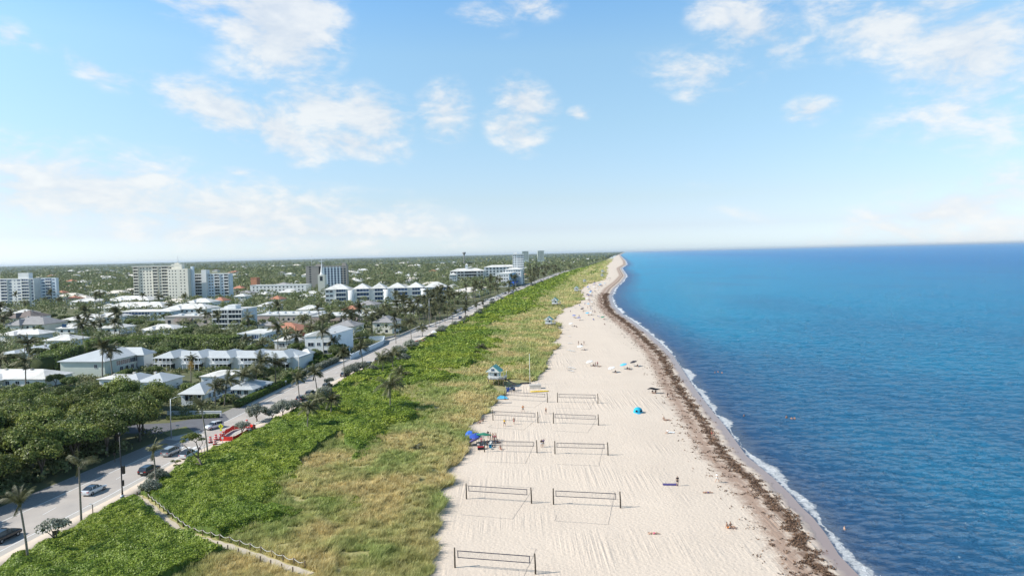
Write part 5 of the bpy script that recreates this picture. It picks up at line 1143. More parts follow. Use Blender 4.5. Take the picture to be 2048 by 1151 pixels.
# beyond the individual trees: woodland read as one mass
Cs = []; Ns = []; Ss = []; Vs = []
def clump(xs, ys, R, Hh, k, size):
    n = len(xs); d = rand_dir(n*k); d[:, 2] = np.abs(d[:, 2])*1.0-.15; rr = np.repeat(R, k)*(.75+.3*RNG.random(n*k))
    c = np.stack([np.repeat(xs, k), np.repeat(ys, k), np.repeat(Hh-R*.8, k)], 1)+d*rr[:, None]; Cs.append(c); Ns.append(d+RNG.normal(size=d.shape)*.5); Ss.append(np.repeat(size, k)*(.6+.8*RNG.random(n*k)))
    Vs.append(np.clip(np.repeat(RNG.random(n), k)*.6+RNG.random(n*k)*.45, 0, 1))
FA = [(o.x, o.y, e.x, e.y, u.x, u.y, W, L) for o, e, u, W, L, h in FOOT]
def free(x, y, mg, front):
    ok = np.ones(len(x), bool)
    for ox, oy, ex, ey, ux, uy, W, L in FA:
        a = (x-ox)*ex+(y-oy)*ey; b = (x-ox)*ux+(y-oy)*uy; f = front if W > 19 else front*.35
        ok &= ~((a > -mg) & (a < W+mg) & (b > -mg-f) & (b < L+mg))
    return ok
for (y0, y1, n, R, Hh, k, sz, mg, fr_) in ((98,215,2600,1.7,2.0,60,.5,.8,0),(200,430,5200,1.6,1.7,40,.55,.7,0)):
    y = y0+(y1-y0)*RNG.random(n); x = -.80*y-12+RNG.random(n)*(.9*y); k_ = (x < XW(y)-(4.4 if y0 < 150 else 3.4)-R*.7); x, y = x[k_], y[k_]
    k_ = free(x, y, mg+R*.4, 0) & (fbm(x/9, y/9, 2) > (.38 if y0 > 150 else .3)) & ~np.array([in_poly(p, q, st_) or in_poly(p+1.6, q, st_) or in_poly(p, q-1.6, st_) or in_poly(p, q+2, st_) for p, q in zip(x, y)], dtype=bool).reshape(-1); x, y = x[k_], y[k_]
    s = .6+.7*RNG.random(len(x)); clump(x, y, R*s, Hh*s, k, np.full(len(x), sz))
V, Fq = leaves(np.concatenate(Cs), np.concatenate(Ns), np.concatenate(Ss), .8)
tag(link('garden_undergrowth', np_mesh('garden_undergrowth', V, Fq, M_['lf_far'], v=np.concatenate(Vs))), 'low leafy undergrowth filling gardens and the grove floor', 'undergrowth', kind='stuff')
Cs.clear(); Ns.clear(); Ss.clear(); Vs.clear()
for (y0, y1, n, R, Hh, k, sz, mg, fr_) in ((300,560,2900,2.8,5.4,60,.8,1.6,3.5),(520,1000,5200,3.9,7.2,42,1.3,1.8,9),(950,2000,7500,5.2,9.0,26,2.3,3,22),(1900,4200,8000,8.5,10.5,16,4.8,4,16),(4100,12000,8000,15,11.5,10,11,2,5),(11500,30000,4000,34,13,8,28,2,5)):
    y = y0*np.exp(RNG.random(n)*math.log(y1/y0)); x = -.80*y-10+RNG.random(n)*(1.6*y+200); k_ = (x < XW(y)-6-R) | ((y > 1250) & (x < XR(y)+2)); x, y = x[k_], y[k_]
    k_ = free(x, y, mg+R*.5, fr_) & (fbm(x/(40+y*.04), y/(60+y*.06), 2) > .28); x, y = x[k_], y[k_]
    s = .7+.6*RNG.random(len(x)); clump(x, y, R*s, Hh*(.7+.55*RNG.random(len(x)))*(1+.1*s), k, np.full(len(x), sz))
V, Fq = leaves(np.concatenate(Cs), np.concatenate(Ns), np.concatenate(Ss), .8)
tag(link('distant_woods', np_mesh('distant_woods', V, Fq, M_['lf_far'], v=np.concatenate(Vs))), 'wooded suburb canopy stretching to the horizon', 'woods', kind='stuff')
rw = rows(3200, 60000, 90)
me, _, _ = strip_sheet('far_canopy', rw, lambda y: -.9*y-300, lambda y: XW(y)-10, 90, lambda X, Y: 6+3.5*fbm(X/(Y*.02), Y/(Y*.05+30), 4), M_['lf_far'])
tag(link('far_canopy', me), 'hazy unbroken tree canopy near the skyline', 'woods', kind='stuff')
# ------------------------------------------------------------------ beach furniture
def bz(x, y): return float(beach_z(np.array(x), np.array(y)))
def net(lp, rp_, label, dashed=False):
    ax, ay = G(*lp); bx, by = G(*rp_); L = math.hypot(bx-ax, by-ay); r = empty('volleyball_net', (ax, ay, .0), math.atan2(by-ay, bx-ax), label, 'volleyball net', 'beach volleyball courts')
    for x in (0, L):
        mb = MB(); mb.tube([(x, 0, -.3), (x, 0, 1.2), (x+(.0 if x == 0 else -.06), 0, 2.75)], [.12, .115, .10], 8); mb.obj('post', M_['pole'], r)
    a, b = .45, L-.75; mb = MB(); z0, z1 = 1.45, 2.35; t = .05
    mb.box(a, b, -.03, .03, z1-t, z1+t); mb.box(a, b, -.028, .028, z0-t*.9, z0+t*.9); mb.box(a-.05, a+.05, -.032, .032, z0-t, z1+t); mb.box(b-.05, b+.05, -.032, .032, z0-t, z1+t)
    mb.obj('tape', M_['net'], r); mb = MB()
    for k in range(1, 9): z = z0+(z1-z0)*k/9; mb.box(a, b, -.004, .004, z-.0015, z+.0015)
    n = int((b-a)/.25)
    for k in range(n): x = a+(b-a)*k/n; mb.box(x-.0015, x+.0015, -.002, .002, z0, z1)
    mb.obj('mesh', M_['net'], r); mb = MB()
    for z in (z0, z1): mb.tube([(0, 0, z), (a, 0, z)], .012, 4); mb.tube([(b, 0, z), (L-.05, 0, z)], .012, 4)
    mb.obj('rope', M_['net'], r); return ax, ay, bx, by
def court(c, label):                                  # rope rectangle pegged on the sand
    ax, ay, bx, by = c; d = Vector((bx-ax, by-ay)); L = d.length; d.normalize(); n = Vector((d.y, -d.x)); n = n if n.y < 0 else -n
    o = Vector((ax, ay)); rr_ = random.Random(int(ax*100)); mb = MB(); P = []
    cs = [o+d*1.3-n*7.5, o+d*1.2+n*7, o+d*(L-1.5)+n*7.2, o+d*(L-1.3)-n*7.5]
    for i in range(4):
        p, q = cs[i], cs[(i+1) % 4]
        for k in range(12):
            t = k/12.; w = p.lerp(q, t); w = w+Vector((rr_.uniform(-.06, .06), rr_.uniform(-.06, .06))); P.append((w.x, w.y, bz(w.x, w.y)+.035+.02*math.sin(k*2.1)))
    P.append(P[0]); mb.tube(P[10:38] if int(ax*10) % 2 else P[12:46], .016, 4); o2 = mb.obj('court_line', M_['grey']); return tag(o2, label, 'court line', 'rope court outlines')
NETS = [((910,1134),(1071,1147),'nearest volleyball net at the bottom edge of the photo'),((933,997),(1063,1006),'left net of the second row from the camera'),((1107,1008),(1241,1015),'right net of the second row from the camera'),
 ((969,903),(1074,905),'left net of the third row, partly hidden by the umbrella party'),((1110,907),(1216,910),'right net of the third row from the camera'),((986,840),(1076,845),'left net of the fourth row, with the yellow-shirted player'),
 ((1107,846),(1197,850),'right net of the fourth row from the camera'),((1010,799),(1095,804),'left net of the farthest row, beside the yellow surfboard'),((1115,804),(1196,806),'right net of the farthest row, nearest the sea')]
for i, (a, b, lb) in enumerate(NETS): court(net(a, b, lb), 'rope court outline under the '+lb.split(',')[0].replace(' volleyball', '').replace(' from the camera',''))
# lifeguard towers
def lifetower(px, py, label, s=1.0, trim='teal', detail=True):
    x, y = G(px, py); r = empty('lifeguard_tower', (x, y, dune_z(x, y)), -math.radians(14), label, 'lifeguard tower', 'lifeguard towers along the dune'); r.scale = (s,)*3
    for (a, b) in ((-1.7,-1.5),(0,-1.5),(1.7,-1.5),(3.2,-1.5),(-1.7,1.6),(0,1.6),(1.7,1.6),(3.2,1.6)):
        MB().tube([(a, b, -.8), (a, b, 1.75)], .12, 6).obj('leg', M_['wood'], r)
    mb = MB(); mb.box(-1.9, 3.5, -1.8, 1.9, 1.75, 1.92); mb.obj('deck', M_['wood'], r)
    mb = MB(); mb.box(-1.7, 1.6, -1.4, 1.5, 1.92, 4.3); w = mb.obj('wall', M_['white'], r)
    MB().box(.2, 1.1, -1.46, -1.38, 2.9, 3.8).obj('window', M_['glass'], r); MB().box(-1.0, -.95, -1.43, -1.38, 1.95, 4.2).obj('panel_joint', M_['tan'], r)
    MB().box(1.58, 1.66, -.8, .1, 1.95, 3.9).obj('door', M_['teal'], r)
    mb = MB(); mb.add([(-2.5,-2.0,4.15),(-.05,-2.0,6.05),(2.4,-2.0,4.15),(2.4,2.0,4.15),(-.05,2.0,6.05),(-2.5,2.0,4.15),(-2.5,-2.0,4.3),(-.05,-2.0,6.22),(2.4,-2.0,4.3),(2.4,2.0,4.3),(-.05,2.0,6.22),(-2.5,2.0,4.3)],
        [(6,7,10,11),(7,8,9,10),(0,5,4,1),(1,4,3,2),(0,1,7,6),(1,2,8,7),(3,4,10,9),(4,5,11,10),(0,6,11,5),(2,3,9,8)]); mb.obj('roof', M_['teal'], r)
    mb = MB(); mb.add([(-2.3,-2.03,4.2),(2.2,-2.03,4.2),(-.05,-2.03,5.98),(-2.3,-1.93,4.2),(2.2,-1.93,4.2),(-.05,-1.93,5.98)], [(0,1,2),(3,5,4),(0,3,4,1),(1,4,5,2),(2,5,3,0)]); g_ = mb.obj('gable', M_['white'], r)
    for s_ in (-.32, .22): MB().box(s_-.2, s_+.2, -2.10, -2.0, 4.6, 5.3).obj('vent', M_['bglass'], g_)
    mb = MB()
    for (a, b, c, d) in ((1.6,-1.75,3.45,-1.75),(3.45,-1.75,3.45,1.85),(-1.85,-1.75,1.6,-1.75)):
        L_ = math.hypot(c-a, d-b); n = int(L_/.45)+1
        for zz in (2.5, 2.95): mb.tube([(a, b, zz), (c, d, zz)], .035, 4)
        for k in range(n+1): q = k/n; mb.tube([(a+(c-a)*q, b+(d-b)*q, 1.92), (a+(c-a)*q, b+(d-b)*q, 2.98)], .035, 4)
    mb.tube([(3.4, -1.7, 1.9), (3.4, -1.7, 4.2), (2.2, -1.7, 4.3)], .045, 4); mb.tube([(3.4, 1.8, 1.9), (3.4, 1.8, 4.2)], .045, 4)
    mb.obj('railing', M_['rail'], r)
    mb = MB(); mb.add([(3.5,-.6,1.85),(3.5,.6,1.85),(7.0,.6,0),(7.0,-.6,0),(3.5,-.6,1.72),(3.5,.6,1.72),(7.0,.6,-.13),(7.0,-.6,-.13)], [(0,3,2,1),(4,5,6,7),(0,4,7,3),(1,2,6,5),(0,1,5,4),(2,3,7,6)]); mb.obj('ramp', M_['wood'], r)
    return r
def dune_z(x, y): return float(dune_h(np.array(x), np.array(y)))
for (px, py, lb, s) in ((990,772,'nearest lifeguard hut with teal gable roof beside the volleyball courts',1.0),(1098,656,'second nearest lifeguard hut, shaded front, at the dune edge',1.0),(1110,615,'third lifeguard hut from the camera, on a sandy patch in the grass',1.15),
    (1153,586,'fourth lifeguard hut from the camera, pale green beside storage boxes',1.1),(1169,567,'fifth lifeguard hut from the camera, small and narrow',.9),(1204,555,'sixth lifeguard hut from the camera, near the far beach bend',1.0),(1205,547,'farthest lifeguard hut, a dot at the far beach bend',1.2)): lifetower(px, py, lb, s)
def box_at(name, px, py, w, d, h, m, label, cat, rz=0, lift=0):
    x, y = G(px, py); mb = MB(); mb.box(-w/2, w/2, -d/2, d/2, 0, h); o = mb.obj(name, m, None, (x, y, bz(x, y)+lift), rz); return tag(o, label, cat)
x, y = G(1060,769); r = empty('flag_pole', (x, y, 0), 0, 'tall thin white flag pole at the dune edge', 'pole'); hp = ZY(1060,709,y)[1]; mb = MB(); mb.tube([(0,0,-.2),(0,0,hp)], [.10,.05], 8); mb.obj('shaft', M_['white'], r); mb = MB(); mb.lathe([(0,hp),(.12,hp+.05),(.12,hp+.2),(0,hp+.27)], n=8); mb.obj('finial', M_['white'], r)
x, y = G(1079,783); r = empty('surfboard', (x, y, bz(x, y)), .06, 'yellow surfboard lying flat beside the farthest net', 'surfboard'); mb = MB(); pts = [(-2.9,0),(-2.3,-.38),(-1,-.55),(.8,-.58),(2.2,-.42),(2.9,0),(2.2,.42),(.8,.58),(-1,.55),(-2.3,.38)]; mb.prism(pts, .10, .28); mb.obj('board', M_['yellow'], r); mb = MB(); mb.box(-1.2,.9,-.25,.25,.28,.31); mb.obj('grip_pad', M_['yel'], r); mb = MB(); mb.box(-2.4,-2.0,-.03,.03,-.12,.12); mb.obj('fin', M_['dark'], r)
o = box_at('storage_box', 1070, 776, 3.6, 1.6, 1.1, M_['roofbeige'], 'low beige storage box behind the yellow surfboard', 'box', .03)
mb = MB(); mb.box(-1.9,1.9,-.85,.85,1.1,1.2); mb.obj('lid', M_['concrete'], o)
x, y = G(1051,767); r = empty('beached_kayak', (x, y, bz(x, y)), .1, 'dark kayak lying on the sand left of the flag pole', 'kayak'); mb = MB(); mb.prism([(-1.8,0),(-1.2,-.35),(0,-.42),(1.2,-.35),(1.8,0),(1.2,.35),(0,.42),(-1.2,.35)], .0, .38); mb.obj('hull', M_['dark'], r); MB().box(-.5,.5,-.2,.2,.38,.42).obj('seat', M_['grey'], r)
# covered vehicle-like blue tarpaulin heap beside the tower
x, y = G(1022,781); r = empty('utility_vehicle', (x, y, bz(x, y)), .02, 'dark blue beach utility cart parked in the shade of the lifeguard hut', 'utility cart')
mb = MB(); mb.xprism([(-.6,.35),(-.6,.95),(.6,.95),(.6,.35)], -1.3, 1.3); mb.obj('body', M_['carblue'], r); mb = MB(); mb.box(-.2,1.2,-.6,.6,1.75,1.85); [mb.tube([(a,b,.9),(a,b,1.8)], .035, 4) for a in (-.15,1.15) for b in (-.55,.55)]; mb.obj('canopy', M_['dark'], r)
for a in (-.85,.85):
    for b in (-.62,.62): mb = MB(); mb.tube([(a,b-.1,.3),(a,b+.1,.3)], .3, 12); mb.obj('wheel', M_['tyre'], r)
MB().box(.0,.8,-.5,.5,.95,1.25).obj('seat', M_['black'], r)
x, y = G(1012,787); r = empty('flag_stand', (x, y, bz(x, y)), 0, 'blue lifeguard flag banner upright between net post and hut', 'banner'); mb = MB(); mb.tube([(0,0,0),(0,0,2.4)], .04, 5); mb.obj('pole', M_['metal'], r); mb = MB(); mb.box(.0,.9,-.03,.03,.5,2.0); mb.obj('banner', M_['blue'], r)
def umbrella_meshes(rad=1.25, col='blue', ht=2.1, n=8):
    mb = MB(); rim = []; z0 = ht-.42
    for j in range(n):
        a = 2*math.pi*j/n; rim.append((rad*math.cos(a), rad*math.sin(a), z0-.04))
    V = [(0,0,ht)]; F_ = []
    for j in range(n):
        a = 2*math.pi*(j+.5)/n; V += [rim[j], (rad*.93*math.cos(a), rad*.93*math.sin(a), z0+.03)]
    m = 2*n
    for j in range(m): F_.append((0, 1+j, 1+(j+1) % m))
    mb.add(V, F_); mb.add([(v[0]*.99, v[1]*.99, v[2]-.03) for v in V], [f[::-1] for f in F_])
    for j in range(m):                                # valance
        a, b = V[1+j], V[1+(j+1) % m]; mb.add([a, b, (b[0], b[1], b[2]-.14), (a[0], a[1], a[2]-.14)], [(0,1,2,3)])
    can = mb.mesh('canopy', M_[col] if isinstance(col, str) else col); mp = MB(); mp.tube([(0,0,-.3),(0,0,ht+.12)], .025, 6)
    for j in range(n): mp.tube([(0,0,ht-.28), (rim[j][0]*.9, rim[j][1]*.9, rim[j][2]+.02)], .010, 3)
    return can, mp.mesh('pole', M_['metal'])
UM = {}
def umbrella(px, py, col, label, tilt=(0, 0), rad=1.25, group=None, ht=2.1):
    k = (col, rad, ht)
    if k not in UM: UM[k] = umbrella_meshes(rad, col, ht)
    x, y = G(px, py); r = empty('beach_umbrella', (x, y, bz(x, y)), 0, label, 'umbrella', group); link('canopy', UM[k][0], r); link('pole', UM[k][1], r); r.rotation_euler = (tilt[0], tilt[1], random.random()); return r
# people: one skinned body per pose, clothes and hair follow the same skeleton
J0 = dict(pel=(0,0,.95), chest=(0,.02,1.28), neck=(0,.01,1.48), head=(0,-.02,1.60), top=(0,-.01,1.70),
          shL=(-.19,.01,1.40), elL=(-.27,.02,1.13), haL=(-.28,-.06,.88), shR=(.19,.01,1.40), elR=(.27,.02,1.13), haR=(.28,-.06,.88),
          hiL=(-.10,0,.90), knL=(-.12,-.02,.50), anL=(-.13,.03,.08), toL=(-.14,-.14,.03), hiR=(.10,0,.90), knR=(.12,-.02,.50), anR=(.13,.03,.08), toR=(.14,-.14,.03))
def pose(**k): d = dict(J0); d.update(k); return d
POSES = dict(stand=pose(), walk=pose(knL=(-.12,-.22,.52), anL=(-.13,-.28,.09), toL=(-.13,-.44,.06), knR=(.11,.06,.50), anR=(.12,.34,.14), toR=(.12,.24,.04), elL=(-.26,.16,1.14), haL=(-.25,.20,.92), elR=(.26,-.10,1.14), haR=(.23,-.28,1.0)),
 play=pose(pel=(0,.05,.86), knL=(-.24,-.12,.46), anL=(-.34,.02,.08), toL=(-.38,-.14,.03), knR=(.24,-.12,.46), anR=(.34,.02,.08), toR=(.38,-.14,.03), elL=(-.40,-.10,1.22), haL=(-.36,-.36,1.20), elR=(.40,-.10,1.22), haR=(.36,-.36,1.22)),
 reach=pose(elL=(-.36,-.06,1.56), haL=(-.34,-.16,1.84), elR=(.38,-.1,1.30), haR=(.40,-.34,1.36)),
 sit=pose(pel=(0,0,.14), chest=(0,.10,.50), neck=(0,.12,.72), head=(0,.08,.84), top=(0,.10,.94), shL=(-.19,.12,.63), elL=(-.28,.20,.38), haL=(-.26,.30,.10), shR=(.19,.12,.63), elR=(.28,-.02,.42), haR=(.16,-.28,.44),
   hiL=(-.10,-.02,.13), knL=(-.13,-.40,.42), anL=(-.13,-.62,.08), toL=(-.13,-.78,.05), hiR=(.10,-.02,.13), knR=(.14,-.42,.30), anR=(.14,-.80,.08), toR=(.14,-.90,.16)),
 lie=pose(pel=(0,0,.13), chest=(0,.34,.14), neck=(0,.56,.15), head=(0,.68,.17), top=(0,.78,.16), shL=(-.19,.48,.14), elL=(-.34,.62,.10), haL=(-.16,.80,.08), shR=(.19,.48,.14), elR=(.32,.24,.09), haR=(.30,-.02,.07),
   hiL=(-.10,-.05,.13), knL=(-.13,-.40,.34), anL=(-.13,-.74,.09), toL=(-.13,-.84,.18), hiR=(.10,-.05,.13), knR=(.12,-.48,.12), anR=(.12,-.88,.09), toR=(.14,-.95,.18)))
EDG = [('pel','chest'),('chest','neck'),('neck','head'),('head','top'),('chest','shL'),('shL','elL'),('elL','haL'),('chest','shR'),('shR','elR'),('elR','haR'),('pel','hiL'),('hiL','knL'),('knL','anL'),('anL','toL'),('pel','hiR'),('hiR','knR'),('knR','anR'),('anR','toR')]
RAD = dict(pel=.125,chest=.135,neck=.055,head=.10,top=.075,shL=.065,elL=.045,haL=.038,shR=.065,elR=.045,haR=.038,hiL=.09,knL=.06,anL=.042,toL=.035,hiR=.09,knR=.06,anR=.042,toR=.035)
def skin(names, edges, P, grow, root, name, sub=1):
    me = bpy.data.meshes.new(name); me.from_pydata([P[n] for n in names], [(names.index(a), names.index(b)) for a, b in edges], [])
    o = bpy.data.objects.new(name, me); COL.objects.link(o); m = o.modifiers.new('Skin', 'SKIN')
    if not me.skin_vertices: bpy.context.view_layer.objects.active = o; bpy.context.view_layer.update()
    sv = me.skin_vertices[0].data if me.skin_vertices else None
    if sv is None: me.attributes; bpy.ops.object.mode_set
    for i, n in enumerate(names): sv[i].radius = (RAD[n]+grow if not callable(grow) else grow(n),)*2; sv[i].use_root = (n == root)
    s = o.modifiers.new('Sub', 'SUBSURF'); s.levels = sub; s.render_levels = sub
    dg = bpy.context.evaluated_depsgraph_get(); ev = o.evaluated_get(dg); out = bpy.data.meshes.new_from_object(ev); out.name = name
    out.polygons.foreach_set('use_smooth', [True]*len(out.polygons)); bpy.data.objects.remove(o); return out
BODY = {}
for k, P in POSES.items():
    P = {a: Vector(b) for a, b in P.items()}
    b = skin(list(P), EDG, P, 0.0, 'pel', 'body', 2); b.materials.clear(); b.materials.append(M_['skin'])
    P['thL'] = P['hiL'].lerp(P['knL'], .55); P['thR'] = P['hiR'].lerp(P['knR'], .55); P['slL'] = P['shL'].lerp(P['elL'], .5); P['slR'] = P['shR'].lerp(P['elR'], .5); P['waist'] = P['pel'].lerp(P['chest'], .35); P['coll'] = P['chest'].lerp(P['neck'], .6)
    RAD.update(thL=.095, thR=.095, slL=.07, slR=.07, waist=.135, coll=.09)
    sh = skin(['pel','waist','hiL','thL','hiR','thR'], [('waist','pel'),('pel','hiL'),('hiL','thL'),('pel','hiR'),('hiR','thR')], P, .016, 'pel', 'shorts', 1)
    st = skin(['waist','chest','coll','shL','slL','shR','slR'], [('waist','chest'),('chest','coll'),('chest','shL'),('shL','slL'),('chest','shR'),('shR','slR')], P, .018, 'chest', 'shirt', 1)
    hr = skin(['head','top'], [('head','top')], {'head': P['head']+Vector((0, .025, .02)), 'top': P['top']+Vector((0, .02, .01))}, .012, 'head', 'hair', 1)
    for me_ in (sh, st, hr): me_.materials.clear(); me_.materials.append(M_['dark'])
    BODY[k] = (b, sh, st, hr)
def person(px, py, pz, label, rz=0.0, top=None, bottom='dark', skin_='skin', hair='hair', group=None, sc=1.0, z=None, name='person'):
    x, y = G(px, py) if py is not None else px; r = empty(name, (x, y, bz(x, y)+.01 if z is None else z), rz, label, 'person', group); r.scale = (sc*1.04,)*3; b, sh, st, hr = BODY[pz]
    link('body', b, r, mats=[M_[skin_]]); link('hair', hr, r, mats=[M_[hair]])
    if bottom: link('shorts', sh, r, mats=[M_[bottom]])
    if top: link('shirt', st, r, mats=[M_[top]])
    return r
def towel(px, py, m, label, rz=0, w=1.0, l=1.9, cat='towel', group=None):
    x, y = G(px, py); mb = MB(); n = 6; V = []
    for i in range(n+1):
        for j in range(3): V.append((-w/2+w*j/2, -l/2+l*i/n, .03+.03*random.random()))
    mb.add(V, [(i*3+j, i*3+j+1, i*3+j+4, i*3+j+3) for i in range(n) for j in range(2)], 0, True)
    return tag(mb.obj('beach_towel', M_[m], None, (x, y, bz(x, y)+.01), rz), label, cat, group)
PI = math.pi
person(1046,823,'play','person in an orange top and dark shorts playing near the farthest left net',.3,'org','dark')
person(1009,852,'play','person in a yellow top serving below the fourth-row left net',2.6,'yel','dark')
person(1028,848,'walk','bare-chested person striding right of the yellow-shirted player',.5,None,'redf')
person(1092,827,'walk','lone person walking between the two columns of nets',-.5,None,'dark')
person(1083,894,'stand','person in dark top standing close beside another between the third-row nets',.2,'dark','whitef'); person((G(1083,894)[0]+.42, G(1083,894)[1]+.25),None,'reach','person with raised arm beside a companion between the third-row nets',2.8,'purple','grey')
person(960,846,'sit','person sitting on the sand at the dune edge above the umbrella party',-.9,None,'dark'); person(966,842,'sit','second seated person at the dune edge, slightly farther and right',-.6,'dark','dark')
person(1077,775,'stand','person standing by the beige storage box',0,'whitef','redf','skin2')
# umbrella party
umbrella(944,874,'cobalt','bright blue umbrella tipped on its side at the left of the party',(.5,-.7),1.0,ht=1.9); umbrella(953,884,'blue','navy blue umbrella between the tipped blue and green ones',(.1,-.25),1.35)
umbrella(951,890,'purple','low dark purple-blue umbrella in front of the navy one',(-.45,-.2),1.3,ht=1.6); umbrella(967,885,'green','large dark green umbrella over the party',(-.15,.12),1.75,ht=2.3)
grp = [(976,876,'stand','dark','dark','person in black standing right behind the green umbrella'),(981,879,'stand',None,'redf','bare-chested person at the back of the party group'),(986,880,'reach',None,'dark','person with a raised arm in the party group'),(989,884,'stand','pink','dark','person in a pink top among the standing party group'),
 (992,880,'walk',None,'redf','tanned person stepping right in the party group'),(988,889,'stand',None,'dark','tall tanned person in front of the party group'),(995,886,'sit','dark','dark','person sitting low at the right edge of the party'),
 (963,889,'stand','pink','pink','person in pink bending under the green umbrella'),(975,895,'stand','dark','black','person in black standing before the green umbrella'),(968,896,'sit','whitef','grey','person seated in white before the dark cooler'),(1001,898,'sit',None,'redf','person sitting alone just right of the party'),(984,893,'sit','tealf','dark','person in teal sitting in the middle of the party'),(957,893,'sit','whitef','dark','person crouching under the purple umbrella')]
for i, (a, b, c, t, bt, lb) in enumerate(grp): person(a, b, c, lb, i*1.3, t, bt, ('skin','skin2')[i % 2])
x, y = G(962,898); r = empty('cooler', (x, y, bz(x, y)), .2, 'dark cool box on the sand at the front of the umbrella party', 'cooler'); MB().box(-.7,.7,-.35,.35,0,.5).obj('body', M_['dark'], r); MB().box(-.73,.73,-.38,.38,.5,.62).obj('lid', M_['redf'], r)
def chair(px, py, label, rz=0, col='tealf', group=None):
    x, y = G(px, py); r = empty('beach_chair', (x, y, bz(x, y)), rz, label, 'chair', group); k = ('ch', col)
    if k not in UM:
        a = MB(); a.add([(-.3,-.3,.32),(.3,-.3,.32),(.3,.25,.24),(-.3,.25,.24)], [(0,1,2,3),(3,2,1,0)]); b = MB(); b.add([(-.3,.25,.26),(.3,.25,.26),(.3,.6,.95),(-.3,.6,.95)], [(0,1,2,3),(3,2,1,0)]); c = MB()
        for s in (-.32,.32): c.tube([(s,-.35,0),(s,.45,.42)], .018, 4); c.tube([(s,.4,0),(s,-.3,.5),(s,.4,.52)], .018, 4); c.tube([(s,.25,.24),(s,.62,.97)], .018, 4)
        UM[k] = (a.mesh('seat', M_[col]), b.mesh('backrest', M_[col]), c.mesh('frame', M_['metal']))
    for nm, me_ in zip(('seat','backrest','frame'), UM[k]): link(nm, me_, r)
    return r
chair(982,898,'teal folding chair in the front of the umbrella party',.4); chair(979,890,'white folding chair in the party shade',-.7,'whitef')
# collapsed pale blue shade, its shadow painted as a dark mat
x, y = G(1005,797); r = empty('pop_up_shade', (x, y, bz(x, y)), 0, 'light blue low pop-up shade beside the farthest left net post', 'beach shade'); mb = MB(); mb.add([(-2,-.8,.1),(1.6,-.8,.25),(1.4,.8,.3),(-1.8,.8,.1),(-.6,0,1.05),(.8,0,.85)], [(0,1,5,4),(1,2,5),(2,3,4,5),(3,0,4),(3,2,1,0)]); mb.obj('canopy', M_['sky'], r); mb = MB(); mb.tube([(1.5,-.75,0),(.8,0,.86),(-.6,0,1.06),(-1.9,0,0)], .02, 4); mb.obj('frame', M_['metal'], r)
towel(1014,805,'grey','dark mat painted as the shadow of the light blue shade on the sand',PI/2,.8,2.6,'mat')
# dome tent
x, y = G(1276,824); r = empty('dome_tent', (x, y, bz(x, y)), .1, 'turquoise dome beach tent with dark window panels alone on the sand', 'tent'); mb = MB(); V = []; n = 12
prof = [(1.25,0),(1.2,.45),(1.0,.95),(.6,1.3),(0,1.42)]
mb.lathe(prof, n=12, smooth=True); mb.obj('canopy', M_['tealf'], r)
for a in (-2.2,-1.1): mb = MB(); c, s = math.cos(a), math.sin(a); mb.add([(1.21*c+.3*s, 1.21*s-.3*c, .35),(1.21*c-.3*s, 1.21*s+.3*c, .35),(1.12*c-.22*s, 1.12*s+.22*c, .85),(1.12*c+.22*s, 1.12*s-.22*c, .85)], [(0,1,2,3),(3,2,1,0)]); mb.obj('window', M_['dark'], r)
mb = MB(); mb.box(-.7,.2,-1.9,-1.1,.02,.06); mb.obj('porch', M_['sky'], r)
person((x+.9, y+.1),None,'sit','person sitting at the right side of the turquoise dome tent',-1.0,'dark','dark')
# black canopy with people under it
x, y = G(1307,784); r = empty('wind_canopy', (x, y, bz(x, y)), 0, 'long black wind canopy billowing over its low poles near the weed line', 'canopy'); mb = MB(); V = []; nx, ny = 12, 5
for i in range(nx+1):
    for j in range(ny+1): u = i/nx; v_ = j/ny; V.append((-1.9+3.8*u, (-.7+1.4*v_)*(.35+.65*math.sin(PI*u)), 1.15+.55*math.sin(PI*v_)*math.sin(PI*u)+.15*math.sin(7*u)))
mb.add(V, [(i*(ny+1)+j, (i+1)*(ny+1)+j, (i+1)*(ny+1)+j+1, i*(ny+1)+j+1) for i in range(nx) for j in range(ny)], 0, True); mb.obj('fabric', M_['black'], r)
for a in (-1.3, 0, 1.3): mb = MB(); mb.tube([(a,0,-.1),(a,0,1.6)], .03, 5); mb.obj('pole', M_['metal'], r)
person((x-.3, y-.3),None,'sit','person sitting at the left under the black wind canopy',.4,'dark','dark'); person((x+.6, y-.2),None,'sit','person sitting at the right under the black wind canopy',-.4,'dark','dark')
# scattered sunbathers
person(1328,838,'sit','person sitting up, left of a pair on open sand by the weed line',.3,None,'dark'); person(1335,838,'lie','person lying beside the seated one on the open sand by the weed line',1.2,None,'dark')
person(1335,864,'sit','person in white sitting alone on the sand below the seated pair',-.8,'whitef','whitef','skin2'); towel(1341,862,'whitef','white towel next to the lone person in white',1.2)
person(1355,970,'stand','person standing upright in dark swimwear beside the purple mat',.2,'dark','dark'); towel(1340,968,'purple','long purple patterned mat spread left of the standing person',1.5,1.1,2.6,'mat')
person(1434,961,'walk','person dressed in white walking by the weed line',1.9,'whitef','whitef','skin2'); person(1415,983,'lie','person sunbathing flat on their back, left of the walker in white',1.45,None,'purple'); person(1307,1067,'lie','person in pink swimwear lying in the lower middle of the sand',1.4,None,'pink','skin2')

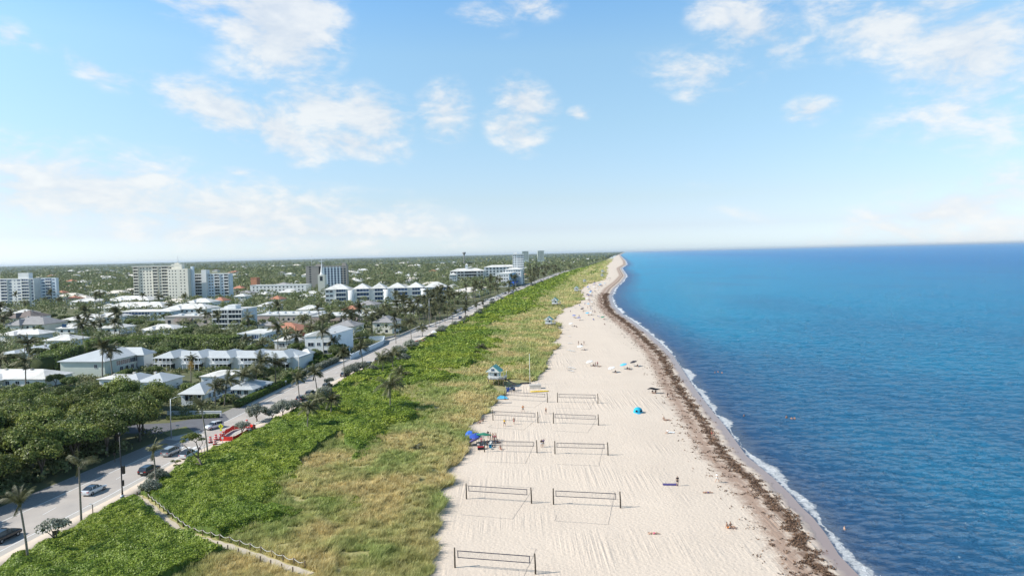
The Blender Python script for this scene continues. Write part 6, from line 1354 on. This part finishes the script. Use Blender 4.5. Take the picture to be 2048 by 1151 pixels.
person(1455,1053,'sit','tanned person sitting with knees up near the lower weed line',1.2,None,'org'); person(1462,1052,'sit','second tanned person leaning on the one at the lower weed line',.9,None,'dark')
person(1424,868,'walk','tanned person walking along the seaweed belt',.2,None,'redf'); person(1428,872,'walk','second walker in the seaweed belt, closer to the water',.4,None,'dark','skin2'); person(1335,794,'walk','person in dark clothes crossing the seaweed near the black canopy',1.0,'dark','dark')
SW = [(1573,836,'swimmer at the left of three in the blue water',1.0),(1583,838,'swimmer in the middle of three in the blue water',.8),(1589,838,'swimmer on the right of three in the blue water',.9),(1488,831,'low dark swimmer nearer the shore',.5),(1430,745,'swimmer in the bay, left one of a scattered three',.7),(1436,744,'swimmer in the bay, middle one of a scattered three',.7),(1444,746,'swimmer in the bay, right one of a scattered three',.8),(1689,1058,'bather with a white cap beyond the nearest breaker',.7)]
for (a, b, lb, h_) in SW: x, y = G(a, b, -.8); person((x, y),None,'stand',lb,random.random()*6,None,'dark','skin' if b < 1000 else 'skin2',z=-.8-1.70+h_*.75)
# middle distance groups
MID = [(1184,731,'whitef','white umbrella shading three people',[('sit','dark'),('stand','dark'),('stand','pink'),('lie','dark')]),(1228,744,'whitef','low white umbrella left of a seated person',[('sit','dark')]),(1252,737,'sky','pale blue and white umbrella over two seated people',[('sit','dark'),('sit','dark')]),(1272,731,'dark','small dark umbrella tilted over one person',[('sit','dark')]),
 (1165,699,'whitef','white umbrella over a lounger, below a trio of people',[('sit','whitef')]),(1146,652,'whitef','white umbrella with black shade next to the dune',[('sit','dark'),('sit','black')])]
MN = ('big white umbrella of the group of four', 'low white umbrella', 'blue and white umbrella', 'small dark tilted umbrella', 'white umbrella of the lounger', 'white umbrella next to the dune')
for (a, b, c, lb, pp), mn in zip(MID, MN):
    umbrella(a-3, b, c, lb, (0,-.25), 1.3)
    for i, (ps, cl) in enumerate(pp): person(a+3+i*4, b+1+(i % 2), ps, '%s person in %s %s by the %s' % (('first','second','third','fourth')[i],{'dark':'dark clothes','pink':'pink','whitef':'white','black':'black'}[cl], {'sit':'sitting','stand':'standing','lie':'lying'}[ps], mn), i*1.7, cl, 'dark')
for (a, b, ps, lb) in ((1157,689,'stand','person standing alone at the left of the trio far up the sand'),(1163,690,'sit','seated person in the middle of the trio far up the sand'),(1168,689,'stand','standing person at the right of the trio far up the sand'),(1209,649,'sit','lone person sitting far up the sand near the weed line'),(1060,752,'stand','person in dark clothes standing in the dune grass by the flag pole')): person(a, b, ps, lb, 1, 'dark', 'dark')
def lounger(px, py, label, col='whitef', rz=PI/2, group=None):
    x, y = G(px, py); r = empty('beach_lounger', (x, y, bz(x, y)), rz, label, 'lounger', group); k = ('lo', col)
    if k not in UM:
        a = MB(); a.box(-.32,.32,-.9,.4,.30,.36); b = MB(); b.add([(-.32,.4,.34),(.32,.4,.34),(.32,1.0,.80),(-.32,1.0,.80)], [(0,1,2,3),(3,2,1,0)]); c = MB(); [c.tube([(s,q,0),(s,q,.31)], .03, 4) for s in (-.28,.28) for q in (-.8,.3,.9)]
        UM[k] = (a.mesh('mattress', M_[col]), b.mesh('backrest', M_[col]), c.mesh('frame', M_['metal']))
    for nm, me_ in zip(('mattress','backrest','frame'), UM[k]): link(nm, me_, r)
LG = 'rental loungers in the column along the dune'
for (a, b) in ((1138,736),(1142,736),(1146,738),(1139,741),(1143,743),(1137,701),(1142,702),(1137,687),(1141,687),(1138,673),(1134,660),(1146,703)): lounger(a, b, 'pale rental lounger in the column standing along the dune', 'whitef' if b != 741 else 'grey', PI/2, LG)
rb = random.Random(21)
for i in range(74):                                  # the busy far beach
    py = 552+88*(rb.random()**.85); y = G(1180, py)[1]; lo = float(XT(y))+6; hi = float(XS(y))-12*float(wfac(y))-3; x = rb.uniform(lo, hi); px = xpix(x, y, 0); py = ypix(x, y, 0)
    t = rb.random(); zone = 'busy stretch below the lifeguard huts' if py > 590 else 'crowded far end of the beach'
    if t < .42: umbrella(px, py, rb.choice(['blue','blue','cobalt','whitef','whitef','sky','green','dark']), 'small beach umbrella on the '+zone, (0, rb.uniform(-.3,.1)), 1.35, 'umbrellas on the '+zone); person(px+2, py+.6, 'sit', 'person sitting beside an umbrella on the '+zone, rb.random()*6, rb.choice(['dark','redf',None,'whitef']), 'dark', group='sitters on the '+zone)
    elif t < .75: person(px, py, rb.choice(['stand','walk','stand']), 'person on their feet on the '+zone, rb.random()*6, rb.choice(['dark','pink',None,'whitef','blue']), 'dark', group='people on their feet on the '+zone)
    else: lounger(px, py, 'blue lounger on the '+zone, rb.choice(['cobalt','blue']), rb.random()*3, 'blue loungers on the '+zone)
# ------------------------------------------------------------------ road: vehicles, lamps, signs, barriers
def wheel_mesh(R=.34, w=.24):
    t = MB(); t.lathe([(R*.62,-w/2),(R*.94,-w/2),(R,-w*.3),(R,w*.3),(R*.94,w/2),(R*.62,w/2)], n=18); a = t.mesh('tyre', M_['tyre'])
    t = MB(); t.lathe([(0,-w*.40),(R*.2,-w*.45),(R*.66,-w*.36),(R*.66,w*.36),(R*.2,w*.45),(0,w*.40)], n=10, smooth=False); return a, t.mesh('rim', M_['rim'])
WH = wheel_mesh()
def section_body(name, st, W, m, taper=.94):           # st: stations (y, zlow, zhigh, halfwidth factor)
    mb = MB(); V = []; k = 8
    for (y, zl, zh, wf_) in st:
        w = W/2*wf_; V += [(-w*.92,y,zl),(-w,y,zl+(zh-zl)*.35),(-w*.985,y,zl+(zh-zl)*.78),(-w*taper*.9,y,zh),(w*taper*.9,y,zh),(w*.985,y,zl+(zh-zl)*.78),(w,y,zl+(zh-zl)*.35),(w*.92,y,zl)]
    n = len(st); F_ = [(i*k+j, i*k+(j+1) % k, (i+1)*k+(j+1) % k, (i+1)*k+j) for i in range(n-1) for j in range(k)]+[tuple(range(k))[::-1], tuple((n-1)*k+j for j in range(k))]
    mb.add(V, F_, 0, False); return mb.mesh(name, m)
def car_kind(kind):
    if kind == 'sedan':  # front at +y
        L, W = 4.7, 1.86; st = [(-2.35,.45,.78,.80),(-2.28,.28,.98,.92),(-1.7,.24,1.03,.99),(-.6,.22,.95,1),(.8,.22,.93,1),(1.5,.24,.86,.98),(2.15,.28,.72,.90),(2.35,.40,.60,.78)]
        cab = [(-1.95,1.00),(-1.15,1.38),(-.2,1.45),(.35,1.40),(1.15,.93)]; wy = (-1.42,1.42)
    elif kind == 'van':
        L, W = 4.9, 1.96; st = [(-2.45,.45,.95,.88),(-2.40,.30,1.12,.96),(-1.0,.25,1.12,1),(1.0,.25,1.08,1),(1.7,.26,1.0,.98),(2.3,.30,.80,.90),(2.45,.42,.65,.8)]
        cab = [(-2.36,1.10),(-2.15,1.72),(.2,1.78),(.75,1.68),(1.65,1.06)]; wy = (-1.45,1.50)
    else:
        L, W = 4.7, 1.92; st = [(-2.35,.50,.90,.86),(-2.28,.34,1.08,.95),(-1.0,.30,1.08,1),(1.0,.30,1.05,1),(1.6,.32,1.02,.98),(2.25,.36,.88,.92),(2.35,.46,.74,.84)]
        cab = [(-2.25,1.06),(-1.85,1.62),(-.2,1.70),(.35,1.62),(1.05,1.04)]; wy = (-1.42,1.42)
    body = section_body('body', st, W, M_['carwhite'])
    mb = MB(); n = len(cab); wb, wt = W*.455, W*.36; zt = max(c[1] for c in cab); V = []
    for (y, z) in cab: f = (z-1.0)/(zt-1.0) if zt > 1 else 1; w = wb+(wt-wb)*min(1, max(0, f)); V += [(-w, y, z), (w, y, z)]
    z0 = 1.0
    for (y, z) in cab: V += [(-wb*1.01, y, z0-.04), (wb*1.01, y, z0-.04)]
    F_ = [(2*i, 2*i+1, 2*i+3, 2*i+2) for i in range(n-1)]; b = 2*n
    F_ += [(b+2*i, 2*i, 2*i+2, b+2*i+2) for i in range(n-1)]+[(2*i+1, b+2*i+1, b+2*i+3, 2*i+3) for i in range(n-1)]; mb.add(V, [f[::-1] for f in F_]); 
    gb = mb; mb = MB(); tp = [c for c in cab if c[1] > zt-.14]; V = []
    for (y, z) in tp: V += [(-wt*1.02, y, z+.03), (wt*1.02, y, z+.03), (-wt*1.04, y, z-.05), (wt*1.04, y, z-.05)]
    q = len(tp); F_ = []
    for i in range(q-1): a = 4*i; F_ += [(a, a+1, a+5, a+4), (a+2, a, a+4, a+6), (a+1, a+3, a+7, a+5)]
    F_ += [(0, 2, 3, 1), (4*q-4, 4*q-3, 4*q-1, 4*q-2)]; mb.add(V, F_); roof = mb.mesh('roof', M_['carwhite'])
    mb = gb
    for i in (1, 2, 3) if n > 4 else (1, 2):
        for s in (-1, 1):
            y, z = cab[i]; f = (z-1.0)/(zt-1.0); w = (wb+(wt-wb)*min(1, max(0, f))); mb.tube([(s*wb*1.03, y+(.25 if i == 3 else (-.15 if i == 1 else 0)), .97), (s*(w+.01), y, z)], .045, 4, mi=1, smooth=False)
    glass = mb.mesh('windows', [M_['glass'], M_['carwhite']]); z_ = .66 if kind == 'sedan' else .80
    h = MB(); h.box(-.2,.2,-.06,.06,-.07,.07); hm = h.mesh('headlight', M_['lampw']); t = MB(); t.box(-.2,.2,-.05,.05,-.08,.08); tm = t.mesh('tail_light', M_['lampr'])
    bp_ = MB(); bp_.box(-.28,.28,-.03,.03,-.07,.07); pm = bp_.mesh('number_plate', M_['white']); return dict(L=L, W=W, body=body, glass=glass, roof=roof, hm=hm, tm=tm, pm=pm, wy=wy, hz_=z_)
CK = {k: car_kind(k) for k in ('sedan', 'van', 'suv')}
def car(px, py, kind, paint_, label, rz=-A8, roofm=None, group=None, z=.02, flip=False, name='parked_car', cat='car'):
    K = CK[kind]; x, y = G(px, py) if py is not None else px; r = empty(name, (x, y, z), rz+(PI if flip else 0), label, cat, group)
    link('body', K['body'], r, mats=[M_[paint_]]); link('windows', K['glass'], r, mats=[M_['glass'], M_[paint_]]); link('roof', K['roof'], r, mats=[M_[roofm or paint_]])
    for yy in K['wy']:
        for s in (-1, 1):
            w = link('wheel', WH[0], r, (s*(K['W']/2-.10), yy, .34)); w.rotation_euler = (0, math.pi/2, 0); link('rim', WH[1], w)
    for s in (-1, 1): link('headlight', K['hm'], r, (s*K['W']*.34, K['L']/2-.10, K['hz_'])); link('tail_light', K['tm'], r, (s*K['W']*.36, -K['L']/2+.045, K['hz_']+.13))
    link('number_plate', K['pm'], r, (0, -K['L']/2+.02, K['hz_']-.05)); return r
car(188,984,'sedan','carwhite','white sedan with a black glass roof driving away near the lamp post',roofm='glass',name='moving_car')
car(10,1078,'suv','carblack','black car cut by the left edge of the photo',name='moving_car'); car(299,945,'suv','carblack','black hatchback behind the slim palm and silver bushes',roofm='glass'); car(343,908,'van','carsilver','silver minivan waiting ahead of the white sedan',name='moving_car',cat='van')
car(378,914,'suv','carwhite','white off-roader seen through the windswept tree',roofm='black',z=.14); car(428,856,'suv','carwhite','white car approaching, turning at the side street junction',flip=True,rz=-A8-.35,name='moving_car')
car(604,800,'suv','cargrey','dark parked car, nearer of two by the pavement palm',z=.02); car(622,790,'suv','cargrey','dark parked car, farther of two by the pavement palm',z=.02); car(655,775,'suv','carblack','black pick-up style car half behind a silver bush'); car(739,731,'suv','carblack','black car parked before the bushy palms'); car(757,722,'suv','cargrey','dark car almost hidden behind grey bushes')
car(690,752,'suv','cargrey','dark car tucked behind the large grey bush')
FC = [(921,637,'carblue','blue car on the open road by the grey shrubs'),(906,627,'carwhite','white car first in the parked line of the far lay-by'),(911,624,'carblue','blue car second in the parked line of the far lay-by'),(917,622,'carwhite','white car third in the parked line of the far lay-by'),(923,620,'carsilver','silver car last in the parked line of the far lay-by')]
for a, b, c, lb in FC: car(a, b, 'suv', c, lb)
rc = random.Random(4)
for i in range(26):
    y = 640*math.exp(rc.random()*.75); x = float(fr(rc.choice([.25,.72,.05]))(y)); car((x, y), None, rc.choice(['suv','sedan']), rc.choice(['carwhite','carwhite','carsilver','carblack','carblue']), 'small car on the far stretch of road by the blue awning', group='cars on the far road')
for i, (a, b) in enumerate(((966,603),(972,601),(978,603),(984,600),(990,597),(996,595))): car(a, b, 'suv', ('carwhite','carsilver','carwhite','cargrey','carwhite','carwhite')[i], 'car parked in the lot by the flat beige roof', rz=.9, group='cars in the far car park')
# street lamps
def lamp(base, top, armdx, label, m='metal', cat='street lamp', arm=2.2):
    x, y = G(*base); X, h = ZY(top[0], top[1], y); r = empty('street_lamp', (x, y, .02), 0, label, cat); mb = MB(); mb.tube([(0,0,0),(0,0,h*.5),(X-x,0,h)], [.13,.11,.08], 8); mb.obj('pole', M_[m], r)
    mb = MB(); mb.tube([(X-x,0,h-.1),(X-x+armdx*.5,0,h+.35),(X-x+armdx,0,h+.55)], [.06,.05,.04], 6); mb.obj('arm', M_[m], r)
    mb = MB(); s = 1 if armdx > 0 else -1; mb.box(X-x+armdx-.1*s if s > 0 else X-x+armdx-.7, X-x+armdx+.7 if s > 0 else X-x+armdx+.1, -.15, .15, h+.48, h+.64); mb.obj('lamp_head', M_[m], r); mb = MB(); mb.lathe([(.2,0),(.2,.12),(0,.12)], n=8); mb.obj('base', M_[m], r)
    return r
lamp((343,876),(341,797),2.4,'tall silver street lamp at the junction corner, arm to the right'); lamp((707,702),(706,677),5.0,'street lamp behind the white garden wall'); lamp((798,674),(797,641),4.0,'street lamp at the corner past the white garden wall')
lamp((859,650),(858,597),4.0,'street lamp among palms, third along the inland kerb',); lamp((933,612),(932,591),4.2,'street lamp by the far car park'); lamp((960,604),(959,582),-4,'farther street lamp right of the far car park'); lamp((1032,583),(1031,566),4,'street lamp beside the blue awning building')
def pole(base, top, label, name='utility_pole', cross=False, r0=.14, m='wood'):
    x, y = G(*base); X, h = ZY(top[0], top[1], y); r = empty(name, (x, y, 0), 0, label, 'pole'); mb = MB(); mb.tube([(0,0,0),(X-x,0,h)], [r0,r0*.7], 7); mb.obj('shaft', M_[m], r)
    if cross: mb = MB(); mb.box(X-x-3.5,X-x+3.5,-.12,.12,h-1.6,h-1.3); mb.obj('crossarm', M_[m], r); mb = MB(); [mb.tube([(X-x+q,0,h-1.3),(X-x+q,0,h-.9)], .06, 5) for q in (-3.2,0,3.2)]; mb.obj('insulators', M_['metal'], r)
    else: mb = MB(); mb.lathe([(r0,h-.05),(r0,h+.1),(0,h+.15)], (X-x,0,0), 7); mb.obj('cap', M_['metal'], r)
pole((598,757),(597,709),'pale concrete pole at the clipped hedge, right of the garden palms',m='concrete'); pole((895,638),(894,604),'wooden utility pole with crossarm by the parked line',cross=True,r0=.2); pole((166,700),(166,666),'utility pole among the far gardens at the left',r0=.2); pole((49,735),(49,690),'grey utility pole left of the low blue house',r0=.18); pole((880,650),(880,625),'thin pole on the pavement by the grey shrubs',r0=.12)
pole((545,592+22),(544,574),'pale pole in the middle distance, left of the condominium',r0=.3,m='concrete')
# black ornamental post with boxes
x, y = G(245,991); X, h = ZY(239,872,y); r = empty('lamp_post', (x, y, .14), 0, 'tall slim black lamp post with a dark box half way up', 'lamp post'); mb = MB(); mb.tube([(0,0,0),(0,0,1.0),(X-x,0,h)], [.18,.12,.07], 8); mb.obj('pole', M_['black'], r)
mb = MB(); z1 = ZY(247,948,y)[1]; z2 = ZY(247,932,y)[1]; mb.box(.12,.62,-.2,.2,z1,z2); mb.obj('control_box', M_['black'], r); mb = MB(); z1 = ZY(246,972,y)[1]; z2 = ZY(246,961,y)[1]; mb.box(.1,.36,-.15,.15,z1,z2); mb.obj('meter_box', M_['black'], r); mb = MB(); mb.lathe([(.1,h-.1),(.26,h+.1),(.22,h+.5),(0,h+.6)], (X-x,0,0), 8); mb.obj('lantern', M_['black'], r)
# beach side small things
def post_sign(base, h, bw, bh, m, label, name='sign', rz=0.0, diamond=False, mark=None, pm='metal'):
    x, y = G(*base); r = empty(name, (x, y, .13), rz, label, 'sign'); mb = MB(); mb.tube([(0,0,0),(0,0,h)], .05, 6); mb.obj('post', M_[pm], r); mb = MB()
    if diamond: mb.add([(0,-.06,h-bw*.7),(bw*.7,-.06,h),(0,-.06,h+bw*.7),(-bw*.7,-.06,h),(0,-.03,h-bw*.7),(bw*.7,-.03,h),(0,-.03,h+bw*.7),(-bw*.7,-.03,h)], [(0,1,2,3),(7,6,5,4),(0,4,5,1),(1,5,6,2),(2,6,7,3),(3,7,4,0)])
    else: mb.box(-bw/2,bw/2,-.09,-.05,h-bh,h)
    b = mb.obj('board', M_[m], r)
    if mark: mark(r, b, h)
    return r
def ped(r, b, h):                                    # walking figure symbol and lower arrow plate
    mb = MB(); y0 = -.068; mb.lathe([(0,0),(.06,.001)], n=8) if 0 else None
    def q(pts): mb.add([(a, y0, h+c) for a, c in pts], [tuple(range(len(pts)))])
    q([(-.05,.30),(.05,.30),(.05,.40),(-.05,.40)]); q([(-.06,.0),(.06,.0),(.07,.27),(-.06,.27)]); q([(-.05,.0),(.03,.0),(-.10,-.32),(-.19,-.32)]); q([(-.02,.0),(.06,.0),(.20,-.30),(.11,-.32)]); q([(.05,.22),(.18,.06),(.14,.03),(.04,.14)]); q([(-.06,.22),(-.18,.05),(-.14,.02),(-.05,.14)])
    mb.obj('pedestrian_symbol', M_['black'], b); mb = MB(); mb.box(-.28,.28,-.09,-.05,h-1.05,h-.66); mb.obj('arrow_plate', M_['signyel'], r)
post_sign((443,878),3.0,.95,0,'signyel','fluorescent yellow diamond pedestrian crossing sign beside the red barrier',diamond=True,mark=ped,rz=-.1)
post_sign((446,895),2.4,.5,.5,'white','small white sign on a post in front of the red barrier',rz=-.1)
post_sign((113,1083),1.7,.95,.75,'brownsign','brown information board on a post at the pavement edge, bottom left',rz=.5,pm='wood'); post_sign((356,860),1.3,.9,.3,'white','small white street sign on the junction corner'); post_sign((230,925),2.0,.45,.5,'brownsign','small dark sign in the shade at the inland kerb',pm='wood'); post_sign((572,772),1.9,.5,.5,'white','small sign standing in front of the clipped hedge')
x, y = G(186,1030); r = empty('foot_shower', (x, y, .13), 0, 'slim beach shower post with a white head by the pavement', 'shower'); mb = MB(); mb.tube([(0,0,0),(0,0,1.75)], .07, 6); mb.obj('post', M_['wood'], r); mb = MB(); mb.tube([(0,0,1.65),(-.35,0,1.95),(-.45,0,1.8)], [.04,.05,.12], 6); mb.obj('shower_head', M_['white'], r)
x, y = G(245,1003); r = empty('litter_bin', (x, y, .13), 0, 'grey round bin with domed lid half hidden by the thicket under the lamp post', 'bin'); mb = MB(); mb.lathe([(.3,0),(.34,.85),(.34,.9)], n=14); mb.obj('body', M_['grey'], r); mb = MB(); mb.lathe([(.37,.9),(.34,1.0),(.2,1.12),(0,1.16)], n=14); mb.obj('lid', M_['metal'], r)
x, y = G(51,1120); r = empty('motor_scooter', (x, y, .13), -.6, 'small dark scooter parked at the foot of the nearest palm', 'scooter')
for yy in (-.55,.55): mb = MB(); mb.tube([(-.05,yy,.25),(.05,yy,.25)], .25, 12); mb.obj('wheel', M_['tyre'], r)
mb = MB(); mb.xprism([(-.6,.35),(-.65,.62),(-.1,.62),(.05,.35),(.3,.32),(.42,.85),(.5,.85),(.5,.3)], -.13,.13); mb.obj('body', M_['grey'], r); mb = MB(); mb.box(-.14,.14,-.6,-.05,.63,.74); mb.obj('seat', M_['black'], r); mb = MB(); mb.tube([(0,.45,.8),(0,.35,1.0)], .03, 5); mb.tube([(-.3,.3,1.02),(.3,.3,1.02)], .025, 5); mb.obj('handlebar', M_['metal'], r)
def bench(px, py, rz, label):
    x, y = G(px, py); r = empty('bench', (x, y, .13), rz, label, 'bench', 'benches facing the footpath'); mb = MB(); [mb.box(-.95,.95,-.25+k*.13,-.15+k*.13,.42,.46) for k in range(4)]; mb.obj('seat', M_['wood'], r); mb = MB(); [mb.box(-.95,.95,.27,.31,.55+k*.14,.66+k*.14) for k in range(3)]; mb.obj('backrest', M_['wood'], r)
    for s in (-.8,.8): mb = MB(); mb.box(s-.04,s+.04,-.25,.3,0,.06); mb.box(s-.04,s+.04,-.22,-.14,0,.42); mb.box(s-.04,s+.04,.26,.32,0,.98); mb.obj('leg', M_['black'], r)
bench(355,962,2.55,'wooden bench at the pavement edge, nearer of two'); bench(370,951,2.75,'wooden bench at the pavement edge, farther and turned one of two')
# short timber bollards along the pavement edge and the rope trail
def bollard_mesh(h=.95, r0=.09): mb = MB(); mb.tube([(0,0,-.3),(0,0,h*.97),(0,0,h)], [r0,r0,r0*.75], 7); return mb.mesh('timber_post', M_['wood'])
BM = bollard_mesh(); BG = 'timber posts along the pavement edge'
for i, y in enumerate(np.arange(97, 175, 3.4)):
    if abs(y-118) < 2.5: continue
    tag(link('timber_post', BM, None, (float(XR(y))+.55, y, .05), 0), 'short timber post in the row along the pavement edge', 'post', BG)
def along(P, step, off):
    out = []; P = [Vector(p) for p in P]; acc = 0.0
    for a, b in zip(P[:-1], P[1:]):
        d = b-a; L = d.length; d.normalize(); n = Vector((-d.y, d.x)); t = acc
        while t < L: q = a+d*t+n*off; out.append((q.x, q.y, dune_z(q.x, q.y)+.05)); t += step
        acc = t-L
    return out
for off, nm, near in ((.95, 'far', 'left side'), (-1.0, 'near', 'right side')):
    pts = along(TR[1:], 2.3, off)
    if nm == 'near': pts = pts[8:]
    for p in pts: tag(link('rope_post', BM, None, p, 0), 'timber rope post on the %s of the sandy footpath' % ('inland' if nm == 'far' else 'seaward'), 'post', 'rope posts on the %s side of the footpath' % ('inland' if nm == 'far' else 'seaward'))
    if nm == 'far':
        mb = MB(); Q = []
        for a, b in zip(pts[:-1], pts[1:]):
            for k in range(6): t = k/6.; Q.append((a[0]+(b[0]-a[0])*t, a[1]+(b[1]-a[1])*t, a[2]+(b[2]-a[2])*t+.86-.34*math.sin(PI*t)))
        mb.tube(Q, .045, 5); tag(mb.obj('guide_rope', M_['rope']), 'pale sagging rope strung between the footpath posts', 'rope')
pts = [G(620,872), G(640,868), G(662,868), G(678,862)]; mb = MB(); Q = []
for i, (a, b) in enumerate(zip(pts[:-1], pts[1:])):
    for k in range(8): t = k/8.; Q.append((a[0]+(b[0]-a[0])*t, a[1]+(b[1]-a[1])*t, 1.9-.25*math.sin(PI*t)))
mb.tube(Q, .05, 5); tag(mb.obj('guide_rope', M_['rope']), 'second pale rope half sunk in the thicket by the three palms', 'rope')
# construction drums and red barrier mesh
def drum_mesh():
    a = MB(); P = [(.30,.05),(.29,.25),(.27,.45),(.255,.65),(.24,.85),(.22,.98),(0,1.0)]
    for i in range(6): a.lathe([P[i], P[i+1]], n=14, mi=i % 2 if i < 5 else 0)
    b = MB(); b.lathe([(.42,0),(.42,.07),(.28,.09)], n=14); c = MB(); c.tube([(-.1,0,1.0),(-.1,0,1.1),(.1,0,1.1),(.1,0,1.0)], .02, 5); return a.mesh('drum', [M_['red'], M_['paint']]), b.mesh('base', M_['tyre']), c.mesh('handle', M_['orange'])
DM = drum_mesh()
for i, (a, b, lb) in enumerate(((421,885,'striped safety drum farthest left, standing apart on the pavement'),(430,889,'striped safety drum nearest the camera of the left cluster'),(432,880,'striped safety drum behind the nearest one in the left cluster'),(441,879,'striped safety drum at the left tip of the red barrier'),(447,874,'striped safety drum under the yellow crossing sign'),(497,856,'striped safety drum at the far right tip of the red barrier'),(494,850,'striped safety drum behind the far right one'))):
    x, y = G(a, b); r = empty('safety_drum', (x, y, .14), 0, lb, 'safety drum', 'striped drums around the road works'); r.scale = (1.25,)*3
    for nm, me_ in zip(('drum', 'base', 'handle'), DM): link(nm, me_, r)
pts = [G(*p) for p in ((440,882),(452,868),(466,860),(484,856),(499,856),(511,858),(500,864),(480,876),(466,882),(440,882))]
r = empty('barrier_fence', (pts[0][0], pts[0][1], .1), 0, 'red plastic mesh barrier fencing off the dug-up pavement', 'barrier'); ox, oy = pts[0]; mb = MB(); hh = 1.15; Q = []
for a, b in zip(pts[:-1], pts[1:]):
    for k in range(6): t = k/6.; Q.append((a[0]+(b[0]-a[0])*t-ox, a[1]+(b[1]-a[1])*t-oy, 1-.14*math.sin(PI*t)))
Q.append(Q[0]); V = []
for (a, b, s) in Q: V += [(a, b, .03), (a+.05*math.sin(a*3), b, hh*s)]
mb.add(V, [(2*i, 2*i+2, 2*i+3, 2*i+1) for i in range(len(Q)-1)]); mb.add([(v[0]+.02, v[1]+.02, v[2]) for v in V], [(2*i+1, 2*i+3, 2*i+2, 2*i) for i in range(len(Q)-1)]); mb.obj('mesh_panel', M_['red'], r)
for p in pts[:-1]: mb = MB(); mb.tube([(p[0]-ox, p[1]-oy, -.1), (p[0]-ox, p[1]-oy, 1.3)], .04, 5); mb.obj('stake', M_['metal'], r)
# small open tent by the pavement and far people on the road
x, y = G(868,672); r = empty('canopy_tent', (x, y, .1), .3, 'little white and blue peaked tent at the pavement edge', 'tent'); mb = MB(); mb.add([(-1.6,-1.6,1.9),(1.6,-1.6,1.9),(1.6,1.6,1.9),(-1.6,1.6,1.9),(0,0,3.1)], [(0,1,4),(1,2,4),(2,3,4),(3,0,4)]); mb.obj('canopy', M_['whitef'], r); MB().box(1.5,1.56,-1.5,1.5,.3,1.9).obj('side_panel', M_['sky'], r)
for a in (-1.5,1.5):
    for b in (-1.5,1.5): MB().tube([(a,b,0),(a,b,1.92)], .04, 5).obj('leg', M_['metal'], r)
person(G(845,661),None,'walk','person in dark clothes walking in the road ahead of the tent',.2,'dark','dark',z=.02); person(G(858,655),None,'stand','cyclist-like figure in dark clothes farther up the road',.2,'dark','dark',z=.02); person(G(400,905),None,'walk','pedestrian in a white top on the pavement behind the windswept tree',2.8,'whitef','blue',z=.13); person(G(508,862),None,'walk','pedestrian in dark clothes on the pavement just past the red barrier',.3,'dark','dark',z=.13)
mb = MB(); mb.box(-.5,.5,-.4,.4,0,1.0); x, y = G(498,866); tag(mb.obj('utility_cabinet', M_['grey'], None, (x, y, .13), -.1), 'small grey cabinet on the pavement beside the red barrier', 'cabinet')
# a bird far up in the sky is left out; close with the haze over land and water
if HAZE > 0:
    mb = MB(); mb.box(-62000, 95000, -300, 62000, -6, 95); m = bpy.data.materials.new('haze'); m.use_nodes = True; nt = m.node_tree; nt.nodes.clear()
    v_ = nt.nodes.new('ShaderNodeVolumePrincipled'); v_.inputs['Color'].default_value = (.80,.90,1,1); v_.inputs['Density'].default_value = HAZE; v_.inputs['Anisotropy'].default_value = 0.2; ou = nt.nodes.new('ShaderNodeOutputMaterial'); nt.links.new(v_.outputs[0], ou.inputs['Volume'])
    tag(mb.obj('haze', m), 'thin sea haze over land and water', 'haze', kind='stuff')
